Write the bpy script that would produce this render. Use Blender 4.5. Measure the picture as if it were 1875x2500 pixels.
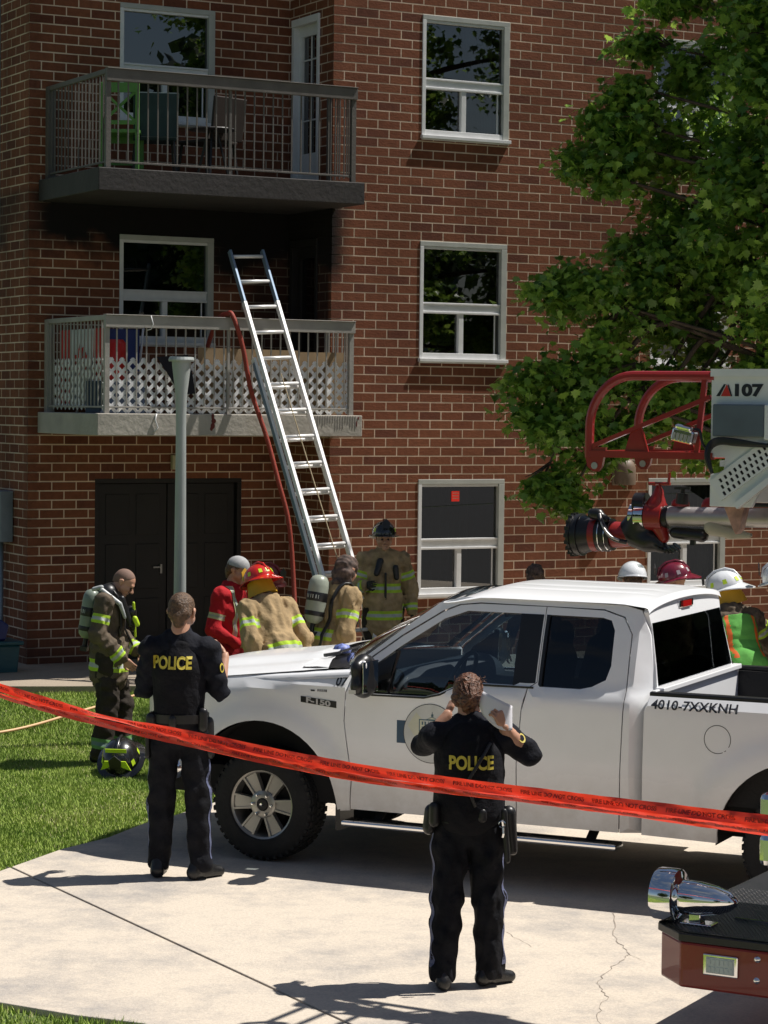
import bpy, math, random
import numpy as np
from mathutils import Vector, Matrix, geometry
from mathutils.bvhtree import BVHTree
R = math.radians
random.seed(7)
rng = np.random.default_rng(7)
scene = bpy.context.scene
for o in list(bpy.data.objects):
    bpy.data.objects.remove(o, do_unlink=True)
col = scene.collection

# ---------------------------------------------------------------- camera
cam_d = bpy.data.cameras.new('camera')
cam_d.sensor_fit = 'VERTICAL'; cam_d.sensor_height = 36.0; cam_d.sensor_width = 27.0
cam_d.lens = 84.96
cam_d.clip_start = 0.1; cam_d.clip_end = 3000
cam = bpy.data.objects.new('camera', cam_d); col.objects.link(cam)
cam.matrix_world = Matrix.Translation((0, 0, 3.1)) @ Matrix.Rotation(R(90 - 2.523), 4, 'X') @ Matrix.Rotation(0.011, 4, 'Z')
scene.camera = cam
# ---------------------------------------------------------------- sky and sun
SUN = Vector((0.56, 0.13, 1.0)).normalized()          # towards the sun
world = bpy.data.worlds.new('World'); scene.world = world; world.use_nodes = True
nt = world.node_tree; nt.nodes.clear()
out = nt.nodes.new('ShaderNodeOutputWorld'); bg = nt.nodes.new('ShaderNodeBackground')
sky = nt.nodes.new('ShaderNodeTexSky'); sky.sky_type = 'NISHITA'; sky.sun_disc = False
sky.sun_elevation = math.asin(SUN.z); sky.sun_rotation = math.atan2(SUN.x, SUN.y)
sky.air_density = 1.0; sky.dust_density = 0.8; sky.ozone_density = 1.0
tc = nt.nodes.new('ShaderNodeTexCoord'); no = nt.nodes.new('ShaderNodeTexNoise')
no.inputs['Scale'].default_value = 3.2; no.inputs['Detail'].default_value = 8; no.inputs['Roughness'].default_value = 0.62
mp = nt.nodes.new('ShaderNodeMapping'); mp.inputs['Scale'].default_value = (1, 1, 3.5)
rmp = nt.nodes.new('ShaderNodeValToRGB'); rmp.color_ramp.elements[0].position = 0.50; rmp.color_ramp.elements[1].position = 0.70
mx = nt.nodes.new('ShaderNodeMixRGB'); mx.inputs[2].default_value = (3.2, 3.3, 3.5, 1)
nt.links.new(tc.outputs['Generated'], mp.inputs[0]); nt.links.new(mp.outputs[0], no.inputs[0])
nt.links.new(no.outputs['Fac'], rmp.inputs[0]); nt.links.new(rmp.outputs[0], mx.inputs[0])
nt.links.new(sky.outputs[0], mx.inputs[1]); nt.links.new(mx.outputs[0], bg.inputs[0])
bg.inputs[1].default_value = 0.05
nt.links.new(bg.outputs[0], out.inputs[0])
sd = bpy.data.lights.new('sun', 'SUN'); sd.energy = 5.0; sd.angle = R(0.53); sd.color = (1.0, 0.955, 0.89)
sun = bpy.data.objects.new('sun', sd); col.objects.link(sun)
sun.rotation_euler = (-SUN).to_track_quat('-Z', 'Y').to_euler()
sun.location = (10, 5, 30)
scene.view_settings.view_transform = 'Standard'; scene.view_settings.look = 'None'
scene.view_settings.exposure = 0.28; scene.view_settings.gamma = 1.0
scene.view_settings.use_curve_mapping = False
scene.render.engine = 'CYCLES'
scene.render.resolution_x = 768; scene.render.resolution_y = 1024
scene.cycles.max_bounces = 8; scene.cycles.transparent_max_bounces = 24

# ================================================================ helpers
def linrgb(c):
    if isinstance(c, str):
        v = [int(c[i:i + 2], 16) / 255 for i in (0, 2, 4)]
        return tuple(((x + 0.055) / 1.055) ** 2.4 if x > 0.04045 else x / 12.92 for x in v)
    return tuple(c)
def N(nt, t, **k):
    n = nt.nodes.new('ShaderNode' + t)
    for a, b in k.items(): setattr(n, a, b)
    return n
def mat(name, c, rough=.6, metal=0., var=.12, scale=6., bump=0., bscale=40., coat=0., spec=.5, detail=4, tint=None, emit=None):
    m = bpy.data.materials.new(name); m.use_nodes = True
    nt = m.node_tree; b = nt.nodes['Principled BSDF']; L = nt.links.new
    c = linrgb(c)
    tc = N(nt, 'TexCoord'); n = N(nt, 'TexNoise'); n.inputs['Scale'].default_value = scale; n.inputs['Detail'].default_value = detail
    L(tc.outputs['Object'], n.inputs['Vector'])
    r = N(nt, 'ValToRGB'); e = r.color_ramp.elements
    t2 = linrgb(tint) if tint else tuple(x * (1 + var) for x in c)
    e[0].position = .3; e[1].position = .7
    e[0].color = (*[x * (1 - var) for x in c], 1); e[1].color = (*[min(1, x) for x in t2], 1)
    L(n.outputs['Fac'], r.inputs[0]); L(r.outputs[0], b.inputs['Base Color'])
    b.inputs['Roughness'].default_value = rough; b.inputs['Metallic'].default_value = metal
    b.inputs['Specular IOR Level'].default_value = spec
    if coat: b.inputs['Coat Weight'].default_value = coat; b.inputs['Coat Roughness'].default_value = .03
    if bump:
        n2 = N(nt, 'TexNoise'); n2.inputs['Scale'].default_value = bscale; n2.inputs['Detail'].default_value = 5
        L(tc.outputs['Object'], n2.inputs['Vector'])
        bp = N(nt, 'Bump'); bp.inputs['Strength'].default_value = bump; bp.inputs['Distance'].default_value = .02
        L(n2.outputs['Fac'], bp.inputs['Height']); L(bp.outputs[0], b.inputs['Normal'])
    return m
def glass(name, tint=(.35, .4, .42), refl=1.0, rough=.0, k=(1.6, .03)):
    """window pane: clear tinted sheet with fresnel mirror"""
    m = bpy.data.materials.new(name); m.use_nodes = True
    nt = m.node_tree; nt.nodes.clear(); L = nt.links.new
    o = N(nt, 'OutputMaterial'); t = N(nt, 'BsdfTransparent'); g = N(nt, 'BsdfGlossy'); x = N(nt, 'MixShader'); f = N(nt, 'Fresnel')
    t.inputs[0].default_value = (*tint, 1); g.inputs['Roughness'].default_value = rough
    g.inputs[0].default_value = (refl, refl, refl, 1)
    f.inputs[0].default_value = 1.5
    mu = N(nt, 'Math', operation='MULTIPLY_ADD'); mu.inputs[1].default_value = k[0]; mu.inputs[2].default_value = k[1]; mu.use_clamp = True
    L(f.outputs[0], mu.inputs[0]); L(mu.outputs[0], x.inputs[0])
    L(t.outputs[0], x.inputs[1]); L(g.outputs[0], x.inputs[2]); L(x.outputs[0], o.inputs[0])
    return m

class MB:
    """collects faces, builds ONE mesh object"""
    def __init__(s): s.v = []; s.f = []; s.m = []
    def add(s, vs, fs, mi=0, M=None):
        k = len(s.v)
        if M is not None: vs = [M @ Vector(v) for v in vs]
        s.v += [tuple(v) for v in vs]; s.f += [tuple(i + k for i in f) for f in fs]; s.m += [mi] * len(fs)
        return s
    def box(s, x0, x1, y0, y1, z0, z1, mi=0, M=None):
        vs = [(x0, y0, z0), (x1, y0, z0), (x1, y1, z0), (x0, y1, z0), (x0, y0, z1), (x1, y0, z1), (x1, y1, z1), (x0, y1, z1)]
        return s.add(vs, [(0, 3, 2, 1), (4, 5, 6, 7), (0, 1, 5, 4), (1, 2, 6, 5), (2, 3, 7, 6), (3, 0, 4, 7)], mi, M)
    def bar(s, a, b, w, h=None, mi=0, up=(0, 0, 1)):
        a = Vector(a); b = Vector(b); h = h or w; d = (b - a).normalized(); up = Vector(up)
        if abs(d.dot(up)) > .98: up = Vector((0, 1, 0))
        x = d.cross(up).normalized(); y = x.cross(d)
        vs = []
        for p in (a, b):
            for i, j in ((-1, -1), (1, -1), (1, 1), (-1, 1)): vs.append(p + x * i * w / 2 + y * j * h / 2)
        return s.add(vs, [(0, 3, 2, 1), (4, 5, 6, 7), (0, 1, 5, 4), (1, 2, 6, 5), (2, 3, 7, 6), (3, 0, 4, 7)], mi)
    def tube(s, pts, r, n=8, mi=0, caps=True, closed=False, flat=1.0):
        pts = [Vector(p) for p in pts]; rs = r if isinstance(r, (list, tuple)) else [r] * len(pts)
        k = len(s.v); prev = None; m = len(pts)
        for i, p in enumerate(pts):
            if closed: d = (pts[(i + 1) % m] - pts[i - 1]).normalized()
            else: d = (pts[min(i + 1, m - 1)] - pts[max(i - 1, 0)]).normalized()
            if prev is None:
                u = Vector((0, 0, 1)) if abs(d.z) < .9 else Vector((0, 1, 0)); x = d.cross(u).normalized()
            else: x = (prev - d * prev.dot(d)).normalized()
            y = d.cross(x); prev = x
            for j in range(n):
                a = 2 * math.pi * j / n; s.v.append(tuple(p + x * math.cos(a) * rs[i] + y * math.sin(a) * rs[i] * flat))
        for i in range(m if closed else m - 1):
            for j in range(n):
                a = k + i * n + j; b = k + i * n + (j + 1) % n; i2 = (i + 1) % m
                s.f.append((a, b, k + i2 * n + (j + 1) % n, k + i2 * n + j)); s.m.append(mi)
        if caps and not closed:
            s.f.append(tuple(k + j for j in range(n))[::-1]); s.f.append(tuple(k + (m - 1) * n + j for j in range(n))); s.m += [mi, mi]
        return s
    def lathe(s, prof, n=24, M=None, mi=0, sx=1, sy=1):
        vs = []; fs = []
        for r, z in prof:
            for j in range(n):
                a = 2 * math.pi * j / n; vs.append((r * math.cos(a) * sx, r * math.sin(a) * sy, z))
        for i in range(len(prof) - 1):
            for j in range(n): fs.append((i * n + j, i * n + (j + 1) % n, (i + 1) * n + (j + 1) % n, (i + 1) * n + j))
        return s.add(vs, fs, mi, M)
    def prism(s, poly, y0, y1, M=None, mi=0):
        """poly in x,z extruded along y"""
        n = len(poly)
        vs = [(x, y0, z) for x, z in poly] + [(x, y1, z) for x, z in poly]
        fs = [tuple(range(n)), tuple(range(n, 2 * n))[::-1]] + [(i, i + n, (i + 1) % n + n, (i + 1) % n) for i in range(n)]
        return s.add(vs, fs, mi, M)
    def grid(s, fn, us, vs_, mi=0):
        P = [fn(u, v) for u in us for v in vs_]; m = len(vs_)
        F = [(i * m + j, i * m + j + 1, (i + 1) * m + j + 1, (i + 1) * m + j) for i in range(len(us) - 1) for j in range(m - 1)]
        return s.add(P, F, mi)
    def build(s, name, mats, parent=None, smooth=False, bevel=0, M=None, fix=True, auto=None):
        me = bpy.data.meshes.new(name); me.from_pydata(s.v, [], s.f)
        for m in (mats if isinstance(mats, (list, tuple)) else [mats]): me.materials.append(m)
        if len(s.m): me.polygons.foreach_set('material_index', s.m)
        if fix:
            import bmesh
            bm = bmesh.new(); bm.from_mesh(me); bmesh.ops.recalc_face_normals(bm, faces=bm.faces); bm.to_mesh(me); bm.free()
        if smooth: me.polygons.foreach_set('use_smooth', [True] * len(me.polygons))
        me.update()
        o = link(bpy.data.objects.new(name, me), parent, M)
        if auto is not None: me.set_sharp_from_angle(angle=R(auto))
        if bevel:
            b = o.modifiers.new('bevel', 'BEVEL'); b.width = bevel; b.segments = 2; b.limit_method = 'ANGLE'; b.angle_limit = R(35)
        return o
def link(o, parent=None, M=None):
    col.objects.link(o)
    if parent is not None: o.parent = parent
    if M is not None: o.matrix_local = M
    return o
def tag(o, label=None, cat=None, group=None, kind=None):
    if label: o['label'] = label
    if cat: o['category'] = cat
    if group: o['group'] = group
    if kind: o['kind'] = kind
    return o
def empty(name, M, label, cat, group=None, parent=None):
    o = bpy.data.objects.new(name, None); o.empty_display_size = .2; link(o, parent, M)
    return tag(o, label, cat, group)
def T(x=0, y=0, z=0): return Matrix.Translation((x, y, z))
def RZ(a): return Matrix.Rotation(R(a), 4, 'Z')
def RX(a): return Matrix.Rotation(R(a), 4, 'X')
def RY(a): return Matrix.Rotation(R(a), 4, 'Y')
def copy_tree(o, parent=None):
    c = o.copy(); col.objects.link(c); c.parent = parent
    for ch in o.children: copy_tree(ch, c)
    return c
def text_mesh(txt, size, bold=0.0, sx=1.0, shear=0.0, cx=True, dens=0):
    """flat lettering: vertices in the xy plane and faces; centred"""
    cu = bpy.data.curves.new('t', 'FONT'); cu.body = txt; cu.size = size; cu.offset = bold; cu.shear = shear; cu.resolution_u = 4
    cu.fill_mode = 'FRONT'
    o = bpy.data.objects.new('t', cu); col.objects.link(o)
    dg = bpy.context.evaluated_depsgraph_get(); me = o.evaluated_get(dg).to_mesh()
    V_ = [(v.co.x * sx, v.co.y) for v in me.vertices]; F_ = [tuple(p.vertices) for p in me.polygons]
    o.evaluated_get(dg).to_mesh_clear(); bpy.data.objects.remove(o); bpy.data.curves.remove(cu)
    if cx and V_:
        mx_ = (min(v[0] for v in V_) + max(v[0] for v in V_)) / 2; my = (min(v[1] for v in V_) + max(v[1] for v in V_)) / 2
        V_ = [(a - mx_, b - my) for a, b in V_]
    return V_, F_
def inpoly(px, pz, poly):
    px = np.asarray(px); pz = np.asarray(pz); ins = np.zeros(px.shape, bool); n = len(poly)
    for i in range(n):
        x1, z1 = poly[i]; x2, z2 = poly[(i + 1) % n]
        if z1 == z2: continue
        c = ((z1 > pz) != (z2 > pz)) & (px < (x2 - x1) * (pz - z1) / (z2 - z1) + x1)
        ins ^= c
    return ins
def panel(mb, outer, holes, fn, step=.06, thick=.004, inward=(0, 1, 0), mi=0):
    """sheet metal: polygon with holes in (x,z), surface y=fn(x,z); thick edge returns"""
    loops = [outer] + holes; vs = []; es = []
    def dens(l):
        r = []
        for i in range(len(l)):
            a = l[i]; b = l[(i + 1) % len(l)]; d = math.dist(a, b); k = max(1, int(d / step))
            r += [(a[0] + (b[0] - a[0]) * j / k, a[1] + (b[1] - a[1]) * j / k) for j in range(k)]
        return r
    rings = []
    for l in loops:
        d = dens(l); k = len(vs); vs += d; es += [(k + i, k + (i + 1) % len(d)) for i in range(len(d))]; rings.append(list(range(k, k + len(d))))
    xs = [p[0] for p in outer]; zs = [p[1] for p in outer]; pts = []
    bx = np.array(vs)
    for x in np.arange(min(xs) + step * .5, max(xs), step):
        for z in np.arange(min(zs) + step * .5, max(zs), step * .6):
            if inpoly(np.array([x]), np.array([z]), outer)[0] and not any(inpoly(np.array([x]), np.array([z]), h)[0] for h in holes):
                if np.min(np.hypot(bx[:, 0] - x, bx[:, 1] - z)) > step * .35: pts.append((x, z))
    res = geometry.delaunay_2d_cdt([Vector(p) for p in vs + pts], es, [], 0, 1e-6)
    V_ = [(p.x, p.y) for p in res[0]]; F_ = []
    C_ = np.array([[sum(V_[i][0] for i in f) / len(f), sum(V_[i][1] for i in f) / len(f)] for f in res[2]])
    keep = inpoly(C_[:, 0], C_[:, 1], outer)
    for h in holes: keep &= ~inpoly(C_[:, 0], C_[:, 1], h)
    F_ = [tuple(f) for f, k in zip(res[2], keep) if k]
    P = [(x, fn(x, z), z) for x, z in V_]; k = len(mb.v)
    mb.add(P, F_, mi)
    inv = Vector(inward)
    for ring in rings:     # returned edges
        a = [Vector((vs[i][0], fn(*vs[i]), vs[i][1])) for i in ring]; b = [p + inv * .02 for p in a]; n = len(a)
        mb.add(a + b, [(i, (i + 1) % n, (i + 1) % n + n, i + n) for i in range(n)], mi)
    return mb

# ---------------------------------------------------------------- implicit surfaces for bodies and cloth
def nets(F, o, h):
    ins = F < 0; nx, ny, nz = F.shape
    c = ins[:-1, :-1, :-1].astype(np.int8)
    tot = np.zeros((nx - 1, ny - 1, nz - 1), np.int8)
    for i in (0, 1):
        for j in (0, 1):
            for k in (0, 1): tot += ins[i:nx - 1 + i, j:ny - 1 + j, k:nz - 1 + k]
    mask = (tot > 0) & (tot < 8); idx = -np.ones(mask.shape, np.int64); I = np.argwhere(mask); idx[mask] = np.arange(len(I))
    acc = np.zeros((len(I), 3)); cnt = np.zeros(len(I))
    for ax in range(3):
        for a in (0, 1):
            for b in (0, 1):
                off = [0, 0, 0]; oth = [q for q in range(3) if q != ax]; off[oth[0]] = a; off[oth[1]] = b
                p0 = I + off; p1 = p0.copy(); p1[:, ax] += 1
                f0 = F[p0[:, 0], p0[:, 1], p0[:, 2]]; f1 = F[p1[:, 0], p1[:, 1], p1[:, 2]]
                s = (f0 < 0) != (f1 < 0); t = np.where(s, f0 / np.where(s, f0 - f1, 1), 0)
                q = p0.astype(float); q[:, ax] += t; acc[s] += q[s]; cnt[s] += 1
    V_ = acc / cnt[:, None] * h + o
    Fs = []
    for ax in range(3):
        u, v = [(1, 2), (2, 0), (0, 1)][ax]
        sl0 = [slice(1, -1)] * 3; sl0[ax] = slice(0, -1); sl1 = list(sl0); sl1[ax] = slice(1, None)
        A = ins[tuple(sl0)]; B = ins[tuple(sl1)]
        for inv in (0, 1):
            E = np.argwhere((A & ~B) if not inv else (~A & B))
            if not len(E): continue
            base = E + 1; base[:, ax] -= 1
            def g(du, dv):
                q = base.copy(); q[:, u] -= du; q[:, v] -= dv; return idx[q[:, 0], q[:, 1], q[:, 2]]
            quad = np.stack([g(1, 1), g(0, 1), g(0, 0), g(1, 0)], 1)
            if inv: quad = quad[:, ::-1]
            Fs.append(quad)
    Fs = np.concatenate(Fs); Fs = Fs[(Fs >= 0).all(1)]
    return V_, Fs
def smin(a, b, k):
    h = np.clip(.5 + .5 * (b - a) / k, 0, 1); return b * (1 - h) + a * h - k * h * (1 - h)
def cone_f(P, a, b, ra, rb, S=(1, 1, 1)):
    a = np.array(a, float); b = np.array(b, float); d = b - a; S = np.array(S, float)
    t = np.clip(((P - a) @ d) / max(d @ d, 1e-9), 0, 1)
    q = (P - a - t[..., None] * d) * S
    return np.sqrt((q * q).sum(-1)) - (ra + (rb - ra) * t)
def ell_f(P, c, r):
    q = (P - np.array(c, float)) / np.array(r, float); k = np.sqrt((q * q).sum(-1)); return (k - 1) * min(r)
def solid(prims, h, k=.02, disp=None, cut=None):
    """prims: ('c',a,b,ra,rb[,S]) or ('e',c,r) or ('-e',c,r)"""
    lo = np.array([1e9] * 3); hi = -lo
    for p in prims:
        if p[0] == 'c':
            for q, r in ((p[1], p[3]), (p[2], p[4])): lo = np.minimum(lo, np.array(q) - r); hi = np.maximum(hi, np.array(q) + r)
        elif p[0] == 'e': lo = np.minimum(lo, np.array(p[1]) - p[2]); hi = np.maximum(hi, np.array(p[1]) + p[2])
    lo -= 3 * h + .02; hi += 3 * h + .02
    n = np.ceil((hi - lo) / h).astype(int) + 1
    G = np.stack(np.meshgrid(*[lo[i] + np.arange(n[i]) * h for i in range(3)], indexing='ij'), -1)
    F = None
    for p in prims:
        if p[0] == 'c': f = cone_f(G, *p[1:])
        elif p[0] == 'e': f = ell_f(G, p[1], p[2])
        else:
            f = ell_f(G, p[1], p[2]); F = -smin(-F, f, k * .5); continue
        F = f if F is None else smin(F, f, k)
    if disp is not None: F = F + disp(G)
    if cut is not None:
        for a, nrm in cut: F = np.maximum(F, (G - np.array(a, float)) @ np.array(nrm, float))
    return nets(F, lo, h)
def add_np(mb, V_, F_, M=None, mi=0):
    if M is not None:
        A = np.array(M); V_ = V_ @ A[:3, :3].T + A[:3, 3]
    k = len(mb.v); mb.v += [tuple(v) for v in V_]; mb.f += [tuple(int(i) + k for i in f) for f in F_]; mb.m += [mi] * len(F_)
    return mb
def folds(amp, seed, wl=.11):
    r = np.random.default_rng(seed); K = [(r.normal(size=3), r.uniform(0, 6.28), wl * r.uniform(.6, 1.5)) for _ in range(6)]
    def f(G):
        s = 0; w = .5 * np.sin(G[..., 2] * 9 + r.uniform(0, 6)) + .6 * np.sin(G[..., 0] * 14 + 1.3 * np.sin(G[..., 2] * 11))
        for d, ph, l in K:
            d = d / np.linalg.norm(d); s = s + np.sin((G @ d) * 6.28 / l + ph + w * 1.6)
        return s * amp / 3
    return f
# ================================================================ materials of the place
def grass_mat():
    m = mat('grass', (.085, .16, .025), rough=.75, var=.35, scale=1.3, spec=.25, tint=None)
    nt = m.node_tree; L = nt.links.new; b = nt.nodes['Principled BSDF']
    a = N(nt, 'Attribute'); a.attribute_name = 'tone'
    r = N(nt, 'ValToRGB'); r.color_ramp.elements[0].color = (.19, .30, .05, 1); r.color_ramp.elements[1].color = (.60, .64, .20, 1)
    e = r.color_ramp.elements.new(.93); e.color = (.42, .52, .12, 1)
    r.color_ramp.elements[2].color = (.55, .50, .28, 1)
    L(a.outputs['Fac'], r.inputs[0]); L(r.outputs[0], b.inputs['Base Color'])
    return m
M_grass = grass_mat()
M_soil = mat('soil', (.05, .075, .022), rough=.95, var=.4, scale=5, bump=.5)
M_turf = mat('turf', (.09, .13, .035), rough=.95, var=.35, scale=.5, bump=.6, bscale=25)
def concrete_mat(name, base, stain, amt=.5):
    m = bpy.data.materials.new(name); m.use_nodes = True; nt = m.node_tree; L = nt.links.new; b = nt.nodes['Principled BSDF']
    tc = N(nt, 'TexCoord')
    def noise(s, d=5, ro=.6):
        n = N(nt, 'TexNoise'); n.inputs['Scale'].default_value = s; n.inputs['Detail'].default_value = d; n.inputs['Roughness'].default_value = ro
        L(tc.outputs['Object'], n.inputs[0]); return n
    def ramp(n, p0, p1, c0=(0, 0, 0, 1), c1=(1, 1, 1, 1)):
        r = N(nt, 'ValToRGB'); r.color_ramp.elements[0].position = p0; r.color_ramp.elements[1].position = p1
        r.color_ramp.elements[0].color = c0; r.color_ramp.elements[1].color = c1; L(n.outputs[0], r.inputs[0]); return r
    big = ramp(noise(.8, 8, .75), .47, .74); fine = ramp(noise(55, 3), .35, .75); med = ramp(noise(6, 6, .75), .5, .8)
    c = N(nt, 'MixRGB'); c.inputs[1].default_value = (*base, 1); c.inputs[2].default_value = (*stain, 1)
    mu = N(nt, 'Math', operation='MULTIPLY'); mu.inputs[1].default_value = amt; L(big.outputs[0], mu.inputs[0]); L(mu.outputs[0], c.inputs[0])
    c2 = N(nt, 'MixRGB', blend_type='MULTIPLY'); c2.inputs[0].default_value = .22; L(c.outputs[0], c2.inputs[1]); L(fine.outputs[0], c2.inputs[2])
    c3 = N(nt, 'MixRGB'); c3.inputs[2].default_value = (*[x * .62 for x in stain], 1); L(c2.outputs[0], c3.inputs[1])
    m2 = N(nt, 'Math', operation='MULTIPLY'); m2.inputs[1].default_value = .3 * amt; L(med.outputs[0], m2.inputs[0]); L(m2.outputs[0], c3.inputs[0])
    L(c3.outputs[0], b.inputs['Base Color']); b.inputs['Roughness'].default_value = .85
    bp = N(nt, 'Bump'); bp.inputs['Strength'].default_value = .35; bp.inputs['Distance'].default_value = .01
    L(noise(90, 4).outputs[0], bp.inputs['Height']); L(bp.outputs[0], b.inputs['Normal'])
    return m
M_conc = concrete_mat('driveway_concrete', (.66, .575, .47), (.28, .27, .27), 1.0)
M_path = concrete_mat('path_concrete', (.40, .33, .25), (.24, .2, .16), .8)
M_asph = concrete_mat('asphalt', (.06, .06, .062), (.04, .04, .04), .6)
M_dark = mat('dark_gap', (.02, .018, .016), rough=.9)

# ================================================================ ground
def gz(x, y):
    t = min(1, max(0, (y - 21.3) / 3.6)); return .27 * t * t * (3 - 2 * t)
mb = MB()
ys = [-60, -30, 0, 8, 12, 16, 18, 20, 21.3, 22, 22.6, 23.2, 23.8, 24.4, 24.9, 26, 30, 60, 400]
xs = [-400, -60, -20, -8, -5, -3, -1, 1, 4, 8, 20, 60, 400]
mb.grid(lambda x, y: (x, y, gz(x, y) - .035), xs, ys)
tag(mb.build('lawn', M_turf, smooth=True), kind='structure')
mb = MB(); mb.box(-2500, 2500, -2500, 2500, -1.2, -.6)
tag(mb.build('ground', M_turf), kind='structure')
mb = MB(); mb.box(-80, 80, -12, 1.5, -.12, -.02)
tag(mb.build('road', M_asph), kind='structure')
mb = MB(); mb.box(14.02, 70, 2, 26, -.1, -.004)  # unseen asphalt added to darken what the windows reflect
tag(mb.build('reflection_asphalt', M_asph), kind='structure')
EDGE = [(-30, 11.2), (-6, 13.9), (-3.3, 14.9), (-2.72, 15.42), (-2.51, 15.86), (-2.21, 16.67), (-1.95, 17.11), (-1.75, 17.72), (-1.54, 18.12), (-1.0, 19.4), (-.55, 20.6), (0.1, 21.4), (14, 21.4), (14, 2.0), (.9, 2.0), (-.1, 8.5), (-.35, 10.4), (-.72, 11.45), (-1.18, 11.97), (-1.54, 12.12), (-1.96, 12.36), (-3.4, 12.3), (-30, 9.2)]
def ccw(p): return p if sum(p[i - 1][0] * p[i][1] - p[i][0] * p[i - 1][1] for i in range(len(p))) > 0 else p[::-1]
def slab(name, poly, z0, z1, m, bev=.006, label=None):
    poly = ccw(poly); n = len(poly); mb = MB()
    mb.add([(x, y, z0) for x, y in poly] + [(x, y, z1) for x, y in poly], [tuple(range(n))[::-1], tuple(range(n, 2 * n))] + [(i, (i + 1) % n, (i + 1) % n + n, i + n) for i in range(n)])
    return tag(mb.build(name, m, bevel=bev), kind='structure')
def clip(poly, a, n):
    out = []
    for i in range(len(poly)):
        p, q = Vector(poly[i]), Vector(poly[(i + 1) % len(poly)]); dp = (p - a).dot(n); dq = (q - a).dot(n)
        if dp <= 0: out.append(tuple(p))
        if dp * dq < 0: out.append(tuple(p + (q - p) * dp / (dp - dq)))
    return out
ja = Vector((-2.45, 15.97)); jb = Vector((-.325, 12.31)); jn = Vector(((jb - ja).y, -(jb - ja).x)).normalized()
if jn.x < 0: jn = -jn
slab('driveway', clip(EDGE, ja - jn * .009, jn), -.1, 0, M_conc)
slab('driveway', clip(EDGE, ja + jn * .009, -jn), -.1, 0, M_conc)
# joint filled with dirt, a little lower
dj = (jb - ja).normalized(); mb = MB()
p0 = ja - dj * .1; p1 = jb + dj * 12
mb.add([(*(p0 - jn * .012), -.012), (*(p0 + jn * .012), -.012), (*(p1 + jn * .012), -.012), (*(p1 - jn * .012), -.012)], [(0, 1, 2, 3)])
tag(mb.build('driveway_joint', M_dark), kind='structure')
# hairline cracks, slightly sunken looking lines of dirt
mb = MB(); r = random.Random(3)
def crack(pts, w):
    P = []
    for i in range(len(pts) - 1):
        for k in range(7):
            t = k / 7; P.append(Vector((pts[i][0] * (1 - t) + pts[i + 1][0] * t + r.uniform(-.014, .014), pts[i][1] * (1 - t) + pts[i + 1][1] * t, .0022)))
    for i in range(len(P) - 1):
        ww = w * r.uniform(.3, 1.2); d = (P[i + 1] - P[i]).normalized(); s = Vector((-d.y, d.x, 0)) * ww / 2
        mb.add([P[i] - s, P[i] + s, P[i + 1] + s, P[i + 1] - s], [(0, 1, 2, 3)])
crack([(1.44, 14.72), (1.38, 14.0), (1.42, 13.6), (1.30, 13.3), (1.17, 12.9), (1.2, 12.6), (1.11, 12.2), (1.15, 11.6)], .006)
crack([(1.42, 13.6), (1.50, 13.4)], .003)
crack([(.3, 14.6), (.75, 14.15), (.9, 13.7)], .004)
o = mb.build('driveway_crack', mat('crack_dirt', (.27, .23, .19), rough=.9)); tag(o, kind='structure')
slab('path', [(-12, 23.2), (-12, 30), (6, 30), (6, 25.2), (.5, 24.7), (-.4, 24.35), (-3.3, 23.95)], .05, .275, M_path)
# clumps of grass blades
def blades(name, regions, label):
    Vs = []; T_ = []
    for (x0, x1, y0, y1, n, h) in regions:
        x = rng.uniform(x0, x1, n); y = rng.uniform(y0, y1, n)
        ins = inpoly(x, y, EDGE) | inpoly(x, y, [(-12, 23.25), (-12, 30), (6, 30), (6, 25.2), (.5, 24.7), (-.4, 24.4), (-3.3, 24.0)])
        edge = np.zeros(n, bool)
        x, y = x[~ins], y[~ins]; k = len(x)
        t = np.clip((y - 21.3) / 3.6, 0, 1); z = .27 * t * t * (3 - 2 * t) - .035
        a = rng.uniform(0, 6.28, k); hh = h * rng.uniform(.55, 1.25, k) * (1 + .35 * np.sin(x * 5.1 + 2 * np.sin(y * 3.3)) * np.sin(y * 4.3)); w = rng.uniform(.004, .008, k)
        lean = rng.uniform(.1, .75, k) * hh; la = rng.uniform(0, 6.28, k)
        P = np.empty((k, 3, 3)); cx, sx = np.cos(a) * w, np.sin(a) * w
        P[:, 0] = np.stack([x - cx, y - sx, z], 1); P[:, 1] = np.stack([x + cx, y + sx, z], 1)
        P[:, 2] = np.stack([x + np.cos(la) * lean, y + np.sin(la) * lean, z + hh], 1)
        Vs.append(P.reshape(-1, 3))
        tone = rng.uniform(0, 1, k) * .62 + .2 + .26 * np.sin(x * 2.3 + y * 1.7 + 1.5 * np.sin(y * 2.9)) * np.sin(x * 1.1 - y * .8)
        tone = np.where(rng.uniform(0, 1, k) < .05, .99, tone); T_.append(np.repeat(np.clip(tone, 0, 1), 3))
    V_ = np.concatenate(Vs); tt = np.concatenate(T_); k = len(V_) // 3
    me = bpy.data.meshes.new(name); me.vertices.add(len(V_)); me.vertices.foreach_set('co', V_.ravel())
    me.loops.add(3 * k); me.loops.foreach_set('vertex_index', np.arange(3 * k)); me.polygons.add(k)
    me.polygons.foreach_set('loop_start', np.arange(k) * 3); me.polygons.foreach_set('loop_total', np.full(k, 3))
    me.update(); me.materials.append(M_grass)
    at = me.attributes.new('tone', 'FLOAT', 'POINT'); at.data.foreach_set('value', tt)
    o = link(bpy.data.objects.new(name, me)); tag(o, label, 'grass', kind='stuff'); return o
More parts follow.
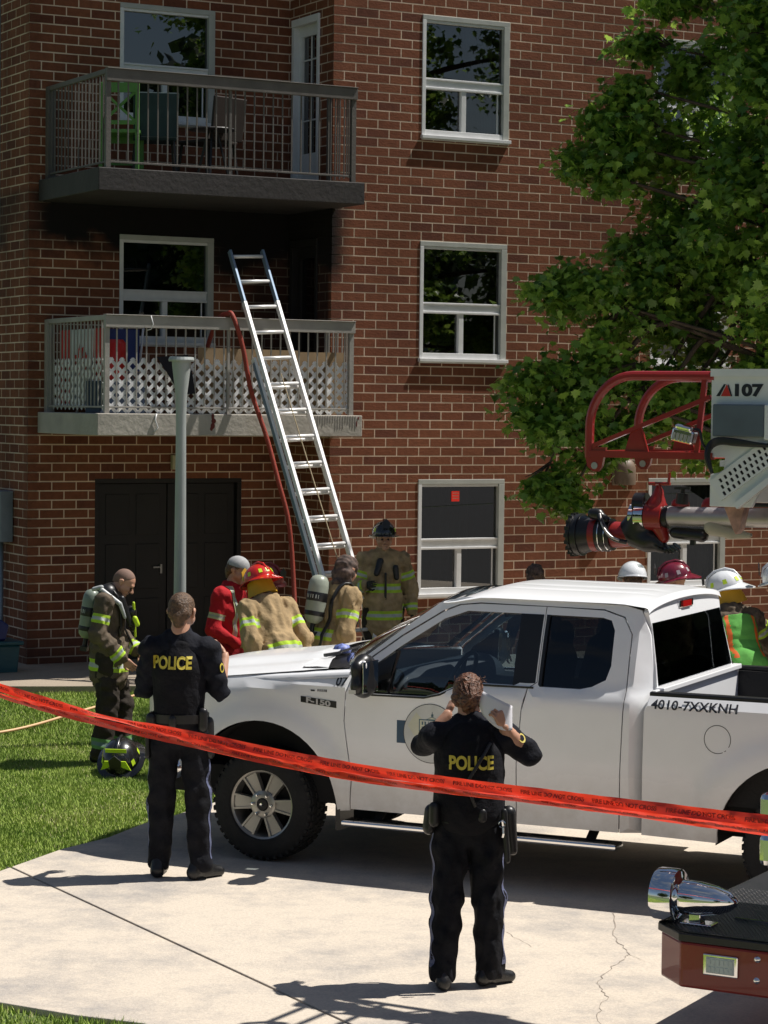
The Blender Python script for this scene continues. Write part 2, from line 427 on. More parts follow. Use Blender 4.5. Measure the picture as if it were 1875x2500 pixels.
blades('grass', [(-4.2, -.2, 15.2, 24.1, 260000, .034), (-4.0, .4, 9.0, 12.5, 70000, .038)], 'short green lawn grass beside the concrete driveway')

# ================================================================ the brick building
BM = Matrix.Translation((-.6, 26.4, 0)) @ RZ(28.4)
bld = empty('apartment_building', BM, 'red brown brick apartment building with white windows and two stacked balconies', 'building')
def brick_mat(name, mortar):
    m = bpy.data.materials.new(name); m.use_nodes = True; nt = m.node_tree; L = nt.links.new; b = nt.nodes['Principled BSDF']
    tc = N(nt, 'TexCoord'); tc.object = bld
    n = N(nt, 'TexNoise'); n.inputs['Scale'].default_value = 14; n.inputs['Detail'].default_value = 6; n.inputs['Roughness'].default_value = .7
    L(tc.outputs['Object'], n.inputs[0])
    r = N(nt, 'ValToRGB'); el = r.color_ramp.elements
    if mortar:
        el[0].color = (.62, .47, .35, 1); el[1].color = (.82, .66, .51, 1); L(n.outputs[0], r.inputs[0]); base = r
    else:
        a = N(nt, 'Attribute'); a.attribute_name = 'tone'; oi = N(nt, 'ObjectInfo'); ad = N(nt, 'Math', operation='ADD'); fr = N(nt, 'Math', operation='FRACT')
        L(a.outputs['Fac'], ad.inputs[0]); L(oi.outputs['Random'], ad.inputs[1]); L(ad.outputs[0], fr.inputs[0])
        el[0].color = (.22, .076, .037, 1); el[1].color = (.27, .100, .049, 1)
        for p, c in ((.06, (.165, .057, .033)), (.14, (.225, .078, .040)), (.40, (.24, .085, .043)), (.7, (.255, .093, .047)), (.94, (.185, .064, .037))):
            e = el.new(p); e.color = (*c, 1)
        r.color_ramp.interpolation = 'CONSTANT'
        L(fr.outputs[0], r.inputs[0])
        mu = N(nt, 'MixRGB', blend_type='MULTIPLY'); mu.inputs[0].default_value = .55
        r2 = N(nt, 'ValToRGB'); r2.color_ramp.elements[0].position = .3; r2.color_ramp.elements[1].position = .66; r2.color_ramp.elements[0].color = (.45, .43, .42, 1)
        L(n.outputs[0], r2.inputs[0]); L(r.outputs[0], mu.inputs[1]); L(r2.outputs[0], mu.inputs[2]); base = mu
    # soot above the burnt balcony door
    sp = N(nt, 'SeparateXYZ'); L(tc.outputs['Object'], sp.inputs[0])
    def ms(op, a=None, b_=None):
        q = N(nt, 'Math', operation=op)
        for i, v in enumerate((a, b_)):
            if v is None: continue
            if isinstance(v, (int, float)): q.inputs[i].default_value = v
            else: L(v, q.inputs[i])
        return q.outputs[0]
    n3 = N(nt, 'TexNoise'); n3.inputs['Scale'].default_value = 1.8; n3.inputs['Detail'].default_value = 5; L(tc.outputs['Object'], n3.inputs[0])
    def sstep(v, a, b_):
        q = N(nt, 'MapRange'); q.interpolation_type = 'SMOOTHSTEP'; q.inputs[1].default_value = a; q.inputs[2].default_value = b_; L(v, q.inputs[0]); return q.outputs[0]
    zz = ms('ADD', sp.outputs[2], ms('MULTIPLY', n3.outputs[0], .9)); xx = ms('ADD', sp.outputs[0], ms('MULTIPLY', n3.outputs[0], .8))
    k = ms('MULTIPLY', ms('MULTIPLY', sstep(zz, 4.7, 5.25), sstep(xx, -2.0, -.6)), sstep(sp.outputs[2], 5.46, 5.30)); k = ms('MAXIMUM', k, ms('MULTIPLY', sstep(zz, 5.05, 5.35), sstep(sp.outputs[2], 5.46, 5.30))); k = ms('MULTIPLY', k, sstep(xx, -3.1, -2.4)); k = ms('MULTIPLY', k, sstep(sp.outputs[0], .30, -.02))
    k2 = ms('MULTIPLY', ms('MULTIPLY', sstep(sp.outputs[0], -.75, -.35), sstep(sp.outputs[1], .02, .10)), ms('MULTIPLY', sstep(sp.outputs[2], 2.9, 3.1), sstep(sp.outputs[2], 5.4, 5.2)))
    k = ms('MAXIMUM', k, ms('MULTIPLY', k2, .8))
    big = N(nt, 'TexNoise'); big.inputs['Scale'].default_value = .9; big.inputs['Detail'].default_value = 6; L(tc.outputs['Object'], big.inputs[0]); bv_ = N(nt, 'MixRGB', blend_type='MULTIPLY'); bv_.inputs[0].default_value = .7
    br_ = N(nt, 'ValToRGB'); br_.color_ramp.elements[0].position = .36; br_.color_ramp.elements[1].position = .62; br_.color_ramp.elements[0].color = (.62, .60, .58, 1); L(big.outputs[0], br_.inputs[0]); L(base.outputs[0], bv_.inputs[1]); L(br_.outputs[0], bv_.inputs[2]); base = bv_
    # darker courses near the ground
    low_dark = ms('MULTIPLY', sstep(ms('ADD', sp.outputs[2], ms('MULTIPLY', n3.outputs[0], .5)), 1.2, .45), .45)
    c1 = N(nt, 'MixRGB'); c1.inputs[2].default_value = (.05, .035, .03, 1); L(low_dark, c1.inputs[0]); L(base.outputs[0], c1.inputs[1])
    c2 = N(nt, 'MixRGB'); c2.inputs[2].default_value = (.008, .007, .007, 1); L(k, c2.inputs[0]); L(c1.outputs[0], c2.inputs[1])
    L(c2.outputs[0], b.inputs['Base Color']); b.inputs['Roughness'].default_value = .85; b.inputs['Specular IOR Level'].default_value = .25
    bp = N(nt, 'Bump'); bp.inputs['Strength'].default_value = .5 if not mortar else .3; bp.inputs['Distance'].default_value = .006
    n4 = N(nt, 'TexNoise'); n4.inputs['Scale'].default_value = 45; n4.inputs['Detail'].default_value = 4; L(tc.outputs['Object'], n4.inputs[0])
    L(n4.outputs[0], bp.inputs['Height']); L(bp.outputs[0], b.inputs['Normal'])
    return m
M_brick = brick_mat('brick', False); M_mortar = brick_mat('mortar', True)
M_vinyl = mat('white_vinyl', (.72, .72, .72), rough=.35, var=.05, scale=9)
M_alum = mat('grey_trim', (.42, .43, .40), rough=.5, var=.08)
M_pane = glass('window_glass', tint=(.30, .33, .34), refl=1.0, k=(1.8, .05))
M_paneD = glass('dark_glass', tint=(.20, .22, .25), refl=.9)
M_room = mat('room_dark', (.03, .03, .032), rough=.9, var=.5, scale=2)
M_blind = mat('curtain', (.30, .29, .26), rough=.9, var=.1)
M_rail = mat('railing_paint', (.33, .31, .28), rough=.55, var=.12, scale=5, bump=.1)
M_rail3 = mat('railing_paint_shaded', (.11, .10, .09), rough=.6, var=.15, scale=5, bump=.1)  # upper balcony's shade put into a darker copy of the railing paint
M_slab3 = mat('balcony_paint_shaded', (.028, .024, .023), rough=.7, var=.2, scale=3, bump=.25, bscale=18)  # slab colour darkened to stand for shade on the upper balcony
M_slab2 = mat('balcony_paint_grey', (.40, .37, .32), rough=.75, var=.16, scale=3, bump=.3, bscale=18)
M_doorp = mat('door_brown', (.010, .008, .007), rough=.6, var=.25, scale=4)
ZT = 9.4
WIN = [(1.10, 2.225, 6.05, 7.425), (1.10, 2.225, 3.58, 4.93), (1.11, 2.23, .95, 2.28), (4.20, 5.325, 6.05, 7.425), (4.20, 5.325, 3.58, 4.93), (4.21, 5.33, .95, 2.28), (7.3, 8.42, 6.05, 7.425), (7.3, 8.42, 3.58, 4.93), (7.3, 8.42, .95, 2.28)]
WIN += [(x, x + 1.125, z0, z1) for x in (10.4, 13.5, 16.6) for z0, z1 in ((6.05, 7.425), (3.58, 4.93), (.95, 2.28))]
WINL = [(-2.05, -.925, 6.14, 7.43), (-2.04, -.92, 3.72, 4.93)]
DOORG = (-2.31, -.555, .2, 2.27)
DOORS = [(.33, 1.0, 5.47, 7.39), (.33, 1.0, 3.0, 4.93)]
# walls: (name, M placing local x,z plane (outside = -y), x range, openings)
FW = T(); LW = T(0, 1.078, 0); RWm = Matrix(((0, 1, 0, 0), (-1, 0, 0, 0), (0, 0, 1, 0), (0, 0, 0, 1)))   # return wall: local x = -by, local y = bx
SW = Matrix(((0, 1, 0, -3.08), (-1, 0, 0, 0), (0, 0, 1, 0), (0, 0, 0, 1)))
walls = [(FW, 0, 19.6, WIN), (LW, -3.08, 0, WINL + [DOORG]), (RWm, -1.078, 0, [(-d[1], -d[0], d[2], d[3]) for d in DOORS]), (SW, -5.5, -1.078, [])]
CH = .0997; BL = .28; J = .013
Minv = cam.matrix_world.inverted(); fx = 84.96 / 36 * 1024
def inview(p):
    q = Minv @ (BM @ p)
    if q.z > -1: return False
    u = q.x / -q.z * fx; v = q.y / -q.z * fx
    return abs(u) < 390 and abs(v) < 516
cut = []; wall_obs = []; cand = []; rest_v = []; rest_t = []
for wi, (WM, x0, x1, ops) in enumerate(walls):
    mb = MB(); xsg = sorted({x0, x1, *[o[0] for o in ops], *[o[1] for o in ops]}); zsg = sorted({0.0, ZT, *[o[2] for o in ops], *[o[3] for o in ops]})
    for i in range(len(xsg) - 1):
        for j in range(len(zsg) - 1):
            cx, cz = (xsg[i] + xsg[i + 1]) / 2, (zsg[j] + zsg[j + 1]) / 2
            if any(o[0] < cx < o[1] and o[2] < cz < o[3] for o in ops): continue
            mb.box(xsg[i], xsg[i + 1], .0, .11, zsg[j], zsg[j + 1])
    w = mb.build('wall', M_mortar, bld, M=WM); wall_obs.append(w)
    row = 0; z = .155
    while z < ZT - .05:
        xb = ((x0 if wi in (0, 1) else x1) - 30 * BL) + (BL / 2 if row % 2 else 0)
        while xb < x1:
            a, b = max(xb, x0), min(xb + BL - J, x1)
            segs = [(a, b)] if b - a > .02 else []
            for o in ops:
                if z + CH - J > o[2] + .01 and z < o[3] - .01:
                    ns = []
                    for s in segs:
                        if o[1] <= s[0] or o[0] >= s[1]: ns.append(s); continue
                        if s[0] < o[0]: ns.append((s[0], o[0]))
                        if s[1] > o[1]: ns.append((o[1], s[1]))
                    segs = ns
            for o in ops:      # cut bricks above and below the openings
                for za, zb in ((max(z, o[3]), z + CH - J), (z, min(z + CH - J, o[2]))):
                    u0, u1 = max(a, o[0]), min(b, o[1])
                    if zb - za > .012 and zb - za < CH - J - .001 and u1 - u0 > .02: cut.append((wi, u0, u1, za, zb))
            for s in segs:
                if s[1] - s[0] < .025: continue
                pr = random.uniform(-.0016, -.0005); cx = (s[0] + s[1]) / 2; c = WM @ Vector((cx, 0, z + CH / 2))
                full = s[1] - s[0] > BL - J - .005
                cand.append((wi, s[0], s[1], z, pr, full, inview(c), (BM @ c - cam.location).length))
            xb += BL
        z += CH; row += 1
# the 300 that show largest become single brick parts, the rest one part per wall
vis = [i for i, c in enumerate(cand) if c[5] and c[6] and c[0] in (0, 1) and not (c[0] == 1 and -3.0 < c[1] < .1 and 2.7 < c[3] < 4.0)]
vis.sort(key=lambda i: cand[i][7] / (1.0))
chosen = set(vis[:296])
bme = bpy.data.meshes.new('brick'); q = MB(); q.box(0, BL - J, 0, .05, 0, CH - J)
bme.from_pydata(q.v, [], q.f); bme.materials.append(M_brick)
for wi in range(4):
    mb = MB(); tones = []
    for i, c in enumerate(cand):
        if c[0] != wi: continue
        if i in chosen:
            o = bpy.data.objects.new('brick', bme); col.objects.link(o); o.parent = wall_obs[wi]
            o.location = (c[1], c[4], c[3] + random.uniform(-.0012, .0012)); continue
        dz = random.uniform(-.0012, .0012)
        mb.box(c[1], c[2], c[4], .05, c[3] + dz, c[3] + CH - J + dz); tones += [random.random()] * 8
    for c in cut:
        if c[0] == wi: mb.box(c[1], c[2], -.001, .05, c[3], c[4]); tones += [random.random()] * 8
    me = bpy.data.meshes.new('bricks'); me.from_pydata(mb.v, [], mb.f); me.materials.append(M_brick)
    at = me.attributes.new('tone', 'FLOAT', 'POINT'); at.data.foreach_set('value', tones)
    o = link(bpy.data.objects.new('bricks', me), wall_obs[wi]); tag(o, kind='stuff')
# inner core, dark rooms, roof
mb = MB(); mb.box(-2.9, 19.5, 1.9, 5.4, 0, 9.3); mb.box(.75, 19.5, .9, 1.9, 0, 9.3)
for z in (0, 2.62, 5.3, 7.9): mb.box(-2.95, 19.5, 1.2, 1.9, z, z + .22); mb.box(.12, 19.5, .15, .9, z, z + .22)
for x in (.115, 3.2, 6.3, 9.35, 12.4, 15.5, 18.6): mb.box(x, x + .1, .15, .9, .25, 9.0)
mb.build('interior', M_room, bld)
mb = MB(); mb.box(-3.2, 19.8, -.12, 5.6, 9.4, 9.55); mb.build('roof', M_alum, bld)
def window(WM, x0, x1, z0, z1, lower=True, style=0, trim=M_vinyl):
    fw = .045; mb = MB(); h = z1 - z0
    zb = z0 + .09; zm = z0 + .56 * 1.0 * h / 1.37 if lower else None
    yo, yi = -.012, .07
    # surrounding brickmould (greyer)
    mb.box(x0, x1, yo, yi, z1 - .055, z1, 1); mb.box(x0, x0 + fw, yo, yi, z0 + .05, z1 - .055); mb.box(x1 - fw - .03, x1, yo, yi, z0 + .05, z1 - .055, 1)
    mb.box(x0 + fw, x1 - fw - .03, .0, yi, z1 - .083, z1 - .055)
    mb.box(x0 + fw, x1 - fw - .03, .0, yi, z0 + .05, z0 + .112)
    if lower:
        mb.box(x0 + fw, x1 - fw - .03, -.004, yi, zm, zm + .025); mb.box(x0 + fw, x1 - fw - .03, .012, yi, zm + .025, zm + .10); mb.box(x0 + fw, x1 - fw - .03, .0, yi, zm + .10, zm + .122)
        xm = x0 + .51; mb.box(xm, xm + .062, .004, yi, z0 + .112, zm)
        mb.box(x1 - .135, x1 - .12, .03, yi, z0 + .112, zm)
    w = mb.build('window', [trim, M_alum], bld, M=WM, bevel=.004)
    s = MB(); s.box(x0 - .012, x1 + .012, -.05, .02, z0 + .012, z0 + .05); s.box(x0, x1, -.03, .02, z0 - .002, z0 + .012)
    s.build('sill', trim, w, bevel=.004)
    def pane(a, b, c, d, y=.045, m=M_pane):
        p = MB(); p.add([(a, y, c), (b, y, c), (b, y, d), (a, y, d)], [(0, 1, 2, 3)]); p.build('pane', m, w, fix=False)
    if lower:
        pane(x0 + fw, x1 - fw - .03, zm + .122, z1 - .083)
        pane(x0 + fw, xm, z0 + .112, zm, .05); pane(xm + .062, x1 - fw - .03, z0 + .112, zm, .04)
    else: pane(x0 + fw, x1 - fw - .03, z0 + .112, z1 - .083)
    if style:   # curtain folds behind the glass
        c = MB(); n = 60; a, b = {1: (x0 + .1, x0 + .78), 2: (x0 + .05, x1 - .08), 3: (x1 - .45, x1 - .1)}[style]
        amp = .03 if style != 2 else .012
        c.grid(lambda u, v: (a + (b - a) * u, .2 + amp * math.sin(u * (44 if style != 2 else 90) + 2 * math.sin(u * 9)), v), [i / 240 for i in range(241)], [z0 + .05, z1 - .1])
        c.build('curtain', M_blind if style != 1 else M_cur2, w, smooth=True)
    return w
M_cur2 = mat('grey_curtain', (.10, .10, .10), rough=.9)
wins = []
for i, wv in enumerate(WIN): wins.append(window(FW, *wv, style={0: 3, 2: 1, 5: 2}.get(i, 0)))
for wv in WINL: window(LW, *wv)
# red notice stuck inside the ground floor window
mb = MB(); mb.box(1.565, 1.665, .036, .041, 2.03, 2.145); M_red = mat('notice_red_glow', (.75, .03, .02), rough=.5)
M_red.node_tree.nodes['Principled BSDF'].inputs['Emission Color'].default_value = (1, .05, .03, 1); M_red.node_tree.nodes['Principled BSDF'].inputs['Emission Strength'].default_value = .22  # slight emission added to brighten the red notice
o = mb.build('notice', M_red, wins[2])
mb = MB()
for z in (2.118, 2.088, 2.058): mb.box(1.575, 1.655, .0345, .0358, z, z + .012)
mb.build('notice_line', mat('notice_pale', (.85, .35, .28), rough=.5), wins[2])
# balcony doors in the return wall
for i, (a, b, z0, z1) in enumerate(DOORS):
    DM = RWm; x0, x1 = -b, -a; mb = MB()
    mb.box(x0, x0 + .06, -.02, .1, z0, z1 - .08); mb.box(x1 - .05, x1, -.02, .1, z0, z1 - .08); mb.box(x0, x1, -.025, .1, z1 - .08, z1)
    f = mb.build('balcony_door', M_vinyl if i == 0 else M_doorp, bld, M=DM, bevel=.004)
    mb = MB(); mb.box(x0 + .06, x1 - .05, .05, .09, z0, z0 + .42); mb.box(x0 + .06, x0 + .14, .05, .09, z0 + .42, z1 - .08); mb.box(x1 - .13, x1 - .05, .05, .09, z0 + .42, z1 - .08); mb.box(x0 + .14, x1 - .13, .05, .09, z1 - .2, z1 - .08)
    if i == 0:
        for zz in (z0 + .78, z0 + 1.12, z0 + 1.45): mb.box(x0 + .14, x1 - .13, .058, .07, zz, zz + .015)
        mb.box((x0 + x1) / 2, (x0 + x1) / 2 + .015, .058, .07, z0 + .42, z1 - .2)
    mb.build('door_leaf', M_vinyl if i == 0 else M_doorp, f)
    mb = MB(); mb.add([(x0 + .14, .075, z0 + .42), (x1 - .13, .075, z0 + .42), (x1 - .13, .075, z1 - .2), (x0 + .14, .075, z1 - .2)], [(0, 1, 2, 3)])
    mb.build('pane', M_paneD, f, fix=False)
# dark double doors at ground level
mb = MB(); x0, x1, z0, z1 = DOORG; mb.box(x0, x0 + .05, .0, .12, z0, z1 - .05); mb.box(x1 - .05, x1, .0, .12, z0, z1 - .05); mb.box(x0, x1, -.004, .12, z1 - .05, z1)
f = mb.build('double_door', M_doorp, bld, M=LW, bevel=.004)
for s in (0, 1):
    a = x0 + .055 + s * .825; b = a + .815; mb = MB(); mb.box(a, b, .055, .1, z0 + .06, z1 - .055)
    for zz, z2 in ((.35, .95), (1.05, 1.55), (1.65, 2.1)):
        for xx in (a + .09, a + .45): mb.box(xx, xx + .28, .046, .06, zz, z2)
    d = mb.build('door_leaf', M_doorp, f, bevel=.006)
    mb = MB(); hx = b - .07 if s == 0 else a + .07; mb.box(hx - .012, hx + .012, .03, .055, 1.22, 1.32); mb.bar((hx, .02, 1.29), (hx + (-.1 if s == 0 else .1), .02, 1.29), .016)
    if s == 0: mb.build('handle', mat('steel', (.25, .25, .25), rough=.3, metal=1), f)
# lamp over the doors, dome lamp on the facade
M_beige = mat('beige_plastic', (.42, .38, .25), rough=.5)
mb = MB(); mb.box(-1.47, -1.41, .02, .09, 2.40, 2.56, 0); mb.box(-1.42, -1.33, -.06, .08, 2.37, 2.53, 1)
o = mb.build('wall_lamp', [M_doorp, M_beige], None, M=BM @ LW, bevel=.008); tag(o, 'small beige box lamp on brick above dark double doors', 'lamp')
M_brownl = mat('brown_fixture', (.17, .12, .085), rough=.55)
mb = MB(); mb.box(3.69, 4.0, -.03, .0, 2.2, 2.5)
prof = [(.0, 0), (.055, .0), (.1, .012), (.125, .05), (.13, .1), (.13, .22)]
mb.lathe([(.001, .145), (.06, .135), (.105, .1), (.13, .04), (.135, -.1), (.13, -.16)], 20, T(3.85, -.04, 2.37), sx=1, sy=.9)
o = mb.build('wall_light', M_brownl, None, M=BM, bevel=.01, auto=40); tag(o, 'brown domed wall light on brick facade under the tree branch', 'wall light')
# electricity meter box, conduits, bin at the left corner
M_meter = mat('meter_grey', (.22, .26, .29), rough=.45, metal=.3)
mw = empty('electricity_meter', BM @ T(-3.08, 1.72, 0), 'grey electric meter cabinet fixed to the left side wall', 'electric meter')
mb = MB(); mb.box(-.16, -.01, -.22, .22, 1.57, 2.13); mb.build('cabinet', M_meter, mw, bevel=.01)
mb = MB(); mb.tube([(-.1, .05, 2.13), (-.1, .05, 9.2)], .022, 10); mb.tube([(-.06, .02, 1.57), (-.06, .02, .45), (-.06, .06, .1)], .026, 10)
mb.build('conduit', M_meter, mw, smooth=True)
mb = MB()
for z in (1.7, 1.92):
    mb.lathe([(.06, 0), (.06, .05), (.045, .07), (.0, .075)], 14, T(-.16, -.06, z) @ RY(-90))
mb.build('meter_dial', mat('dial_glass', (.5, .52, .5), rough=.15), mw, smooth=True)
tb = empty('storage_bin', T(-4.14, 25.2, .26) @ RZ(28), 'teal plastic storage bin standing at the left corner of the building', 'storage bin')
M_teal = mat('teal_plastic', (.008, .07, .085), rough=.4)
mb = MB(); mb.prism([(-.3, 0), (.27, 0), (.3, .30), (-.33, .30)], -.2, .2); mb.build('tub', M_teal, tb, bevel=.02)
mb = MB(); mb.box(-.36, .33, -.23, .23, .30, .34); mb.build('lid', M_teal, tb, bevel=.01)
o = MB(); o.prism([(-.2, 0), (.16, 0), (.2, .16), (.12, .22), (-.2, .22)], -.14, .14); o = o.build('cooler', mat('blue_plastic', (.01, .02, .12), rough=.35), None, M=T(-4.14, 25.2, .602) @ RZ(28), bevel=.02); tag(o, 'dark blue cooler resting on the teal bin', 'cooler')

# ---------------------------------------------------------------- balconies
def balcony(zs, h, m_slab, M_rail):
    zt = zs + h; XL, XR = -2.975, .05; YF = -.66
    mb = MB(); mb.prism([(XL, zs), (XR, zs), (XR, zt), (XL, zt)], YF, .0)
    mb2 = MB(); mb2.v = []; 
    mb = MB()
    poly = [(XL, YF), (XR, YF), (XR, -.002), (-.002, -.002), (-.002, 1.07), (XL, 1.07)]
    n = len(poly); mb.add([(x, y, zs) for x, y in poly] + [(x, y, zt) for x, y in poly], [tuple(range(n))[::-1], tuple(range(n, 2 * n))] + [(i, (i + 1) % n, (i + 1) % n + n, i + n) for i in range(n)])
    b = mb.build('balcony', m_slab, bld, bevel=.008)
    x0, x1 = -2.885, -.035; yf = -.60; zr = zt + .995
    mb = MB(); mb.box(x0, x1, yf - .045, yf, zr - .122, zr); mb.box(x0, x1, yf - .06, yf + .02, zr, zr + .008)
    mb.box(x0, x0 + .035, yf, 1.05, zr - .05, zr); mb.box(x1 - .035, x1, yf, -.01, zr - .05, zr); mb.box(x0 + .02, x1 - .02, yf - .012, yf + .012, zt + .055, zt + .075)
    mb.box(x0 + .01, x0 + .03, yf, 1.05, zt + .055, zt + .075)
    mb.build('rail', M_rail, b, bevel=.003)
    for (x, y, w) in ((x0 + .03, yf, .05), (x1 - .03, yf, .05), (-1.50, yf, .028), (x0 + .03, 1.03, .085), (x1 - .03, -.04, .04)):
        p = MB(); p.box(x - w / 2, x + w / 2, y - w / 2 + .005, y + w / 2 + .005, zt, zr - .005); p.build('post', M_rail, b)
    bm_ = MB(); bm_.box(-.0065, .0065, -.0065, .0065, 0, 1); me = bpy.data.meshes.new('baluster'); me.from_pydata(bm_.v, [], bm_.f); me.materials.append(M_rail)
    def bal(x, y):
        o = bpy.data.objects.new('baluster', me); col.objects.link(o); o.parent = b; o.location = (x, y, zt + .06); o.scale = (1, 1, zr - zt - .1)
    x = x0 + .14
    while x < x1 - .05: bal(x, yf); x += .1085
    y = yf + .1
    while y < 1.0: bal(x0 + .02, y); y += .098
    y = yf + .12
    while y < -.06: bal(x1 - .02, y); y += .105
    return b
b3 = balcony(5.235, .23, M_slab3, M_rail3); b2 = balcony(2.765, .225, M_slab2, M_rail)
# white lattice panels cable-tied inside the lower railing
M_latt = mat('white_lattice', (.82, .82, .82), rough=.5, var=.1)
def lattice(M, L, H, label, step=.118):
    e = empty('lattice_panel', M, label, 'lattice panel', 'white lattice panels on the lower balcony')
    w = .034; k = 0
    for s in (1, -1):
        x = -H if s == 1 else 0
        x0 = -H + (k * 0)
        xx = -math.ceil(H / step) * step
        while xx < L + H:
            # line from (xx,0) going s*45deg
            a = (xx, 0.0); b = (xx + s * H, H)
            t0, t1 = 0.0, 1.0
            for lo, hi in ((0.0, L),):
                d = b[0] - a[0]
                ta, tb = (lo - a[0]) / d, (hi - a[0]) / d
                if ta > tb: ta, tb = tb, ta
                t0, t1 = max(t0, ta), min(t1, tb)
            if t1 - t0 > .04:
                p = (a[0] + d * t0, H * t0); q_ = (a[0] + d * t1, H * t1); dy = 0 if s == 1 else .006
                m = MB(); m.bar((p[0], dy, p[1]), (q_[0], dy, q_[1]), w, .005, up=(0, 1, 0)); m.build('strip', M_latt, e)
            xx += step
    return e
lattice(BM @ T(-2.85, -.57, 3.0), 1.36, .55, 'white lattice panel behind the front railing, left half of lower balcony')
lattice(BM @ T(-1.48, -.568, 3.0), 1.4, .55, 'white lattice panel behind the front railing, right half of lower balcony')
lattice(BM @ Matrix(((0, 1, 0, -2.83), (-1, 0, 0, .98), (0, 0, 1, 3.03), (0, 0, 0, 1))) @ T(0, 0, 0), 1.5, .52, 'white lattice panel along the left side railing under the flag')
# cardboard behind the right half
mb = MB(); mb.prism([(-1.80, 3.0), (-.10, 3.0), (-.10, 3.66), (-.62, 3.655), (-.63, 3.67), (-1.80, 3.68)], -.50, -.485)
o = mb.build('cardboard_sheet', mat('cardboard', (.33, .23, .13), rough=.85, var=.12), None, M=BM); tag(o, 'brown cardboard sheet behind the lattice on lower balcony', 'cardboard')
# flag hung on the left side railing (white field between red bands, red leaf)
M_fr = mat('flag_red', (.50, .03, .025), rough=.8); M_fw = mat('flag_white', (.55, .57, .58), rough=.8)
fl = MB(); Hf = .78; Lf = 1.32
def ff(u, v): return (u, .018 * math.sin(u * 26) + .01 * math.sin(u * 61 + v * 3), v)
us = [i * Lf / 80 for i in range(81)]
for i in range(80):
    u = (us[i] + us[i + 1]) / 2 / Lf; mi = 0 if (u < .25 or u > .75) else 1
    for v in range(8): fl.add([ff(us[i], v * Hf / 8), ff(us[i + 1], v * Hf / 8), ff(us[i + 1], (v + 1) * Hf / 8), ff(us[i], (v + 1) * Hf / 8)], [(0, 1, 2, 3)], mi)
leaf = [(0, -.5), (.03, -.22), (.28, -.27), (.24, -.17), (.47, .02), (.40, .06), (.44, .22), (.30, .19), (.26, .27), (.13, .12), (.17, .38), (.08, .34), (0, .5)]
leaf = leaf + [(-x, z) for x, z in leaf[-2:0:-1]]
FM = BM @ Matrix(((0, 1, 0, -2.80), (-1, 0, 0, .90), (0, 0, 1, 3.08), (0, 0, 0, 1)))
fo = fl.build('flag', [M_fr, M_fw], None, M=FM, smooth=True, fix=False); tag(fo, 'red and white maple leaf flag hanging inside the lower balcony side railing', 'flag')
m = MB(); m.add([(Lf / 2 + x * .42, ff(Lf / 2 + x * .42, 0)[1] - .012, .42 + z * .46) for x, z in leaf], [tuple(range(len(leaf)))]); m.build('leaf_emblem', M_fr, fo, fix=False)
# other things standing on the balconies
M_green = mat('green_paint', (.085, .23, .045), rough=.5); M_navy = mat('navy_cloth', (.03, .05, .09), rough=.8); M_teal2 = mat('teal_cloth', (.015, .04, .045), rough=.8); M_blk = mat('black_plastic', (.012, .012, .013), rough=.45)
ch = empty('chair', BM @ T(-2.36, .25, 5.465) @ RZ(150), 'lime green wooden chair with crossed back on the upper balcony', 'chair')
mb = MB(); mb.box(-.21, .21, -.2, .22, .44, .48); mb.build('seat', M_green, ch, bevel=.008)
for x in (-.19, .19):
    for y in (-.18, .2):
        m = MB(); m.box(x - .02, x + .02, y - .02, y + .02, 0, .44 if y < 0 else .96); m.build('leg', M_green, ch, bevel=.004)
mb = MB(); mb.box(-.21, .21, .18, .215, .86, .96); mb.box(-.19, .19, .185, .21, .53, .57); mb.bar((-.18, .2, .55), (.18, .2, .88), .028); mb.bar((.18, .19, .55), (-.18, .19, .88), .028)
mb.build('backrest', M_green, ch)
for z0_, z1_ in ((.37, .44), (.14, .17)): mb = MB(); mb.box(-.19, .19, -.19, -.17, z0_, z1_); mb.build('stretcher', M_green, ch)
for (x, y, rz, m_, lab) in ((-1.95, .35, 160, M_teal2, 'dark teal cloth patio chair beside the green chair on upper balcony'), (-1.35, .3, 200, mat('brown_wood', (.022, .014, .010), rough=.6), 'dark brown wooden chair by the window on upper balcony')):
    c2 = empty('chair', BM @ T(x, y, 5.465) @ RZ(rz), lab, 'chair')
    mb = MB(); mb.box(-.23, .23, -.22, .22, .40, .44); mb.build('seat', m_, c2, bevel=.01)
    mb = MB(); mb.prism([(-.23, .46), (.23, .46), (.24, .92), (-.24, .92)], .2, .23, M=RX(-8)); mb.build('backrest', m_, c2, bevel=.01)
    for xx in (-.2, .2):
        for yy in (-.19, .19):
            m = MB(); m.bar((xx, yy, .4), (xx * 1.15, yy * 1.2, 0), .022); m.build('leg', M_blk, c2)
tt = empty('table', BM @ T(-1.5, -.15, 5.465), 'small round dark glass table on the upper balcony', 'table')
mb = MB(); mb.lathe([(.0, .5), (.24, .5), (.25, .51), (.24, .52), (0, .52)], 24); mb.build('table_top', M_blk, tt)
for a in (0, 120, 240):
    m = MB(); m.bar((.05 * math.cos(R(a)), .05 * math.sin(R(a)), .5), (.2 * math.cos(R(a)), .2 * math.sin(R(a)), 0), .02); m.build('leg', M_blk, tt)
o = MB(); o.lathe([(0, 0), (.13, 0), (.145, .1), (.14, .38), (.10, .43), (0, .43)], 20); o = o.build('red_canister', mat('red_plastic', (.55, .02, .015), rough=.35), None, M=BM @ T(-2.62, -.2, 3.32), auto=40, smooth=True); tag(o, 'bright red round container behind the lattice, left end of lower balcony', 'container')
o = MB(); o.box(-.25, .25, -.2, .2, 0, .33); o = o.build('plastic_crate', M_navy, None, M=BM @ T(-2.6, -.2, 2.99), bevel=.01); tag(o, 'dark crate under the red container on lower balcony', 'crate')
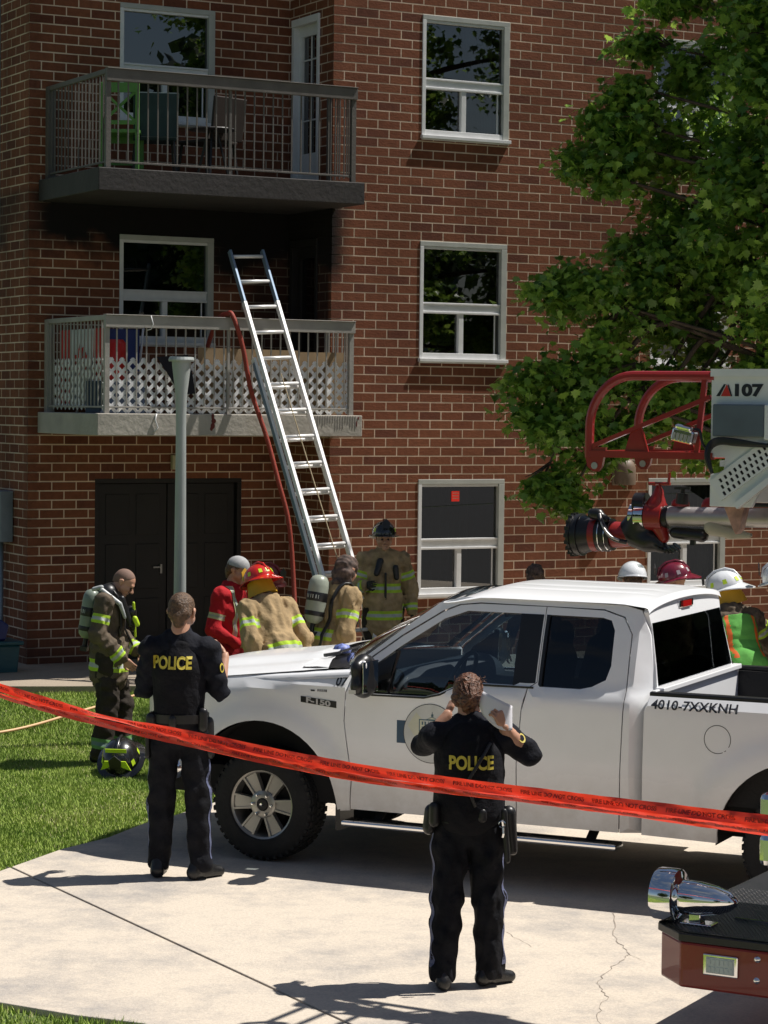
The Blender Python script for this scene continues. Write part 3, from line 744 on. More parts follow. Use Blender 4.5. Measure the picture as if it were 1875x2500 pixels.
lc = empty('lawn_chair', BM @ T(-2.45, .35, 2.99) @ RZ(190), 'white framed patio chair with blue webbing on lower balcony', 'chair')
mb = MB()
for x in (-.25, .25):
    mb.tube([(x, -.22, 0), (x, -.2, .42), (x, .2, .42), (x, .28, .9)], .013, 8); mb.tube([(x, .22, 0), (x, .05, .42)], .013, 8); mb.tube([(x, -.2, .42), (x, -.2, .62), (x, .22, .62)], .013, 8)
mb.tube([(-.25, .28, .9), (.25, .28, .9)], .013, 8); mb.build('frame', M_vinyl, lc, smooth=True)
mb = MB(); mb.box(-.24, .24, -.2, .2, .415, .425); mb.prism([(-.24, .44), (.24, .44), (.24, .88), (-.24, .88)], .21, .22); mb.build('webbing', mat('blue_webbing', (.04, .06, .2), rough=.8), lc)
bk = MB(); bk.prism([(-2.33, 3.57), (-1.98, 3.60), (-1.92, 3.34), (-1.90, 3.20), (-2.02, 3.19), (-2.10, 3.24), (-2.22, 3.42)], -.66, -.652)
o = bk.build('black_cloth', mat('black_cloth', (.006, .006, .009), rough=.9, spec=.1), None, M=BM); tag(o, 'torn black cloth hanging over the white lattice behind the grey pole', 'cloth')
# cords and damage hanging off the lower balcony
mb = MB(); mb.tube([(-2.40, -.665, 3.99), (-2.38, -.68, 3.9), (-2.40, -.67, 3.85), (-2.43, -.64, 3.84)], .005, 6)
mb.tube([(-2.33, -.665, 2.99), (-2.35, -.675, 2.93), (-2.32, -.675, 2.85), (-2.36, -.675, 2.80)], .008, 6)
o = mb.build('cord', M_vinyl, None, M=BM, smooth=True); tag(o, 'white cord dangling over the left front of lower balcony', 'cord')
mb = MB(); r2 = random.Random(4)
for (x, z) in ((-2.9, 2.93), (-2.86, 2.9), (-2.9, 2.83), (-2.72, 2.82), (-2.66, 2.86), (-2.6, 2.8)):
    mb.lathe([(.001, .006), (.014 * r2.uniform(.7, 1.4), .004), (.02, 0)], 7, T(x, -.661, z) @ RX(90))
pass
mb = MB()
for (x, z, w, h) in ((-1.70, 2.965, .03, .07), (-1.69, 2.92, .05, .05), (-1.70, 2.87, .045, .06), (-1.715, 2.84, .03, .04), (.0, 2.96, .02, .03), (-.02, 2.9, .015, .06)):
    mb.lathe([(.001, .003), (w * .5, .002), (w * .55, 0)], 9, T(x, -.662, z) @ RX(90), sy=h / w)
mb.build('stain', mat('rust_stain', (.13, .02, .015), rough=.8), b2)
mb = MB()
for (x, h) in ((.03 * k - .55, .06 + .1 * r2.random()) for k in range(18)):
    mb.box(x, x + .007, -.6635, -.6615, 2.985 - h, 2.985)
mb.build('water_streak', mat('streak', (.22, .2, .18), rough=.8), b2)
# hose pulled over the rail
M_hose = mat('red_hose', (.28, .035, .018), rough=.65, bump=.4, bscale=120)
P_ = [(-1.545, -.10, 3.6), (-1.53, -.35, 3.95), (-1.51, -.60, 4.04), (-1.50, -.72, 3.99), (-1.41, -.76, 3.68), (-1.32, -.78, 3.23), (-1.17, -.85, 2.75), (-1.08, -.95, 2.3), (-.99, -1.02, 1.87), (-.96, -1.08, 1.29), (-1.0, -1.2, .8), (-1.15, -1.4, .4), (-1.5, -1.7, .3), (-2.0, -1.9, .3)]
def spline(P_, n=8):
    P_ = [Vector(p) for p in P_]; out_ = []
    for i in range(len(P_) - 1):
        a, b, c, d = P_[max(i - 1, 0)], P_[i], P_[i + 1], P_[min(i + 2, len(P_) - 1)]
        for k in range(n):
            t = k / n; out_.append(.5 * ((2 * b) + (c - a) * t + (2 * a - 5 * b + 4 * c - d) * t * t + (3 * b - a - 3 * c + d) * t ** 3))
    return out_ + [P_[-1]]
mb = MB(); mb.tube(spline(P_), .024, 10); o = mb.build('fire_hose', M_hose, None, M=BM, smooth=True); tag(o, 'dark red fire hose hanging over the lower balcony rail to the ground', 'hose')
mb = MB(); mb.tube(spline([(-6, 21.2, .05), (-4.4, 21.75, .035), (-3.5, 22.2, .05), (-2.84, 23.0, .16), (-2.4, 23.6, .24)]), .014, 8)
o = mb.build('garden_hose', mat('pale_orange', (.65, .40, .2), rough=.5), None, smooth=True); tag(o, 'thin pale orange line lying across the lawn behind the tape', 'hose')
# pole on the lawn
pm = empty('metal_pole', T(-1.855, 22.0, .02), 'tall pale grey tapered pole with a flared cap standing in front of the building', 'pole')
M_pole = mat('galvanised', (.36, .39, .38), rough=.5, metal=.15, var=.08, scale=3)
mb = MB(); mb.lathe([(.066, 0), (.056, 1.4), (.046, 2.9), (.052, 3.15), (.085, 3.42), (.088, 3.46)], 24); mb.build('shaft', M_pole, pm, auto=30, smooth=True)
mb = MB(); mb.lathe([(0, 3.46), (.115, 3.46), (.12, 3.475), (.11, 3.50), (0, 3.50)], 20); mb.bar((-.1, 0, 3.5), (.13, 0, 3.49), .03, .012); mb.build('cap', M_pole, pm, smooth=False)

# ---------------------------------------------------------------- extension ladder
lad = empty('extension_ladder', BM @ T(-.93, -2.84, .12), 'long aluminium extension ladder leaning on the lower balcony rail', 'ladder')
M_al = mat('bright_aluminium', (.80, .79, .78), rough=.38, metal=.25, var=.06, scale=5); M_bl = mat('blue_rail', (.16, .22, .30), rough=.4, metal=.4)
top = Vector((-.29, 2.50, 4.55)); dl = top.normalized(); LL = top.length; side = Vector((1, 0, 0)); side = (side - dl * side.dot(dl)).normalized(); nrm = side.cross(dl); nrm = nrm if nrm.y < 0 else -nrm
def rail_(a, b, s, off, m, w=.03, d=.065, nm='rail'):
    q = MB(); q.bar(dl * a + side * s + nrm * off, dl * b + side * s + nrm * off, w, d, up=nrm); return q.build(nm, m, lad, bevel=.004)
for s in (-1, 1):
    rail_(0, 3.95, s * .225, 0, M_al, .032, .07); rail_(0, 3.9, s * .225 + s * .0175, -.0, M_bl, .003, .05, 'rail_strip')
    rail_(1.15, LL - .62, s * .19, .075, M_al, .036, .06); rail_(LL - .62, LL, s * .19, .075, M_bl, .028, .06, 'rail_tip')
    q = MB(); q.bar(side * s * .225, side * s * .225 - dl * .06, .05, .1, up=nrm); q.build('foot', M_blk, lad)
s_ = .25
while s_ < 3.9: q = MB(); q.tube([dl * s_ - side * .21, dl * s_ + side * .21], .019, 8); q.build('rung', M_al, lad, smooth=True); s_ += .305
s_ = 1.47
while s_ < LL - .05: q = MB(); q.tube([dl * s_ - side * .18 + nrm * .075, dl * s_ + side * .18 + nrm * .075], .019, 8); q.build('rung', M_al, lad, smooth=True); s_ += .305
q = MB(); q.tube(spline([dl * 3.7 + nrm * .12 - side * .03, dl * 2.5 + nrm * .1 - side * .0, dl * 1.2 + nrm * .11 + side * .02, dl * .5 + nrm * .12 + side * .06]), .006, 6); q.build('halyard', mat('rope', (.4, .32, .2), rough=.9), lad)
# ================================================================ white pickup truck
M_white = mat('white_paint', (.88, .89, .905), rough=.26, var=.015, coat=.35, spec=.5)
def add_dirt(m, ob):
    nt = m.node_tree; L = nt.links.new; b = nt.nodes['Principled BSDF']; src = b.inputs['Base Color'].links[0].from_socket
    tc = N(nt, 'TexCoord'); tc.object = ob; sp = N(nt, 'SeparateXYZ'); L(tc.outputs['Object'], sp.inputs[0])
    n = N(nt, 'TexNoise'); n.inputs['Scale'].default_value = 5; n.inputs['Detail'].default_value = 7; n.inputs['Roughness'].default_value = .7; L(tc.outputs['Object'], n.inputs[0])
    q = N(nt, 'MapRange'); q.interpolation_type = 'SMOOTHSTEP'; q.inputs[1].default_value = .95; q.inputs[2].default_value = .38; L(sp.outputs[2], q.inputs[0])
    u = N(nt, 'Math', operation='MULTIPLY'); L(q.outputs[0], u.inputs[0]); L(n.outputs[0], u.inputs[1]); u2 = N(nt, 'Math', operation='MULTIPLY'); u2.inputs[1].default_value = .8; L(u.outputs[0], u2.inputs[0])
    x = N(nt, 'MixRGB'); x.inputs[2].default_value = (.34, .28, .21, 1); L(u2.outputs[0], x.inputs[0]); L(src, x.inputs[1]); L(x.outputs[0], b.inputs['Base Color'])
    r = N(nt, 'MapRange'); r.inputs[3].default_value = .24; r.inputs[4].default_value = .55; L(u2.outputs[0], r.inputs[0]); L(r.outputs[0], b.inputs['Roughness'])
M_black = mat('black_trim', (.012, .012, .013), rough=.35, var=.1)
M_rub = mat('tyre_rubber', (.014, .014, .014), rough=.85, var=.25, scale=9, bump=.3, bscale=50)
M_chrome = mat('chrome', (.85, .85, .85), rough=.06, metal=1, var=.0)
M_rim = mat('rim_silver', (.42, .41, .38), rough=.32, metal=.75, var=.1)
M_under = mat('underbody', (.01, .01, .01), rough=.9)
M_int = mat('cab_interior', (.05, .05, .055), rough=.8, var=.2)
M_autog = glass('truck_glass', tint=(.38, .47, .52), refl=.95); M_rearg = glass('truck_rear_glass', tint=(.10, .11, .12), refl=.75, k=(1.0, .02))
M_liner = mat('bed_liner', (.015, .015, .016), rough=.75, bump=.3)
TM = Matrix.Translation((-.814, 16.266, 0)) @ RZ(-25)
trk = empty('pickup_truck', TM, 'white pickup truck with round county emblem on the door and 4010-7XXKNH on its side', 'pickup truck')
W = 1.98
add_dirt(M_white, trk)
def ss(a, b, x): t = min(1, max(0, (x - a) / (b - a))); return t * t * (3 - 2 * t)
def arch(t, h, tc_, hc=.40):
    d = math.hypot(t - tc_, (h - hc) * 1.02); return d
bedflag = [0]
def side(t, h):
    """inset of the outer skin from the widest plane"""
    y = .028 * ss(.9, .40, h) + .004
    top = 1.235 if t > .6 else 1.235 - .10 * ss(.6, -.6, t)
    y += .055 * ss(top - .015, top + .085, h) + .10 * max(0, h - top - .05) * (1 if h < 1.34 else 0)
    for tc_ in (0, 3.683):
        d = arch(t, h, tc_); e = ss(.74, .60, d) * ss(.40, .5, h)
        y -= .030 * e
    if t < -.3: y += .22 * max(0, (-t - .3) / .62) ** 2.4
    if h > 1.30 and t > .5: y = .062 + (h - 1.30) * .285 + .10 * max(0, h - 1.30) ** 2
    if 2.56 < t < 2.8 and not bedflag[0]: y += .115 * (max(0, min(1, (t - 2.59) / .13))) ** 2 * ss(1.84, 1.72, h)
    return y
def arc(tc_, hc, r, a0, a1, n=18):
    return [(tc_ + r * math.cos(R(a0 + (a1 - a0) * i / n)), hc + r * math.sin(R(a0 + (a1 - a0) * i / n))) for i in range(n + 1)]
def near_far(nm, outer, holes, m, sub=None, parent=None, step=.07, both=True, off=0):
    res = []
    for s in ((0, 1) if both else (0,)):
        q = MB(); panel(q, outer, holes, lambda x, z: side(x, z) + off, step)
        if s: q.v = [(x, W - y, z) for x, y, z in q.v]
        o = q.build(nm, m, parent or trk, smooth=True, auto=28); res.append(o)
    return res
RA = .565
fender = [(-.86, .62), (-.60, .60)] + [p for p in arc(0, .40, RA, 160, -1, 22)] + [(.655, .40), (.668, .62), (.615, 1.0), (.625, 1.19), (.655, 1.318), (.40, 1.298), (.1, 1.266), (-.32, 1.224), (-.70, 1.165), (-.88, 1.10)]
near_far('fender', fender, [], M_white)
doorw = [(.685, 1.205), (.80, 1.193), (1.20, 1.198), (1.30, 1.225), (1.46, 1.302), (1.80, 1.303), (1.80, 1.757), (1.42, 1.757), (1.26, 1.70), (.98, 1.512), (.76, 1.345), (.70, 1.27)]
door = [(.663, .41), (.676, .62), (.623, 1.0), (.633, 1.19), (.668, 1.325), (.70, 1.362), (.98, 1.573), (1.25, 1.745), (1.36, 1.79), (1.50, 1.806), (1.962, 1.806), (1.962, 1.33), (1.905, 1.29), (1.88, 1.15), (1.850, .80), (1.846, .41)]
fd = near_far('front_door', door, [doorw], M_white)
reard = [(1.853, .41), (1.857, .80), (1.887, 1.15), (1.912, 1.287), (1.969, 1.33), (1.969, 1.806), (2.36, 1.80), (2.50, 1.76), (2.565, 1.66), (2.572, 1.25), (2.555, .80), (2.545, .41)]
rearw = [(1.995, 1.303), (2.26, 1.303), (2.34, 1.322), (2.43, 1.37), (2.455, 1.46), (2.45, 1.68), (2.42, 1.74), (2.36, 1.755), (1.995, 1.757)]
rd = near_far('rear_door', reard, [rearw], M_white)
cabc = [(2.553, .41), (2.562, .80), (2.580, 1.25), (2.573, 1.66), (2.508, 1.767), (2.363, 1.808), (1.5, 1.814), (1.352, 1.797), (1.24, 1.752), (.97, 1.580), (.69, 1.369), (.655, 1.335), (.62, 1.345), (.97, 1.618), (1.21, 1.80), (1.36, 1.842), (1.6, 1.852), (2.5, 1.838), (2.615, 1.81), (2.675, 1.66), (2.725, 1.33), (2.715, 1.20), (2.69, .41)]
near_far('cab_frame', cabc, [], M_white)
bed = [(2.70, .41), (2.715, 1.20), (2.738, 1.292), (4.93, 1.292), (4.95, 1.0), (4.93, .62), (4.28, .60)] + arc(3.683, .40, RA - .0, 20, 180, 22) + [(3.115 + .1, .41)]
bed = [(2.70, .41), (2.715, 1.20), (2.738, 1.292), (4.93, 1.292), (4.95, 1.0), (4.93, .62), (4.26, .60)] + arc(3.74, .40, .545, 22, 180, 22)
bedflag[0] = 1; near_far('bed_side', bed, [], M_white); bedflag[0] = 0
# bed cap, floor, inner walls, bulkhead, tailgate
mb = MB()
for s in (0, 1):
    y0, y1 = (.055, .135) if s == 0 else (W - .135, W - .055); mb.box(2.73, 4.92, y0, y1, 1.285, 1.318)
mb.build('bed_rail_cap', M_black, trk, bevel=.01)
mb = MB(); mb.box(2.78, 4.88, .13, .15, .66, 1.285); mb.box(2.78, 4.88, W - .15, W - .13, .66, 1.285); mb.box(2.76, 4.88, .13, W - .13, .62, .66); mb.box(3.3, 4.1, .15, .34, .66, .88); mb.box(3.3, 4.1, W - .34, W - .15, .66, .88)
mb.build('bed_liner', M_liner, trk)
mb = MB(); mb.box(2.745, 2.775, .06, W - .06, .55, 1.325); mb.box(2.74, 2.80, .14, W - .14, 1.30, 1.335); mb.build('bulkhead', M_white, trk, bevel=.006)
mb = MB(); mb.box(4.90, 4.96, .12, W - .12, .60, 1.31); mb.build('tailgate', M_white, trk, bevel=.02)
for y in (.03, W - .15):
    mb = MB(); mb.box(4.86, 4.965, y, y + .12, .85, 1.25); mb.build('tail_light', mat('lamp_red', (.4, .01, .01), rough=.15) if y < .1 else bpy.data.materials['lamp_red'], trk, bevel=.02)
mb = MB(); mb.box(4.93, 5.08, .12, W - .12, .45, .62); mb.build('rear_bumper', M_chrome, trk, bevel=.03)
# roof skin
def hr(t): return 1.842 + .012 * ss(1.2, 1.6, t) - .010 * ss(2.1, 2.7, t) if t > 1.21 else 1.842
def roofz(t, v):
    base = 1.848 - .045 * ss(1.55, 1.25, t) - .02 * ss(2.45, 2.68, t)
    return base + .062 * (1 - (2 * v - 1) ** 2) ** .62 - .05 * ss(1.45, 1.20, t) * (1 - abs(2 * v - 1) ** 3)
mb = MB()
def rf(t, v):
    yi = .222 + .0 * v; w = (W - 2 * yi)
    vv = .5 - .5 * math.cos(math.pi * v) if False else v
    z = roofz(t, v)
    for g in (.22, .36, .64, .78): z -= .007 * math.exp(-((v - g) / .012) ** 2) * ss(1.5, 1.7, t) * ss(2.6, 2.45, t)
    if t > 2.66: z -= .035
    return (t, yi + w * vv, z)
vs_ = [0, .004, .012, .025, .05, .08, .12, .16, .19, .205, .22, .235, .25, .3, .345, .36, .375, .42, .5]; vs_ = vs_ + [1 - v for v in vs_[-2::-1]]
mb.grid(rf, [1.235, 1.27, 1.32, 1.4, 1.5, 1.6, 1.8, 2.0, 2.2, 2.4, 2.5, 2.58, 2.63, 2.655, 2.668], vs_); mb.build('roof', M_white, trk, smooth=True)
# rear of the cab with its window
def rear_t(h): return 2.745 - .0 * h - .20 * max(0, h - 1.30) ** 1.15
mb = MB()
rw = [(.20, 1.34), (W - .20, 1.34), (W - .27, 1.73), (.27, 1.73)]
ro = [(.15, .42), (W - .15, .42), (W - .17, 1.3), (W - .26, 1.70), (W - .235, 1.80), (W - .3, 1.842), (W - .5, 1.868), (W / 2, 1.886), (.5, 1.868), (.3, 1.842), (.235, 1.80), (.26, 1.70), (.17, 1.3)]
q = MB(); panel(q, ro, [rw], lambda x, z: 0, .12); q.v = [(rear_t(z) + (-.03 if abs(y) > .015 else 0), x, z) for x, y, z in q.v]
q.build('cab_back', M_white, trk, smooth=True, auto=30)
q = MB(); q.add([(rear_t(z) + .004, y, z) for y, z in rw], [(0, 1, 2, 3)]); q.build('rear_window', M_rearg, trk, fix=False)
q = MB(); q.box(2.63, 2.665, .84, 1.14, 1.785, 1.835); bl = q.build('high_brake_light', M_chrome, trk, bevel=.006)
q = MB(); q.box(2.655, 2.672, .90, 1.08, 1.79, 1.83); q.build('lens', bpy.data.materials['lamp_red'], bl)
# hood
def hoodz(t, v):
    e = 1.205 + (t + .40) * .115 if t < .5 else 1.30
    e = 1.224 + (t + .32) * .117 + .018
    c = 1.0 - abs(2 * v - 1) ** 2.6
    z = e + .085 * c - .012 * math.exp(-((abs(v - .5) - .33) / .03) ** 2) + .012 * ss(.30, .24, abs(v - .5))
    return z - .16 * max(0, (-t - .55) / .38) ** 2
mb = MB()
def hf(t, v):
    yi = .075 + (.22 * max(0, (-t - .3) / .62) ** 2.4) + (.03 if t > .3 else 0); return (t - .09 * (1 - abs(2 * v - 1) ** 2) * ss(-.3, -.9, t) - .17 * (1 - abs(2 * v - 1) ** 2) * ss(.0, .40, t) * 1, yi + (W - 2 * yi) * v, hoodz(t, v))
mb.grid(hf, [-.93, -.91, -.88, -.82, -.74, -.64, -.5, -.35, -.2, 0, .15, .28, .36, .40, .45], [0, .006, .015, .03, .05, .08, .12, .16, .19, .22, .26, .3, .36, .43, .5, .57, .64, .7, .74, .78, .81, .84, .88, .92, .95, .97, .985, .994, 1])
mb.build('hood', M_white, trk, smooth=True)
# upper fender strip between side skin and hood, cowl
mb = MB()
for s in (0, 1):
    pts = [-.86, -.7, -.5, -.32, 0, .2, .4, .64]
    q = [[(t, side(t, 1.2) + a, min(1.224 + (t + .32) * .100, 1.322) + b if t > -.7 else 1.224 + (t + .32) * .105 + b - .10 * max(0, (-t - .6) / .3)) for a, b in ((.028, -.03), (.035, .0), (.06, .014), (.15, .02))] for t in pts]
    if s: q = [[(x, W - y, z) for x, y, z in r_] for r_ in q]
    k = len(mb.v); mb.v += [p for r_ in q for p in r_]
    for i in range(len(q) - 1):
        for j in range(3): mb.f.append((k + i * 4 + j, k + i * 4 + j + 1, k + (i + 1) * 4 + j + 1, k + (i + 1) * 4 + j)); mb.m.append(0)
mb.build('fender_top', M_white, trk, smooth=True)
mb = MB(); mb.grid(lambda u, v: (.25 + .42 * u - .16 * (1 - (2 * v - 1) ** 2) * (1 - .4 * u), .12 + (W - .24) * v, 1.325 + .025 * u + .045 * (1 - (2 * v - 1) ** 2)), [0, .3, .6, 1], [i / 16 for i in range(17)]); mb.build('cowl', M_black, trk, smooth=True)
mb = MB()
for y in (.45, 1.15): mb.bar((.36, y, 1.405), (.50, y + .5, 1.475), .02, .012); mb.bar((.36, y, 1.40), (.30, y - .1, 1.39), .03, .02)
mb.build('wiper', M_black, trk)
mb = MB(); mb.lathe([(0, 0), (.06, 0), (.065, .02), (.05, .05), (0, .065)], 16, T(.30, .62, 1.385)); o = mb.build('crumpled_tape', mat('blue_bag', (.12, .16, .4), rough=.5, var=.6, scale=60), None, smooth=True, M=TM); tag(o, 'small blue and white bundle lying at the base of the windshield', 'bundle')
# windshield
def ws(u, v):
    a = 2 * v - 1; tb = .60 - .30 * (1 - a * a); tt_ = 1.23 - .07 * (1 - a * a)
    zb = 1.335 + .055 * (1 - a * a); zt = 1.795 + .055 * (1 - a * a)
    yb = .13; yt = .245
    return (tb + (tt_ - tb) * u, (yb + (yt - yb) * u) + (W - 2 * (yb + (yt - yb) * u)) * v, zb + (zt - zb) * u + .02 * math.sin(math.pi * u))
mb = MB(); mb.grid(ws, [i / 8 for i in range(9)], [i / 16 for i in range(17)]); mb.build('windshield', M_autog, trk, smooth=True, fix=False)
mb = MB()
for v, vv in ((0, .03), (.97, 1)): mb.grid(lambda u, w_: tuple(Vector(ws(u, w_)) + Vector((-.004, 0, .004))), [i / 8 for i in range(9)], [v, vv])
mb.grid(lambda u, w_: tuple(Vector(ws(u, w_)) + Vector((-.004, 0, .006))), [.92, 1.0], [i / 16 for i in range(17)])
mb.build('windshield_band', M_black, trk, smooth=True)
# side glass and black pillar cladding
for s in (0, 1):
    def put(poly, nm, m, par, off=.018, st=.12):
        q = MB(); panel(q, poly, [], lambda x, z: side(x, max(z, 1.302)) + off - (.012 if z < 1.302 else 0), st)
        if s: q.v = [(x, W - y, z) for x, y, z in q.v]
        return q.build(nm, m, par, smooth=True, fix=False)
    g = put(doorw, 'window_pane', M_autog, fd[s]); put(rearw, 'window_pane', M_rearg, rd[s])
    put([(1.80, 1.303), (1.955, 1.303), (1.955, 1.757), (1.80, 1.757)], 'pillar_cover', M_black, fd[s], -.002)
    put([(1.975, 1.303), (1.997, 1.303), (1.997, 1.757), (1.975, 1.757)], 'pillar_cover', M_black, rd[s], -.002)
    # belt moulding, window front divider
    q = MB(); pts = [(.69, 1.198), (.80, 1.186), (1.20, 1.190), (1.31, 1.217), (1.46, 1.293), (1.95, 1.296)]
    for a, b in zip(pts, pts[1:]): q.bar((a[0], side(a[0], a[1]) + .0, a[1]), (b[0], side(*b) + .0, b[1]), .014, .012)
    q.bar((.905, side(.9, 1.31) + .01, 1.2), (.955, side(.95, 1.5) + .01, 1.48), .035, .02)
    if s: q.v = [(x, W - y, z) for x, y, z in q.v]
    q.build('window_trim', M_black, fd[s])
    q = MB(); panel(q, [(.687, 1.206), (.90, 1.196), (.95, 1.47), (.76, 1.345), (.70, 1.27)], [], lambda x, z: side(x, max(z, 1.302)) + .010, .1)
    if s: q.v = [(x, W - y, z) for x, y, z in q.v]
    q.build('sail_panel', M_black, fd[s])
    # mirror
    def my(y): return y if not s else W - y
    mir = empty('mirror', T(0, 0, 0), None, None, parent=trk)
    V_, F_ = solid([('c', (.84, my(-.07), 1.27), (.84, my(-.25), 1.27), .055, .05, (1.0, 1, .8)), ('c', (.83, my(-.08), 1.39), (.83, my(-.24), 1.38), .055, .045, (1, 1, .8)), ('c', (.84, my(-.16), 1.25), (.84, my(-.16), 1.42), .06, .05)], .013, .05)
    q = MB(); add_np(q, V_, F_); mh = q.build('mirror_housing', M_black, mir, smooth=True, fix=False)
    bpy.data.objects.remove(mir); mh.name = 'mirror'; mh.parent = trk
    q = MB(); q.box(.888, .893, *(sorted((my(-.05), my(-.28)))), 1.225, 1.43); q.build('mirror_glass', M_chrome, mh, bevel=.002)
    q = MB(); q.bar((.80, my(.03), 1.24), (.80, my(-.1), 1.25), .08, .05); q.build('mirror_arm', M_black, mh)
    q = MB(); q.box(.80, .85, *(sorted((my(-.305), my(-.30)))), 1.225, 1.25); q.build('turn_signal', mat('lens_clear', (.6, .6, .55), rough=.2) if s == 0 else bpy.data.materials['lens_clear'], mh)
    q = MB(); V_, F_ = solid([('e', (.875, my(-.235), 1.405), (.022, .016, .035))], .006, .01); add_np(q, V_, F_); q.build('mirror_cap', M_white, mh, smooth=True, fix=False)
# dark inner shell under the skins
mb = MB(); mb.box(-.80, 2.66, .12, W - .12, .42, .62); mb.box(-.8, .36, .25, W - .25, .5, 1.14); mb.box(.64, 2.66, .11, W - .11, .44, 1.18)
mb.box(2.8, 4.9, .16, W - .16, .45, .62); mb.build('underbody', M_under, trk)
for tc_ in (0, 3.72):
    mb = MB()
    for y0, y1 in ((.05, .42), (W - .42, W - .05)):
        P = arc(tc_, .40, .56 if tc_ == 0 else .54, -2, 182, 20); k = len(mb.v)
        mb.v += [(x, y0, z) for x, z in P] + [(x, y1, z) for x, z in P]; n = len(P)
        mb.f += [(k + i, k + i + 1, k + n + i + 1, k + n + i) for i in range(n - 1)]; mb.m += [0] * (n - 1)
        yy = y1 if y0 < .1 else y0; mb.prism(P, yy, yy + .005)
    mb.build('wheel_well', M_under, trk)
# interior
mb = MB()
for y in (.30, 1.18):
    V_, F_ = solid([('c', (1.62, y + .12, .95), (1.62, y + .38, .95), .14, .14, (.6, 1, 1.3)), ('c', (1.84, y + .13, 1.02), (1.93, y + .13, 1.42), .14, .12, (1.5, 1, 1)), ('c', (1.84, y + .36, 1.02), (1.93, y + .36, 1.42), .14, .12, (1.5, 1, 1)), ('e', (1.97, y + .25, 1.60), (.05, .13, .10))], .03, .05); add_np(mb, V_, F_)
V_, F_ = solid([('c', (2.5, .4, 1.0), (2.5, 1.58, 1.0), .16, .16), ('c', (2.56, .4, 1.3), (2.56, 1.58, 1.3), .11, .11)], .04, .05); add_np(mb, V_, F_)
mb.build('seat', M_int, trk, smooth=True, fix=False)
mb = MB(); V_, F_ = solid([('c', (.86, .25, 1.16), (.86, W - .25, 1.16), .16, .16, (.8, 1, 1)), ('c', (.98, .5, 1.24), (.98, .85, 1.24), .09, .09)], .03, .06); add_np(mb, V_, F_); mb.build('dashboard', M_int, trk, smooth=True, fix=False)
mb = MB(); sw = Matrix.Translation((1.20, .62, 1.27)) @ RY(-65)
mb.tube([sw @ Vector((.185 * math.cos(2 * math.pi * i / 28), .185 * math.sin(2 * math.pi * i / 28), 0)) for i in range(28)], .016, 8, closed=True)
for a in (0, 120, 240): mb.bar(sw @ Vector((0, 0, 0)), sw @ Vector((.18 * math.cos(R(a + 90)), .18 * math.sin(R(a + 90)), 0)), .03, .02)
mb.build('steering_wheel', M_black, trk, smooth=True, auto=40)
mb = MB(); mb.box(1.38, 1.41, .93, 1.17, 1.66, 1.73); mb.build('rear_view_mirror', M_black, trk, bevel=.01)
# headlining keeps the cab dark
mb = MB(); mb.box(1.35, 2.6, .25, W - .25, 1.80, 1.815); mb.build('headliner', M_int, trk)
# front end
mb = MB(); mb.box(-.97, -.80, .18, W - .18, .72, 1.12); mb.build('grille', M_chrome, trk, bevel=.03)
mb = MB()
for z in (.78, .86, .94, 1.02): mb.box(-.985, -.96, .45, W - .45, z, z + .05)
mb.build('grille_bar', M_black, trk)
for y in (.10, W - .40):
    mb = MB(); mb.box(-.95, -.72, y, y + .3, .82, 1.12); mb.build('headlight', bpy.data.materials['lens_clear'], trk, bevel=.04)
mb = MB(); V_, F_ = solid([('c', (-.90, .26, .58), (-.90, W - .26, .58), .10, .10), ('c', (-.90, .26, .58), (-.72, .11, .58), .10, .09), ('c', (-.90, W - .26, .58), (-.72, W - .11, .58), .10, .09)], .03, .03); add_np(mb, V_, F_); mb.build('front_bumper', M_chrome, trk, smooth=True, fix=False)
# running boards
for s in (0, 1):
    y0 = -.055 if s == 0 else W - .10
    mb = MB(); mb.box(.63, 2.56, y0, y0 + .155, .305, .345); mb.build('running_board', M_chrome, trk, bevel=.014)
    mb = MB()
    for i in range(6): mb.box(.75 + i * .30, .98 + i * .30, y0 + .03, y0 + .12, .345, .350)
    mb.build('step_pad', M_black, trk)
    mb = MB()
    for t_ in (.85, 1.6, 2.35): mb.bar((t_, y0 + .08 if s == 0 else y0 + .08, .32), (t_, .22 if s == 0 else W - .22, .45), .06, .02)
    mb.build('board_bracket', M_under, trk)
    mb = MB(); mb.box(.55, .585, (.03 if s == 0 else W - .24), (.24 if s == 0 else W - .03), .26, .46); mb.build('mud_flap', M_black, trk)
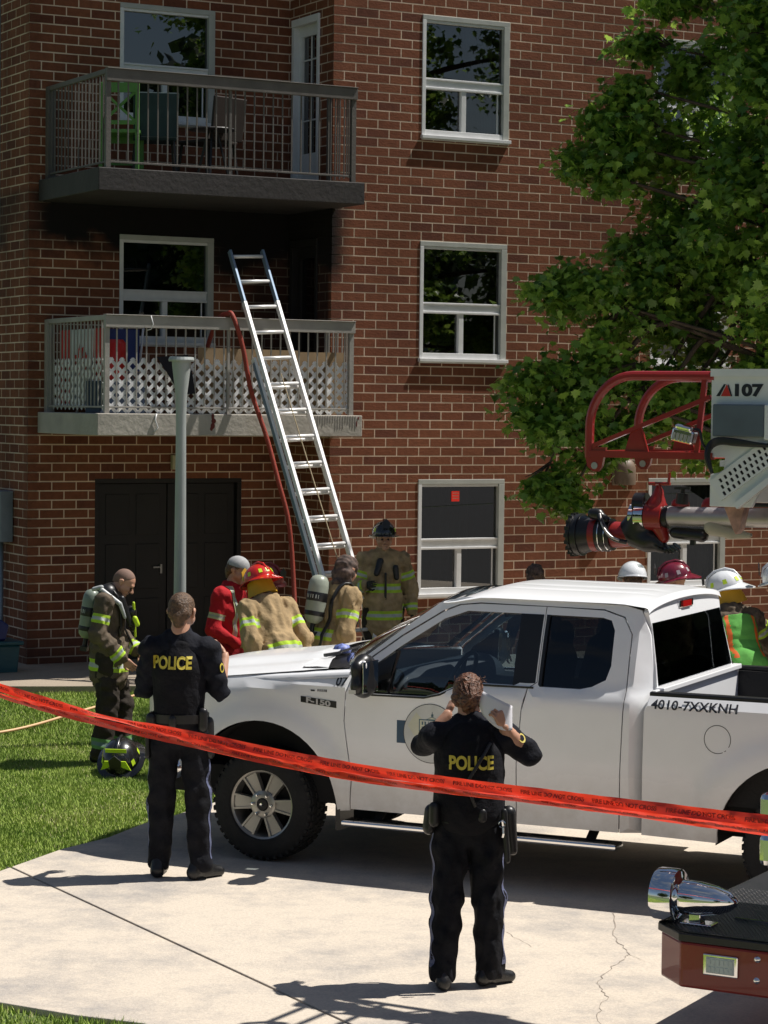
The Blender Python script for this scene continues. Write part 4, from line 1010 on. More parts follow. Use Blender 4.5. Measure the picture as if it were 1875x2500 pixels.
# wheels
def wheel(t, y, s):
    WMx = T(t, y, .385) @ (RZ(180) if s else Matrix())
    Rt = .388; Wd = .265
    mb = MB(); M_ = RX(90)
    prof = [(.235, -.0), (.245, .012), (.29, .020), (.335, .012), (.362, -.006), (.376, -.03), (Rt - .008, -.055), (Rt - .008, -Wd + .05), (.37, -Wd + .03), (.335, -Wd + .01), (.24, -Wd)]
    mb.lathe(prof, 56, M_)
    n = 44
    for i in range(n):
        a = 360 * i / n
        A = Matrix.Rotation(R(a), 4, 'Y')
        for k, (y0, y1, sh) in enumerate(((.022, .075, 0), (.082, .125, .5), (.132, .175, 0), (.182, .235, .5))):
            A2 = Matrix.Rotation(R(a + sh * 360 / n), 4, 'Y'); mb.box(Rt - .012, Rt + (.0 if k in (1, 2) else -.004), y0, y1, -.019, .017, 0, A2)
        mb.box(.345, .375, .0, .03, -.014, .010, 0, A)
    o = mb.build('wheel', M_rub, trk, smooth=True, auto=35, M=WMx)
    mb = MB()
    mb.lathe([(.222, -.012), (.236, -.004), (.243, -.002), (.243, -.02), (.235, -.05), (.228, -.2), (.215, -.24)], 48, M_); mb.lathe([(.222, -.012), (.214, -.03), (.212, -.20)], 48, M_)
    for i in range(6):
        A = Matrix.Rotation(R(60 * i + 2), 4, 'Y')
        for (x0, x1, wa, wb, y0, y1) in ((.065, .222, .034, .056, .018, .05),):
            for sg in (-1, 1):   # two raised edges and a recessed centre
                mb.add([(x0, y0 + .004, sg * (wa - .014)), (x1, y0 - .006, sg * (wb - .014)), (x1, y0 - .006, sg * wb), (x0, y0 + .004, sg * wa), (x0, y1 + .01, sg * (wa - .014)), (x1, y1, sg * (wb - .014)), (x1, y1, sg * (wb + .004)), (x0, y1 + .01, sg * (wa + .004))], [(0, 1, 2, 3), (4, 7, 6, 5), (0, 4, 5, 1), (3, 2, 6, 7), (1, 5, 6, 2), (0, 3, 7, 4)], 0, A)
            mb.add([(x0, y0 + .014, -wa + .012), (x1, y0 + .006, -wb + .012), (x1, y0 + .006, wb - .012), (x0, y0 + .014, wa - .012), (x0, y1, -wa), (x1, y1, -wb), (x1, y1, wb), (x0, y1, wa)], [(0, 1, 2, 3), (4, 7, 6, 5), (0, 4, 5, 1), (3, 2, 6, 7)], 0, A)
    mb.lathe([(.098, -.045), (.094, -.02), (.085, -.015), (.045, -.015), (.043, -.04)], 36, M_)
    rim = mb.build('rim', M_rim, o, smooth=True, auto=30)
    mb = MB(); mb.lathe([(.04, -.03), (.04, -.012), (.036, -.008), (0, -.008)], 24, M_)
    for i in range(6): mb.lathe([(.019, -.014), (.019, -.030), (0, -.030)], 12, Matrix.Rotation(R(60 * i + 32 - 30), 4, 'Y') @ T(.072, 0, 0) @ M_)
    mb.build('hub_cap', M_black, o)
    mb = MB()
    for i in range(6): mb.lathe([(.011, -.013), (.010, .004), (0, .006)], 6, Matrix.Rotation(R(60 * i + 2), 4, 'Y') @ T(.072, 0, 0) @ M_)
    mb.lathe([(.012, -.007), (0, -.006)], 14, M_, sx=1.5)
    mb.build('lug_nut', M_chrome, o)
    mb = MB(); mb.lathe([(.16, -.10), (.16, -.12), (.02, -.12)], 32, M_); mb.lathe([(.205, -.19), (.02, -.19)], 24, M_); mb.build('brake_disc', M_under, o)
M_tmp = None
for t_ in (-.005, 3.735):
    wheel(t_, .022, 0); wheel(t_, W - .022, 1)
# fuel door outline, lettering, emblem, badges
mb = MB(); n = 40
for i in range(n):
    a = 2 * math.pi * i / n; b = 2 * math.pi * (i + 1) / n
    P = [(3.196 + rr * math.cos(x), 1.052 + rr * 1.03 * math.sin(x)) for x in (a, b) for rr in (.083, .087)]
    mb.add([(x, side(x, z) - .0015, z) for x, z in P], [(0, 1, 3, 2)])
mb.build('fuel_door_seam', M_black, trk, fix=False)
def decal(nm, txt, t, h, size, m, bold=.0, sx=1.0, par=None):
    V_, F_ = text_mesh(txt, size, bold, sx); mb = MB(); mb.add([(t + x, side(t + x, h + z) - .006, h + z) for x, z in V_], F_); return mb.build(nm, m, par or trk, fix=False)
M_ink = mat('black_lettering', (.01, .012, .02), rough=.5)
bedflag[0] = 1; decal('unit_lettering', '4010-7XXKNH', 3.04, 1.246, .078, M_ink, .0015, 1.13)
decal('unit_number', '07', .592, 1.262, .082, M_ink, .002, .95)
q = MB(); P = [(.297, 1.118), (.562, 1.092), (.562, 1.136), (.297, 1.158)]; q.add([(x, side(x, z) - .004, z - .01) for x, z in P] + [(x, side(x, z) + .002, z - .01) for x, z in P], [(0, 1, 2, 3), (0, 4, 5, 1), (2, 6, 7, 3), (1, 5, 6, 2), (3, 7, 4, 0)])
bedflag[0] = 0; bd = q.build('badge', M_black, trk)
V_, F_ = text_mesh('F-150', .052, .002, 1.55); q = MB(); q.add([(.43 + x, side(.43 + x, 1.115) - .0065, 1.117 + z - .1 * x) for x, z in V_], F_); q.build('badge_lettering', mat('badge_silver', (.5, .5, .5), rough=.4), bd, fix=False)
q = MB()
for (x, w_, h_) in ((.385, .03, .010), (.425, .008, .016), (.44, .008, .016), (.455, .008, .016), (.47, .008, .016), (.485, .010, .016)): q.add([(x - w_ / 2 + a * w_, side(x, 1.19) - .002, 1.185 + b * h_) for a, b in ((0, 0), (1, 0), (1, 1), (0, 1))], [(0, 1, 2, 3)])
q.build('small_badge', M_ink, trk, fix=False)
# round emblem on the door: ring, pale wedge, courthouse, lettering
EC = (1.252, .957); ER = .196
M_emb = [mat('emblem_grey', (.60, .61, .60), rough=.3, coat=.6), M_ink, mat('emblem_cream', (.62, .62, .50), rough=.3, coat=.6), mat('emblem_blue', (.02, .06, .13), rough=.35, coat=.5), mat('emblem_slate', (.06, .12, .16), rough=.4)]
q = MB()
def flat(P, mi, lift, par=q): par.add([(EC[0] + x, side(EC[0] + x, EC[1] + z) - lift, EC[1] + z) for x, z in P], [tuple(range(len(P)))], mi)
for i in range(10):
    flat([(-.245, -.075 + i * .015), (-.15, -.075 + i * .015), (-.15, -.06 + i * .015), (-.245, -.06 + i * .015)], 3, .0012)
n = 56
for i in range(n):
    a, b = 2 * math.pi * i / n, 2 * math.pi * (i + 1) / n
    for r0, r1 in ((0.001, .05), (.05, .1), (.1, .15), (.15, ER)): flat([(r0 * math.cos(a), r0 * math.sin(a)), (r1 * math.cos(a), r1 * math.sin(a)), (r1 * math.cos(b), r1 * math.sin(b)), (r0 * math.cos(b), r0 * math.sin(b))], 0, .0018)
    flat([((ER - .004) * math.cos(a), (ER - .004) * math.sin(a)), (ER * math.cos(a), ER * math.sin(a)), (ER * math.cos(b), ER * math.sin(b)), ((ER - .004) * math.cos(b), (ER - .004) * math.sin(b))], 1, .0026)
flat([(-.165, .045), (-.105, .135), (.02, .005), (.10, .015), (.10, .0), (-.10, -.045)], 2, .0024)
flat([(-.10, -.125), (.02, -.095), (.12, -.10), (.11, -.112), (.02, -.108), (-.06, -.135)], 2, .0024)
def rct(x0, x1, z0, z1, mi=4): flat([(x0, z0), (x1, z0), (x1, z1), (x0, z1)], mi, .003)
rct(-.085, .09, .085, .092); rct(-.085, -.078, .01, .092); rct(.083, .09, .01, .092)
for x in (-.065, -.045, .055, .072):
    for z in (.022, .055): rct(x, x + .011, z, z + .022)
for i in range(6): rct(-.02 + i * .012, -.014 + i * .012, .015, .08)
flat([(-.035, .092), (.055, .092), (.01, .112)], 4, .003); flat([(-.025, .095), (.045, .095), (.01, .107)], 2, .0034); rct(.002, .018, .112, .128); rct(.008, .012, .128, .142)
q.build('door_emblem', M_emb, fd[0], fix=False)
V_, F_ = text_mesh('Lennox & Addington', .030, .0003, .95); q = MB(); q.add([(EC[0] + .01 + x, side(EC[0] + x, .90) - .0036, EC[1] - .065 + z) for x, z in V_], F_); q.build('emblem_lettering', M_emb[4], fd[0], fix=False)
# clutter in the bed
o = MB(); V_, F_ = solid([('e', (3.55, .9, .95), (.22, .2, .3)), ('c', (3.3, 1.2, .85), (3.9, 1.5, .9), .14, .12)], .04, .05, disp=folds(.02, 5, .2)); add_np(o, V_, F_)
o = o.build('gear_bag', mat('dark_bag', (.02, .02, .035), rough=.8, var=.6, scale=12), None, M=TM, smooth=True, fix=False); tag(o, 'dark gear bag heaped in the bed of the white pickup truck', 'bag')
# ================================================================ fire engine: front bumper and aerial ladder tip
M_ered = mat('engine_red', (.22, .016, .008), rough=.35, coat=.35, var=.06); M_lred = mat('ladder_red', (.27, .012, .009), rough=.4, var=.1, coat=.3)
M_ewhite = mat('ladder_white', (.74, .77, .76), rough=.4, var=.06, coat=.3); M_tread = mat('tread_plate', (.035, .037, .042), rough=.4, metal=.5)
M_grey = mat('panel_grey', (.10, .13, .155), rough=.45); M_alr = mat('alloy_pipe', (.45, .43, .42), rough=.4, metal=.6, var=.15)
EM = Matrix.Translation((1.397, 11.102, 0)) @ RZ(-29)
eng = empty('fire_engine', EM, 'red fire engine with chrome siren on its front bumper and white 107 aerial ladder overhead', 'fire engine')
yw = 2.35
mb = MB(); P = [(0, 0), (-.165, .165), (-.17, yw - .165), (0, yw), (.86, yw), (.86, 0)]
def solidp(P, z0, z1, mb, mi=0):
    n = len(P); P = ccw(P); mb.add([(x, y, z0) for x, y in P] + [(x, y, z1) for x, y in P], [tuple(range(n))[::-1], tuple(range(n, 2 * n))] + [(i, (i + 1) % n, (i + 1) % n + n, i + n) for i in range(n)], mi)
solidp(P, .42, .635, mb); mb.build('front_bumper', M_ered, eng, bevel=.012)
mb = MB(); solidp([(-.005, -.012), (-.18, .16), (-.18, yw - .16), (-.005, yw + .012), (.86, yw + .012), (.86, -.012)], .638, .675, mb); mb.build('bumper_edge', M_black, eng, bevel=.004)
mb = MB(); solidp([(.01, .01), (-.155, .17), (-.155, yw - .17), (.01, yw - .01), (.86, yw - .01), (.86, .01)], .676, .680, mb)
dk = mb.build('deck_plate', M_tread, eng)
mb = MB()
for i in range(46):
    for j in range(60):
        x = -.12 + i * .021 + (.0105 if j % 2 else 0); y = .04 + j * .018
        if x + y < .03 or x > .84: continue
        d = .006; s = 1 if (i + j) % 2 else -1
        mb.add([(x - d, y - s * d * .4, .680), (x, y - d * .35, .6815), (x + d, y + s * d * .4, .680), (x, y + d * .35, .6815)], [(0, 1, 2, 3)])
o = mb.build('tread_lug', M_alr, dk, fix=False); tag(o, kind='stuff')
mb = MB(); mb.box(.12, .86, .38, .39, .681, .69); mb.box(.2, .86, 1.0, 1.08, .68, .73); mb.build('deck_trim', M_chrome, eng)
# corner strip light
mb = MB(); mb.box(.115, .285, -.012, .0, .495, .595); wl = mb.build('warning_light', M_chrome, eng, bevel=.012)
mb = MB(); mb.box(.132, .268, -.017, -.01, .508, .582)
for i in range(6):
    for z in (.512, .548): mb.box(.138 + i * .0215, .155 + i * .0215, -.0195, -.016, z, z + .028)
mb.build('lens', mat('clear_lens', (.50, .58, .55), rough=.15), wl, bevel=.002)
for (x, z) in ((.374, .594), (.372, .496), (.70, .594), (.70, .496)):
    mb = MB(); mb.lathe([(0, .008), (.010, .007), (.016, 0)], 12, T(x, 0, z) @ RX(90)); mb.build('bolt', M_chrome, eng, smooth=True)
# bullet shaped chrome siren
sm = Matrix.Translation((-.02, .2, .80)) @ RY(90)
mb = MB(); mb.lathe([(.0, .225), (.018, .218), (.045, .185), (.068, .12), (.080, .04), (.082, -.02), (.080, -.05)], 40, sm)
mb.lathe([(.080, -.05), (.095, -.06), (.118, -.062), (.128, -.07), (.130, -.09), (.130, -.165), (.126, -.178), (.112, -.176), (.105, -.15), (.03, -.13), (0, -.13)], 40, sm)
si = mb.build('siren', M_chrome, eng, smooth=True, auto=45)
mb = MB(); mb.box(-.03, .03, .165, .235, .69, .74); mb.box(-.07, .09, .15, .25, .681, .69); mb.build('siren_stand', M_chrome, si, bevel=.006)
mb = MB(); mb.lathe([(.10, -.15), (.09, -.155), (.0, -.16)], 24, sm)
for i in range(12): mb.bar(sm @ Vector((.03 * math.cos(i * .524), .03 * math.sin(i * .524), -.165)), sm @ Vector((.11 * math.cos(i * .524), .11 * math.sin(i * .524), -.168)), .006)
mb.build('siren_grille', M_black, si)
# chrome lamp housings above the deck edge
for z0, h_ in ((.985, .155), (1.20, .13)):
    mb = MB(); mb.box(.30, .55, .18, .42, z0, z0 + h_); mb.build('chrome_housing', M_chrome, eng, bevel=.03)
mb = MB(); mb.box(.36, .5, .22, .38, .68, .985); mb.box(.36, .5, .22, .38, 1.14, 1.20); mb.build('housing_post', M_chrome, eng, bevel=.02)
# cab and body, beyond the right edge of the picture
mb = MB(); mb.prism([(.86, .45), (2.9, .45), (2.9, 2.75), (1.12, 2.75), (.95, 2.2), (.90, 1.5)], 0, yw); mb.box(2.92, 6.6, .0, yw, .6, 2.6); mb.build('cab', M_ered, eng, bevel=.03)
mb = MB(); mb.add([(.955, .12, 2.0), (.955, yw - .12, 2.0), (1.085, yw - .12, 2.66), (1.085, .12, 2.66)], [(0, 1, 2, 3)]); mb.v = [(x - .03, y, z) for x, y, z in mb.v]; mb.box(1.25, 2.0, -.004, .01, 1.75, 2.45); mb.box(2.1, 2.8, -.004, .01, 1.75, 2.45); mb.build('cab_window', M_black, eng)
for x in (1.7, 5.4):
    for y in (0, yw): mb = MB(); mb.lathe([(0, -.15), (.5, -.15), (.53, -.1), (.53, .1), (.5, .15), (0, .15)], 36, T(x, y + (.17 if y == 0 else -.17), .53) @ RX(90)); mb.build('wheel', M_rub, eng, auto=40, smooth=True)
# ---- aerial ladder tip, carried over the cab
def bow(y, nm='tip_frame'):
    t0 = -.925; hb = 2.865; ht = 3.265; mb = MB()
    P_ = [(t0, y, hb - .02), (t0, y, 3.0)] + [(t0 + .24 - .24 * math.cos(R(a)), y, 3.0 + .265 * math.sin(R(a))) for a in range(8, 90, 9)] + [(t0 + .24, y, ht), (-.25, y, ht)]
    mb.tube(P_, .024, 10)
    mb.bar((t0, y, hb), (-.25, y, hb), .042, .034); mb.bar((t0 + .02, y, hb + .04), (-.27, y, 3.16), .030, .022)
    mb.bar((-.30, y, 3.25), (-.34, y, hb), .026, .02)
    lug = [(-.955, 2.90), (-.83, 2.90), (-.85, 2.80), (-.87, 2.775), (-.90, 2.775), (-.93, 2.80)]
    mb.prism(lug, y - .012, y + .012); mb.prism([(-.73, 2.87), (-.69, 3.0), (-.64, 2.995), (-.60, 2.87)], y - .006, y + .006)
    mb.bar((-.64, y, 3.0), (-.60, y, 2.87), .012, .012)
    mb.build(nm, M_lred, eng, smooth=True, auto=35)
    mb = MB(); mb.lathe([(.018, -.016), (.018, .016), (0, .016)], 14, T(-.89, y, 2.805) @ RX(90)); mb.lathe([(0, -.016), (.018, -.016)], 14, T(-.89, y, 2.805) @ RX(90)); mb.build('pin_hole', M_alr, eng)
bow(.95); bow(1.58)
mb = MB()
for t_ in (-.925, -.60, -.30): mb.bar((t_, .95, 2.865), (t_, 1.58, 2.865), .03, .03)
mb.bar((-.60, .95, 3.265), (-.60, 1.58, 3.265), .03); mb.build('tip_cross_bar', M_lred, eng)
def box_side(y, d, nm='ladder_side_plate'):
    o_ = [(-.262, 2.615), (-.262, 2.775), (-.215, 2.785), (-.19, 2.80), (-.185, 2.86), (-.262, 2.86), (-.262, 3.29), (2.6, 3.29), (2.6, 2.80), (.25, 2.80), (.10, 2.76), (.0, 2.70), (-.04, 2.615)]
    mb = MB(); mb.prism(o_, y, y + d); return mb.build(nm, M_ewhite, eng, bevel=.004)
s1 = box_side(.94, .03); box_side(1.57, .03)
mb = MB(); mb.box(-.262, 2.6, .925, .975, 3.262, 3.30); mb.box(-.262, 2.6, 1.56, 1.61, 3.262, 3.30)
for i in range(9): mb.bar((-.2 + i * .32, .95, 2.83), (-.2 + i * .32, 1.58, 2.83), .03)
for i in range(6):
    mb.bar((.3 + i * .4, .95, 2.83), (.5 + i * .4, .95, 3.26), .03); mb.bar((.5 + i * .4, .95, 3.26), (.7 + i * .4, .95, 2.83), .03)
mb.build('ladder_rail', M_ewhite, eng)
mb = MB(); mb.box(.1, 2.6, 1.0, 1.53, 2.80, 2.83); mb.build('ladder_shadow_plate', M_alr, eng)  # solid plate added between the rails for its shadow on the ground
# emblem and number
mb = MB(); mb.add([(x, .937, z) for x, z in ((-.235, 3.165), (-.215, 3.165), (-.185, 3.224), (-.195, 3.224))], [(0, 1, 2, 3)]); mb.add([(x, .937, z) for x, z in ((-.21, 3.165), (-.158, 3.165), (-.18, 3.224))], [(0, 1, 2)], 1)
mb.add([(x, .9368, z) for x, z in ((-.176, 3.218), (-.170, 3.224), (-.150, 3.165), (-.157, 3.165))], [(0, 1, 2, 3)])
mb.build('number_emblem', [M_ink, mat('emblem_red', (.6, .03, .02), rough=.4)], s1, fix=False)
V_, F_ = text_mesh('107', .078, .004, 1.35); mb = MB(); mb.add([(-.062 + x, .9365, 3.195 + z) for x, z in V_], F_); mb.build('number_lettering', M_ink, s1, fix=False)
mb = MB(); mb.box(-.237, .03, .895, .94, 2.965, 3.125); mb.build('control_box', M_grey, s1, bevel=.006)
mb = MB(); mb.box(.03, .20, .90, .94, 2.95, 3.125); mb.build('control_box', M_ewhite, s1, bevel=.006)
# perforated step folded on the side
pm_ = Matrix.Translation((-.245, .925, 2.715)) @ Matrix.Rotation(R(-36), 4, 'Y')
step_ = []
mb = MB(); outer = [(0, -.085), (.62, -.085), (.62, .03), (0, .03)]
holes = []
for i in range(19):
    for j in range(3):
        cx = .035 + i * .031 + j * .010; cz = -.065 + j * .032
        if cx < .60: holes.append([(cx - .006, cz - .011), (cx + .006, cz - .011), (cx + .007, cz), (cx + .006, cz + .011), (cx - .006, cz + .011), (cx - .007, cz)])
panel(mb, outer, holes, lambda x, z: 0, .2); mb.v = [tuple(pm_ @ Vector(v)) for v in mb.v]; mb.build('folding_step', M_ewhite, s1)
mb = MB(); mb.v = []; mb.box(0, .62, .006, .01, -.085, .03, 0, pm_); mb.build('step_backing', M_under, s1)
mb = MB(); mb.bar((-.11, .92, 2.62), (.35, .92, 2.98), .05, .03); mb.build('strut', M_ewhite, s1)
mb = MB(); mb.prism([(-.21, 2.615), (-.10, 2.615), (-.125, 2.50), (-.145, 2.475), (-.16, 2.50)], 1.0, 1.08); mb.build('bracket_hook', mat('worn_paint', (.42, .24, .18), rough=.5, var=.4, scale=20), eng, bevel=.004)
# work lamp with its cable
lm = Matrix.Translation((-.385, .90, 2.965)) @ RY(12)
mb = MB(); mb.box(-.06, .06, -.035, .05, -.035, .035, 0, lm); mb.box(-.045, .045, -.05, .03, .030, .055, 0, lm); wlp = mb.build('work_lamp', M_chrome, eng, bevel=.012)
mb = MB()
for i in range(5): mb.box(-.05 + i * .021, -.037 + i * .021, -.040, -.035, -.028, .01, 0, lm)
mb.build('lamp_fin', M_alr, wlp)
mb = MB(); mb.tube(spline([(-.33, .90, 3.0), (-.30, .89, 2.99), (-.285, .89, 2.93), (-.26, .9, 2.895)]), .007, 6)
for k_ in range(5): mb.tube(spline([(-.235 + .004 * k_, .90 - .01 * k_, 2.78), (-.25, .89 - .01 * k_, 2.88), (-.20, .89, 2.93 + .006 * k_), (-.08 + .04 * k_, .90, 2.925), (.2, .92, 2.92 + .01 * k_)]), .009, 6)
mb.build('cable', M_black, eng, smooth=True)
mb = MB(); mb.box(-.2, .6, 1.0, 1.5, 2.86, 2.93); mb.box(.0, .5, .95, 1.3, 2.84, 2.96); mb.build('actuator', M_alr, eng, bevel=.01)
# ---- water monitor (nozzle, valves, pipe)
ny = 1.25
def cyl(mb, a, b, r0, r1=None, n=24, mi=0): mb.tube([a, b], [r0, r1 or r0], n, mi)
nz = Vector((-1.15, ny, 2.43)); nd = Vector((.955, 0, .035)); nd.normalize()
def at(s, dz=0): return tuple(nz + nd * s + Vector((0, 0, dz)))
mb = MB(); mb.tube([at(0), at(.02), at(.05), at(.10), at(.12)], [.098, .108, .105, .092, .086], 32)
for s in (.012, .05): mb.tube([at(s), at(s + .012)], [.112, .112], 32)
for i in range(18):
    a = 2 * math.pi * i / 18; mb.box(-.012, .012, -.008, .008, -.01, .01, 0, Matrix.Translation(Vector(at(.012)) + Vector((0, .106 * math.cos(a), .106 * math.sin(a)))))
no_ = mb.build('nozzle', M_black, eng, smooth=True, auto=35)
mb = MB(); mb.tube([at(-.004), at(-.002)], [.085, .085], 28); mb.build('nozzle_face', M_alr, no_)
mb = MB(); cyl(mb, at(.12), at(.155), .088); mb.tube([at(.235), at(.36)], [.070, .058], 24); mb.build('nozzle_band', M_lred, no_, smooth=True, auto=35)
mb = MB(); cyl(mb, at(.155), at(.175), .086); cyl(mb, at(.185), at(.21), .090); cyl(mb, at(.215), at(.235), .084); mb.build('nozzle_ring', M_black, no_, smooth=True, auto=35)
mb = MB(); cyl(mb, at(.21), at(.216), .088); cyl(mb, at(.175), at(.181), .089); mb.build('chrome_ring', M_chrome, no_, smooth=True)
mb = MB(); V_, F_ = solid([('c', (-1.01, ny - .05, 2.545), (-.98, ny - .05, 2.545), .03, .03), ('c', (-.98, ny - .05, 2.54), (-.93, ny - .06, 2.52), .022, .02)], .01, .01); add_np(mb, V_, F_)
mb.tube(spline([(-.96, ny - .09, 2.54), (-.93, ny - .11, 2.50), (-.90, ny - .12, 2.455), (-.86, ny - .11, 2.42), (-.80, ny - .09, 2.405)]), .012, 8); mb.build('nozzle_motor', M_black, no_, smooth=True, auto=40, fix=False)
mb = MB(); mb.tube(spline([(-.955, ny - .09, 2.55), (-.925, ny - .12, 2.49), (-.88, ny - .13, 2.44), (-.83, ny - .12, 2.415)]), .007, 6); mb.build('cable', M_alr, no_, smooth=True)
mb = MB(); V_, F_ = solid([('c', (-.80, ny, 2.44), (-.72, ny, 2.41), .062, .058), ('c', (-.82, ny, 2.47), (-.76, ny, 2.52), .06, .075), ('c', (-.70, ny, 2.42), (-.645, ny, 2.385), .045, .035)], .012, .03); add_np(mb, V_, F_); mb.tube([(-.79, ny, 2.60), (-.73, ny, 2.60)], .062, 20)
for i in range(7): mb.tube([(-.66 + .018 * i, ny - .02, 2.385 - .02 * math.sin(i * .55)), (-.655 + .018 * i, ny - .02, 2.388 - .02 * math.sin(i * .55) + .003)], [.026, .026], 10)
mb.build('elbow', M_black, eng, smooth=True, auto=40, fix=False)
mb = MB(); cyl(mb, (-.81, ny, 2.54), (-.785, ny, 2.54), .066, .064); cyl(mb, (-.775, ny, 2.54), (-.725, ny, 2.54), .080, .078); mb.build('chrome_ring', M_chrome, eng, smooth=True, auto=40)
mb = MB(); cyl(mb, (-.72, ny, 2.54), (-.63, ny, 2.54), .078, .074); V_, F_ = solid([('c', (-.675, ny, 2.60), (-.665, ny, 2.66), .058, .028), ('c', (-.665, ny, 2.66), (-.665, ny, 2.70), .018, .014), ('c', (-.66, ny, 2.50), (-.63, ny, 2.43), .05, .03)], .01, .02); add_np(mb, V_, F_)
mb.tube([(-.72, ny, 2.71), (-.60, ny, 2.712)], [.009, .009], 8); mb.tube([(-.665, ny - .06, 2.71), (-.665, ny + .06, 2.71)], [.009, .009], 8); mb.tube([(-.61, ny, 2.71), (-.605, ny, 2.77)], [.008, .008], 8)
va = mb.build('red_valve', M_lred, eng, smooth=True, auto=40, fix=False)
mb = MB(); V_, F_ = solid([('c', (-.60, ny + .1, 2.60), (-.56, ny + .1, 2.60), .035, .03), ('c', (-.42, ny + .1, 2.60), (-.36, ny + .12, 2.60), .045, .05)], .012, .02); add_np(mb, V_, F_); mb.build('red_pipe', M_lred, eng, smooth=True, fix=False)
mb = MB(); cyl(mb, (-.535, ny, 2.61), (-.53, ny, 2.665), .034, .032); mb.bar((-.575, ny, 2.69), (-.49, ny, 2.692), .012); cyl(mb, (-.53, ny, 2.66), (-.53, ny, 2.69), .012); cyl(mb, (-.63, ny, 2.54), (-.60, ny, 2.54), .060, .060); V_, F_ = solid([('c', (-.57, ny, 2.46), (-.42, ny, 2.45), .03, .035)], .012, .02); add_np(mb, V_, F_); mb.bar((-.47, ny, 2.45), (-.47, ny, 2.40), .025); mb.build('black_valve', M_black, eng, smooth=True, auto=40, fix=False)
mb = MB(); mb.tube([(-.60, ny, 2.545), (-.57, ny, 2.545), (-.30, ny, 2.548), (.4, ny, 2.56)], [.053, .050, .050, .05], 24); mb.build('supply_pipe', M_alr, eng, smooth=True, auto=40)
mb = MB(); V_, F_ = solid([('c', (-.36, ny, 2.50), (-.26, ny, 2.47), .05, .03), ('c', (-.26, ny, 2.47), (-.16, ny, 2.46), .03, .015)], .012, .02); add_np(mb, V_, F_); mb.build('cast_bracket', mat('cast_beige', (.40, .38, .30), rough=.5), eng, smooth=True, fix=False)
mb = MB(); mb.tube([(-.10, ny, 2.55), (1.5, ny, 2.56)], [.045, .045], 16); mb.bar((-.1, ny - .1, 2.62), (2.4, ny - .1, 2.66), .02); mb.build('hydraulic_line', M_black, eng, smooth=True)
# ================================================================ people
M_skin = mat('skin', (.50, .27, .18), rough=.5, var=.07, scale=12, bump=.05)
M_skin2 = mat('skin_tan', (.42, .21, .135), rough=.5, var=.08, scale=12, bump=.05)
M_eye = mat('eye_dark', (.03, .02, .018), rough=.2)
def cloth(name, c, rough=.85, var=.16, scale=9, bump=.5, bscale=26, tint=None): return mat(name, c, rough=rough, var=var, scale=scale, bump=bump, bscale=bscale, spec=.25, tint=tint)
M_pol = cloth('police_navy', (.007, .008, .014), var=.4); M_vest_ = cloth('police_vest', (.005, .005, .008), var=.3)
M_pant = cloth('police_trousers', (.006, .0065, .010), var=.4); M_boot = mat('black_boot', (.012, .012, .013), rough=.35, var=.3, bump=.2)
M_seam = mat('blue_stripe', (.10, .115, .20), rough=.7); M_gold = mat('gold_lettering', (.62, .50, .06), rough=.6)
M_belt = mat('belt_black', (.010, .010, .011), rough=.4)
def banded(name, c, var=.2, lime=(.42, .62, .05), silver=(.45, .48, .45)):
    """coat cloth with lime trim and a silver centre where attribute 'band' says so"""
    m = cloth(name, c, var=var, bump=.6, bscale=18); nt = m.node_tree; L = nt.links.new; b = nt.nodes['Principled BSDF']
    src = b.inputs['Base Color'].links[0].from_socket
    a = N(nt, 'Attribute'); a.attribute_name = 'band'
    def step(t):
        q = N(nt, 'Math', operation='LESS_THAN'); q.inputs[1].default_value = t; L(a.outputs['Fac'], q.inputs[0]); return q
    x1 = N(nt, 'MixRGB'); x1.inputs[2].default_value = (*lime, 1); L(step(1.0).outputs[0], x1.inputs[0]); L(src, x1.inputs[1])
    x2 = N(nt, 'MixRGB'); x2.inputs[2].default_value = (*silver, 1); L(step(.36).outputs[0], x2.inputs[0]); L(x1.outputs[0], x2.inputs[1])
    L(x2.outputs[0], b.inputs['Base Color']); return m
M_tan = banded('turnout_tan', (.33, .235, .125)); M_turn = banded('turnout_dark', (.11, .085, .06), var=.3); M_turnp = banded('turnout_trouser', (.035, .028, .022), var=.3, lime=(.14, .30, .10), silver=(.16, .24, .2))
M_redj = banded('red_coverall', (.40, .012, .018), var=.12, lime=(.42, .42, .25), silver=(.30, .32, .28))
M_darks = cloth('dark_shirt', (.015, .015, .02)); M_gl = mat('glove_black', (.012, .012, .012), rough=.6, bump=.3)

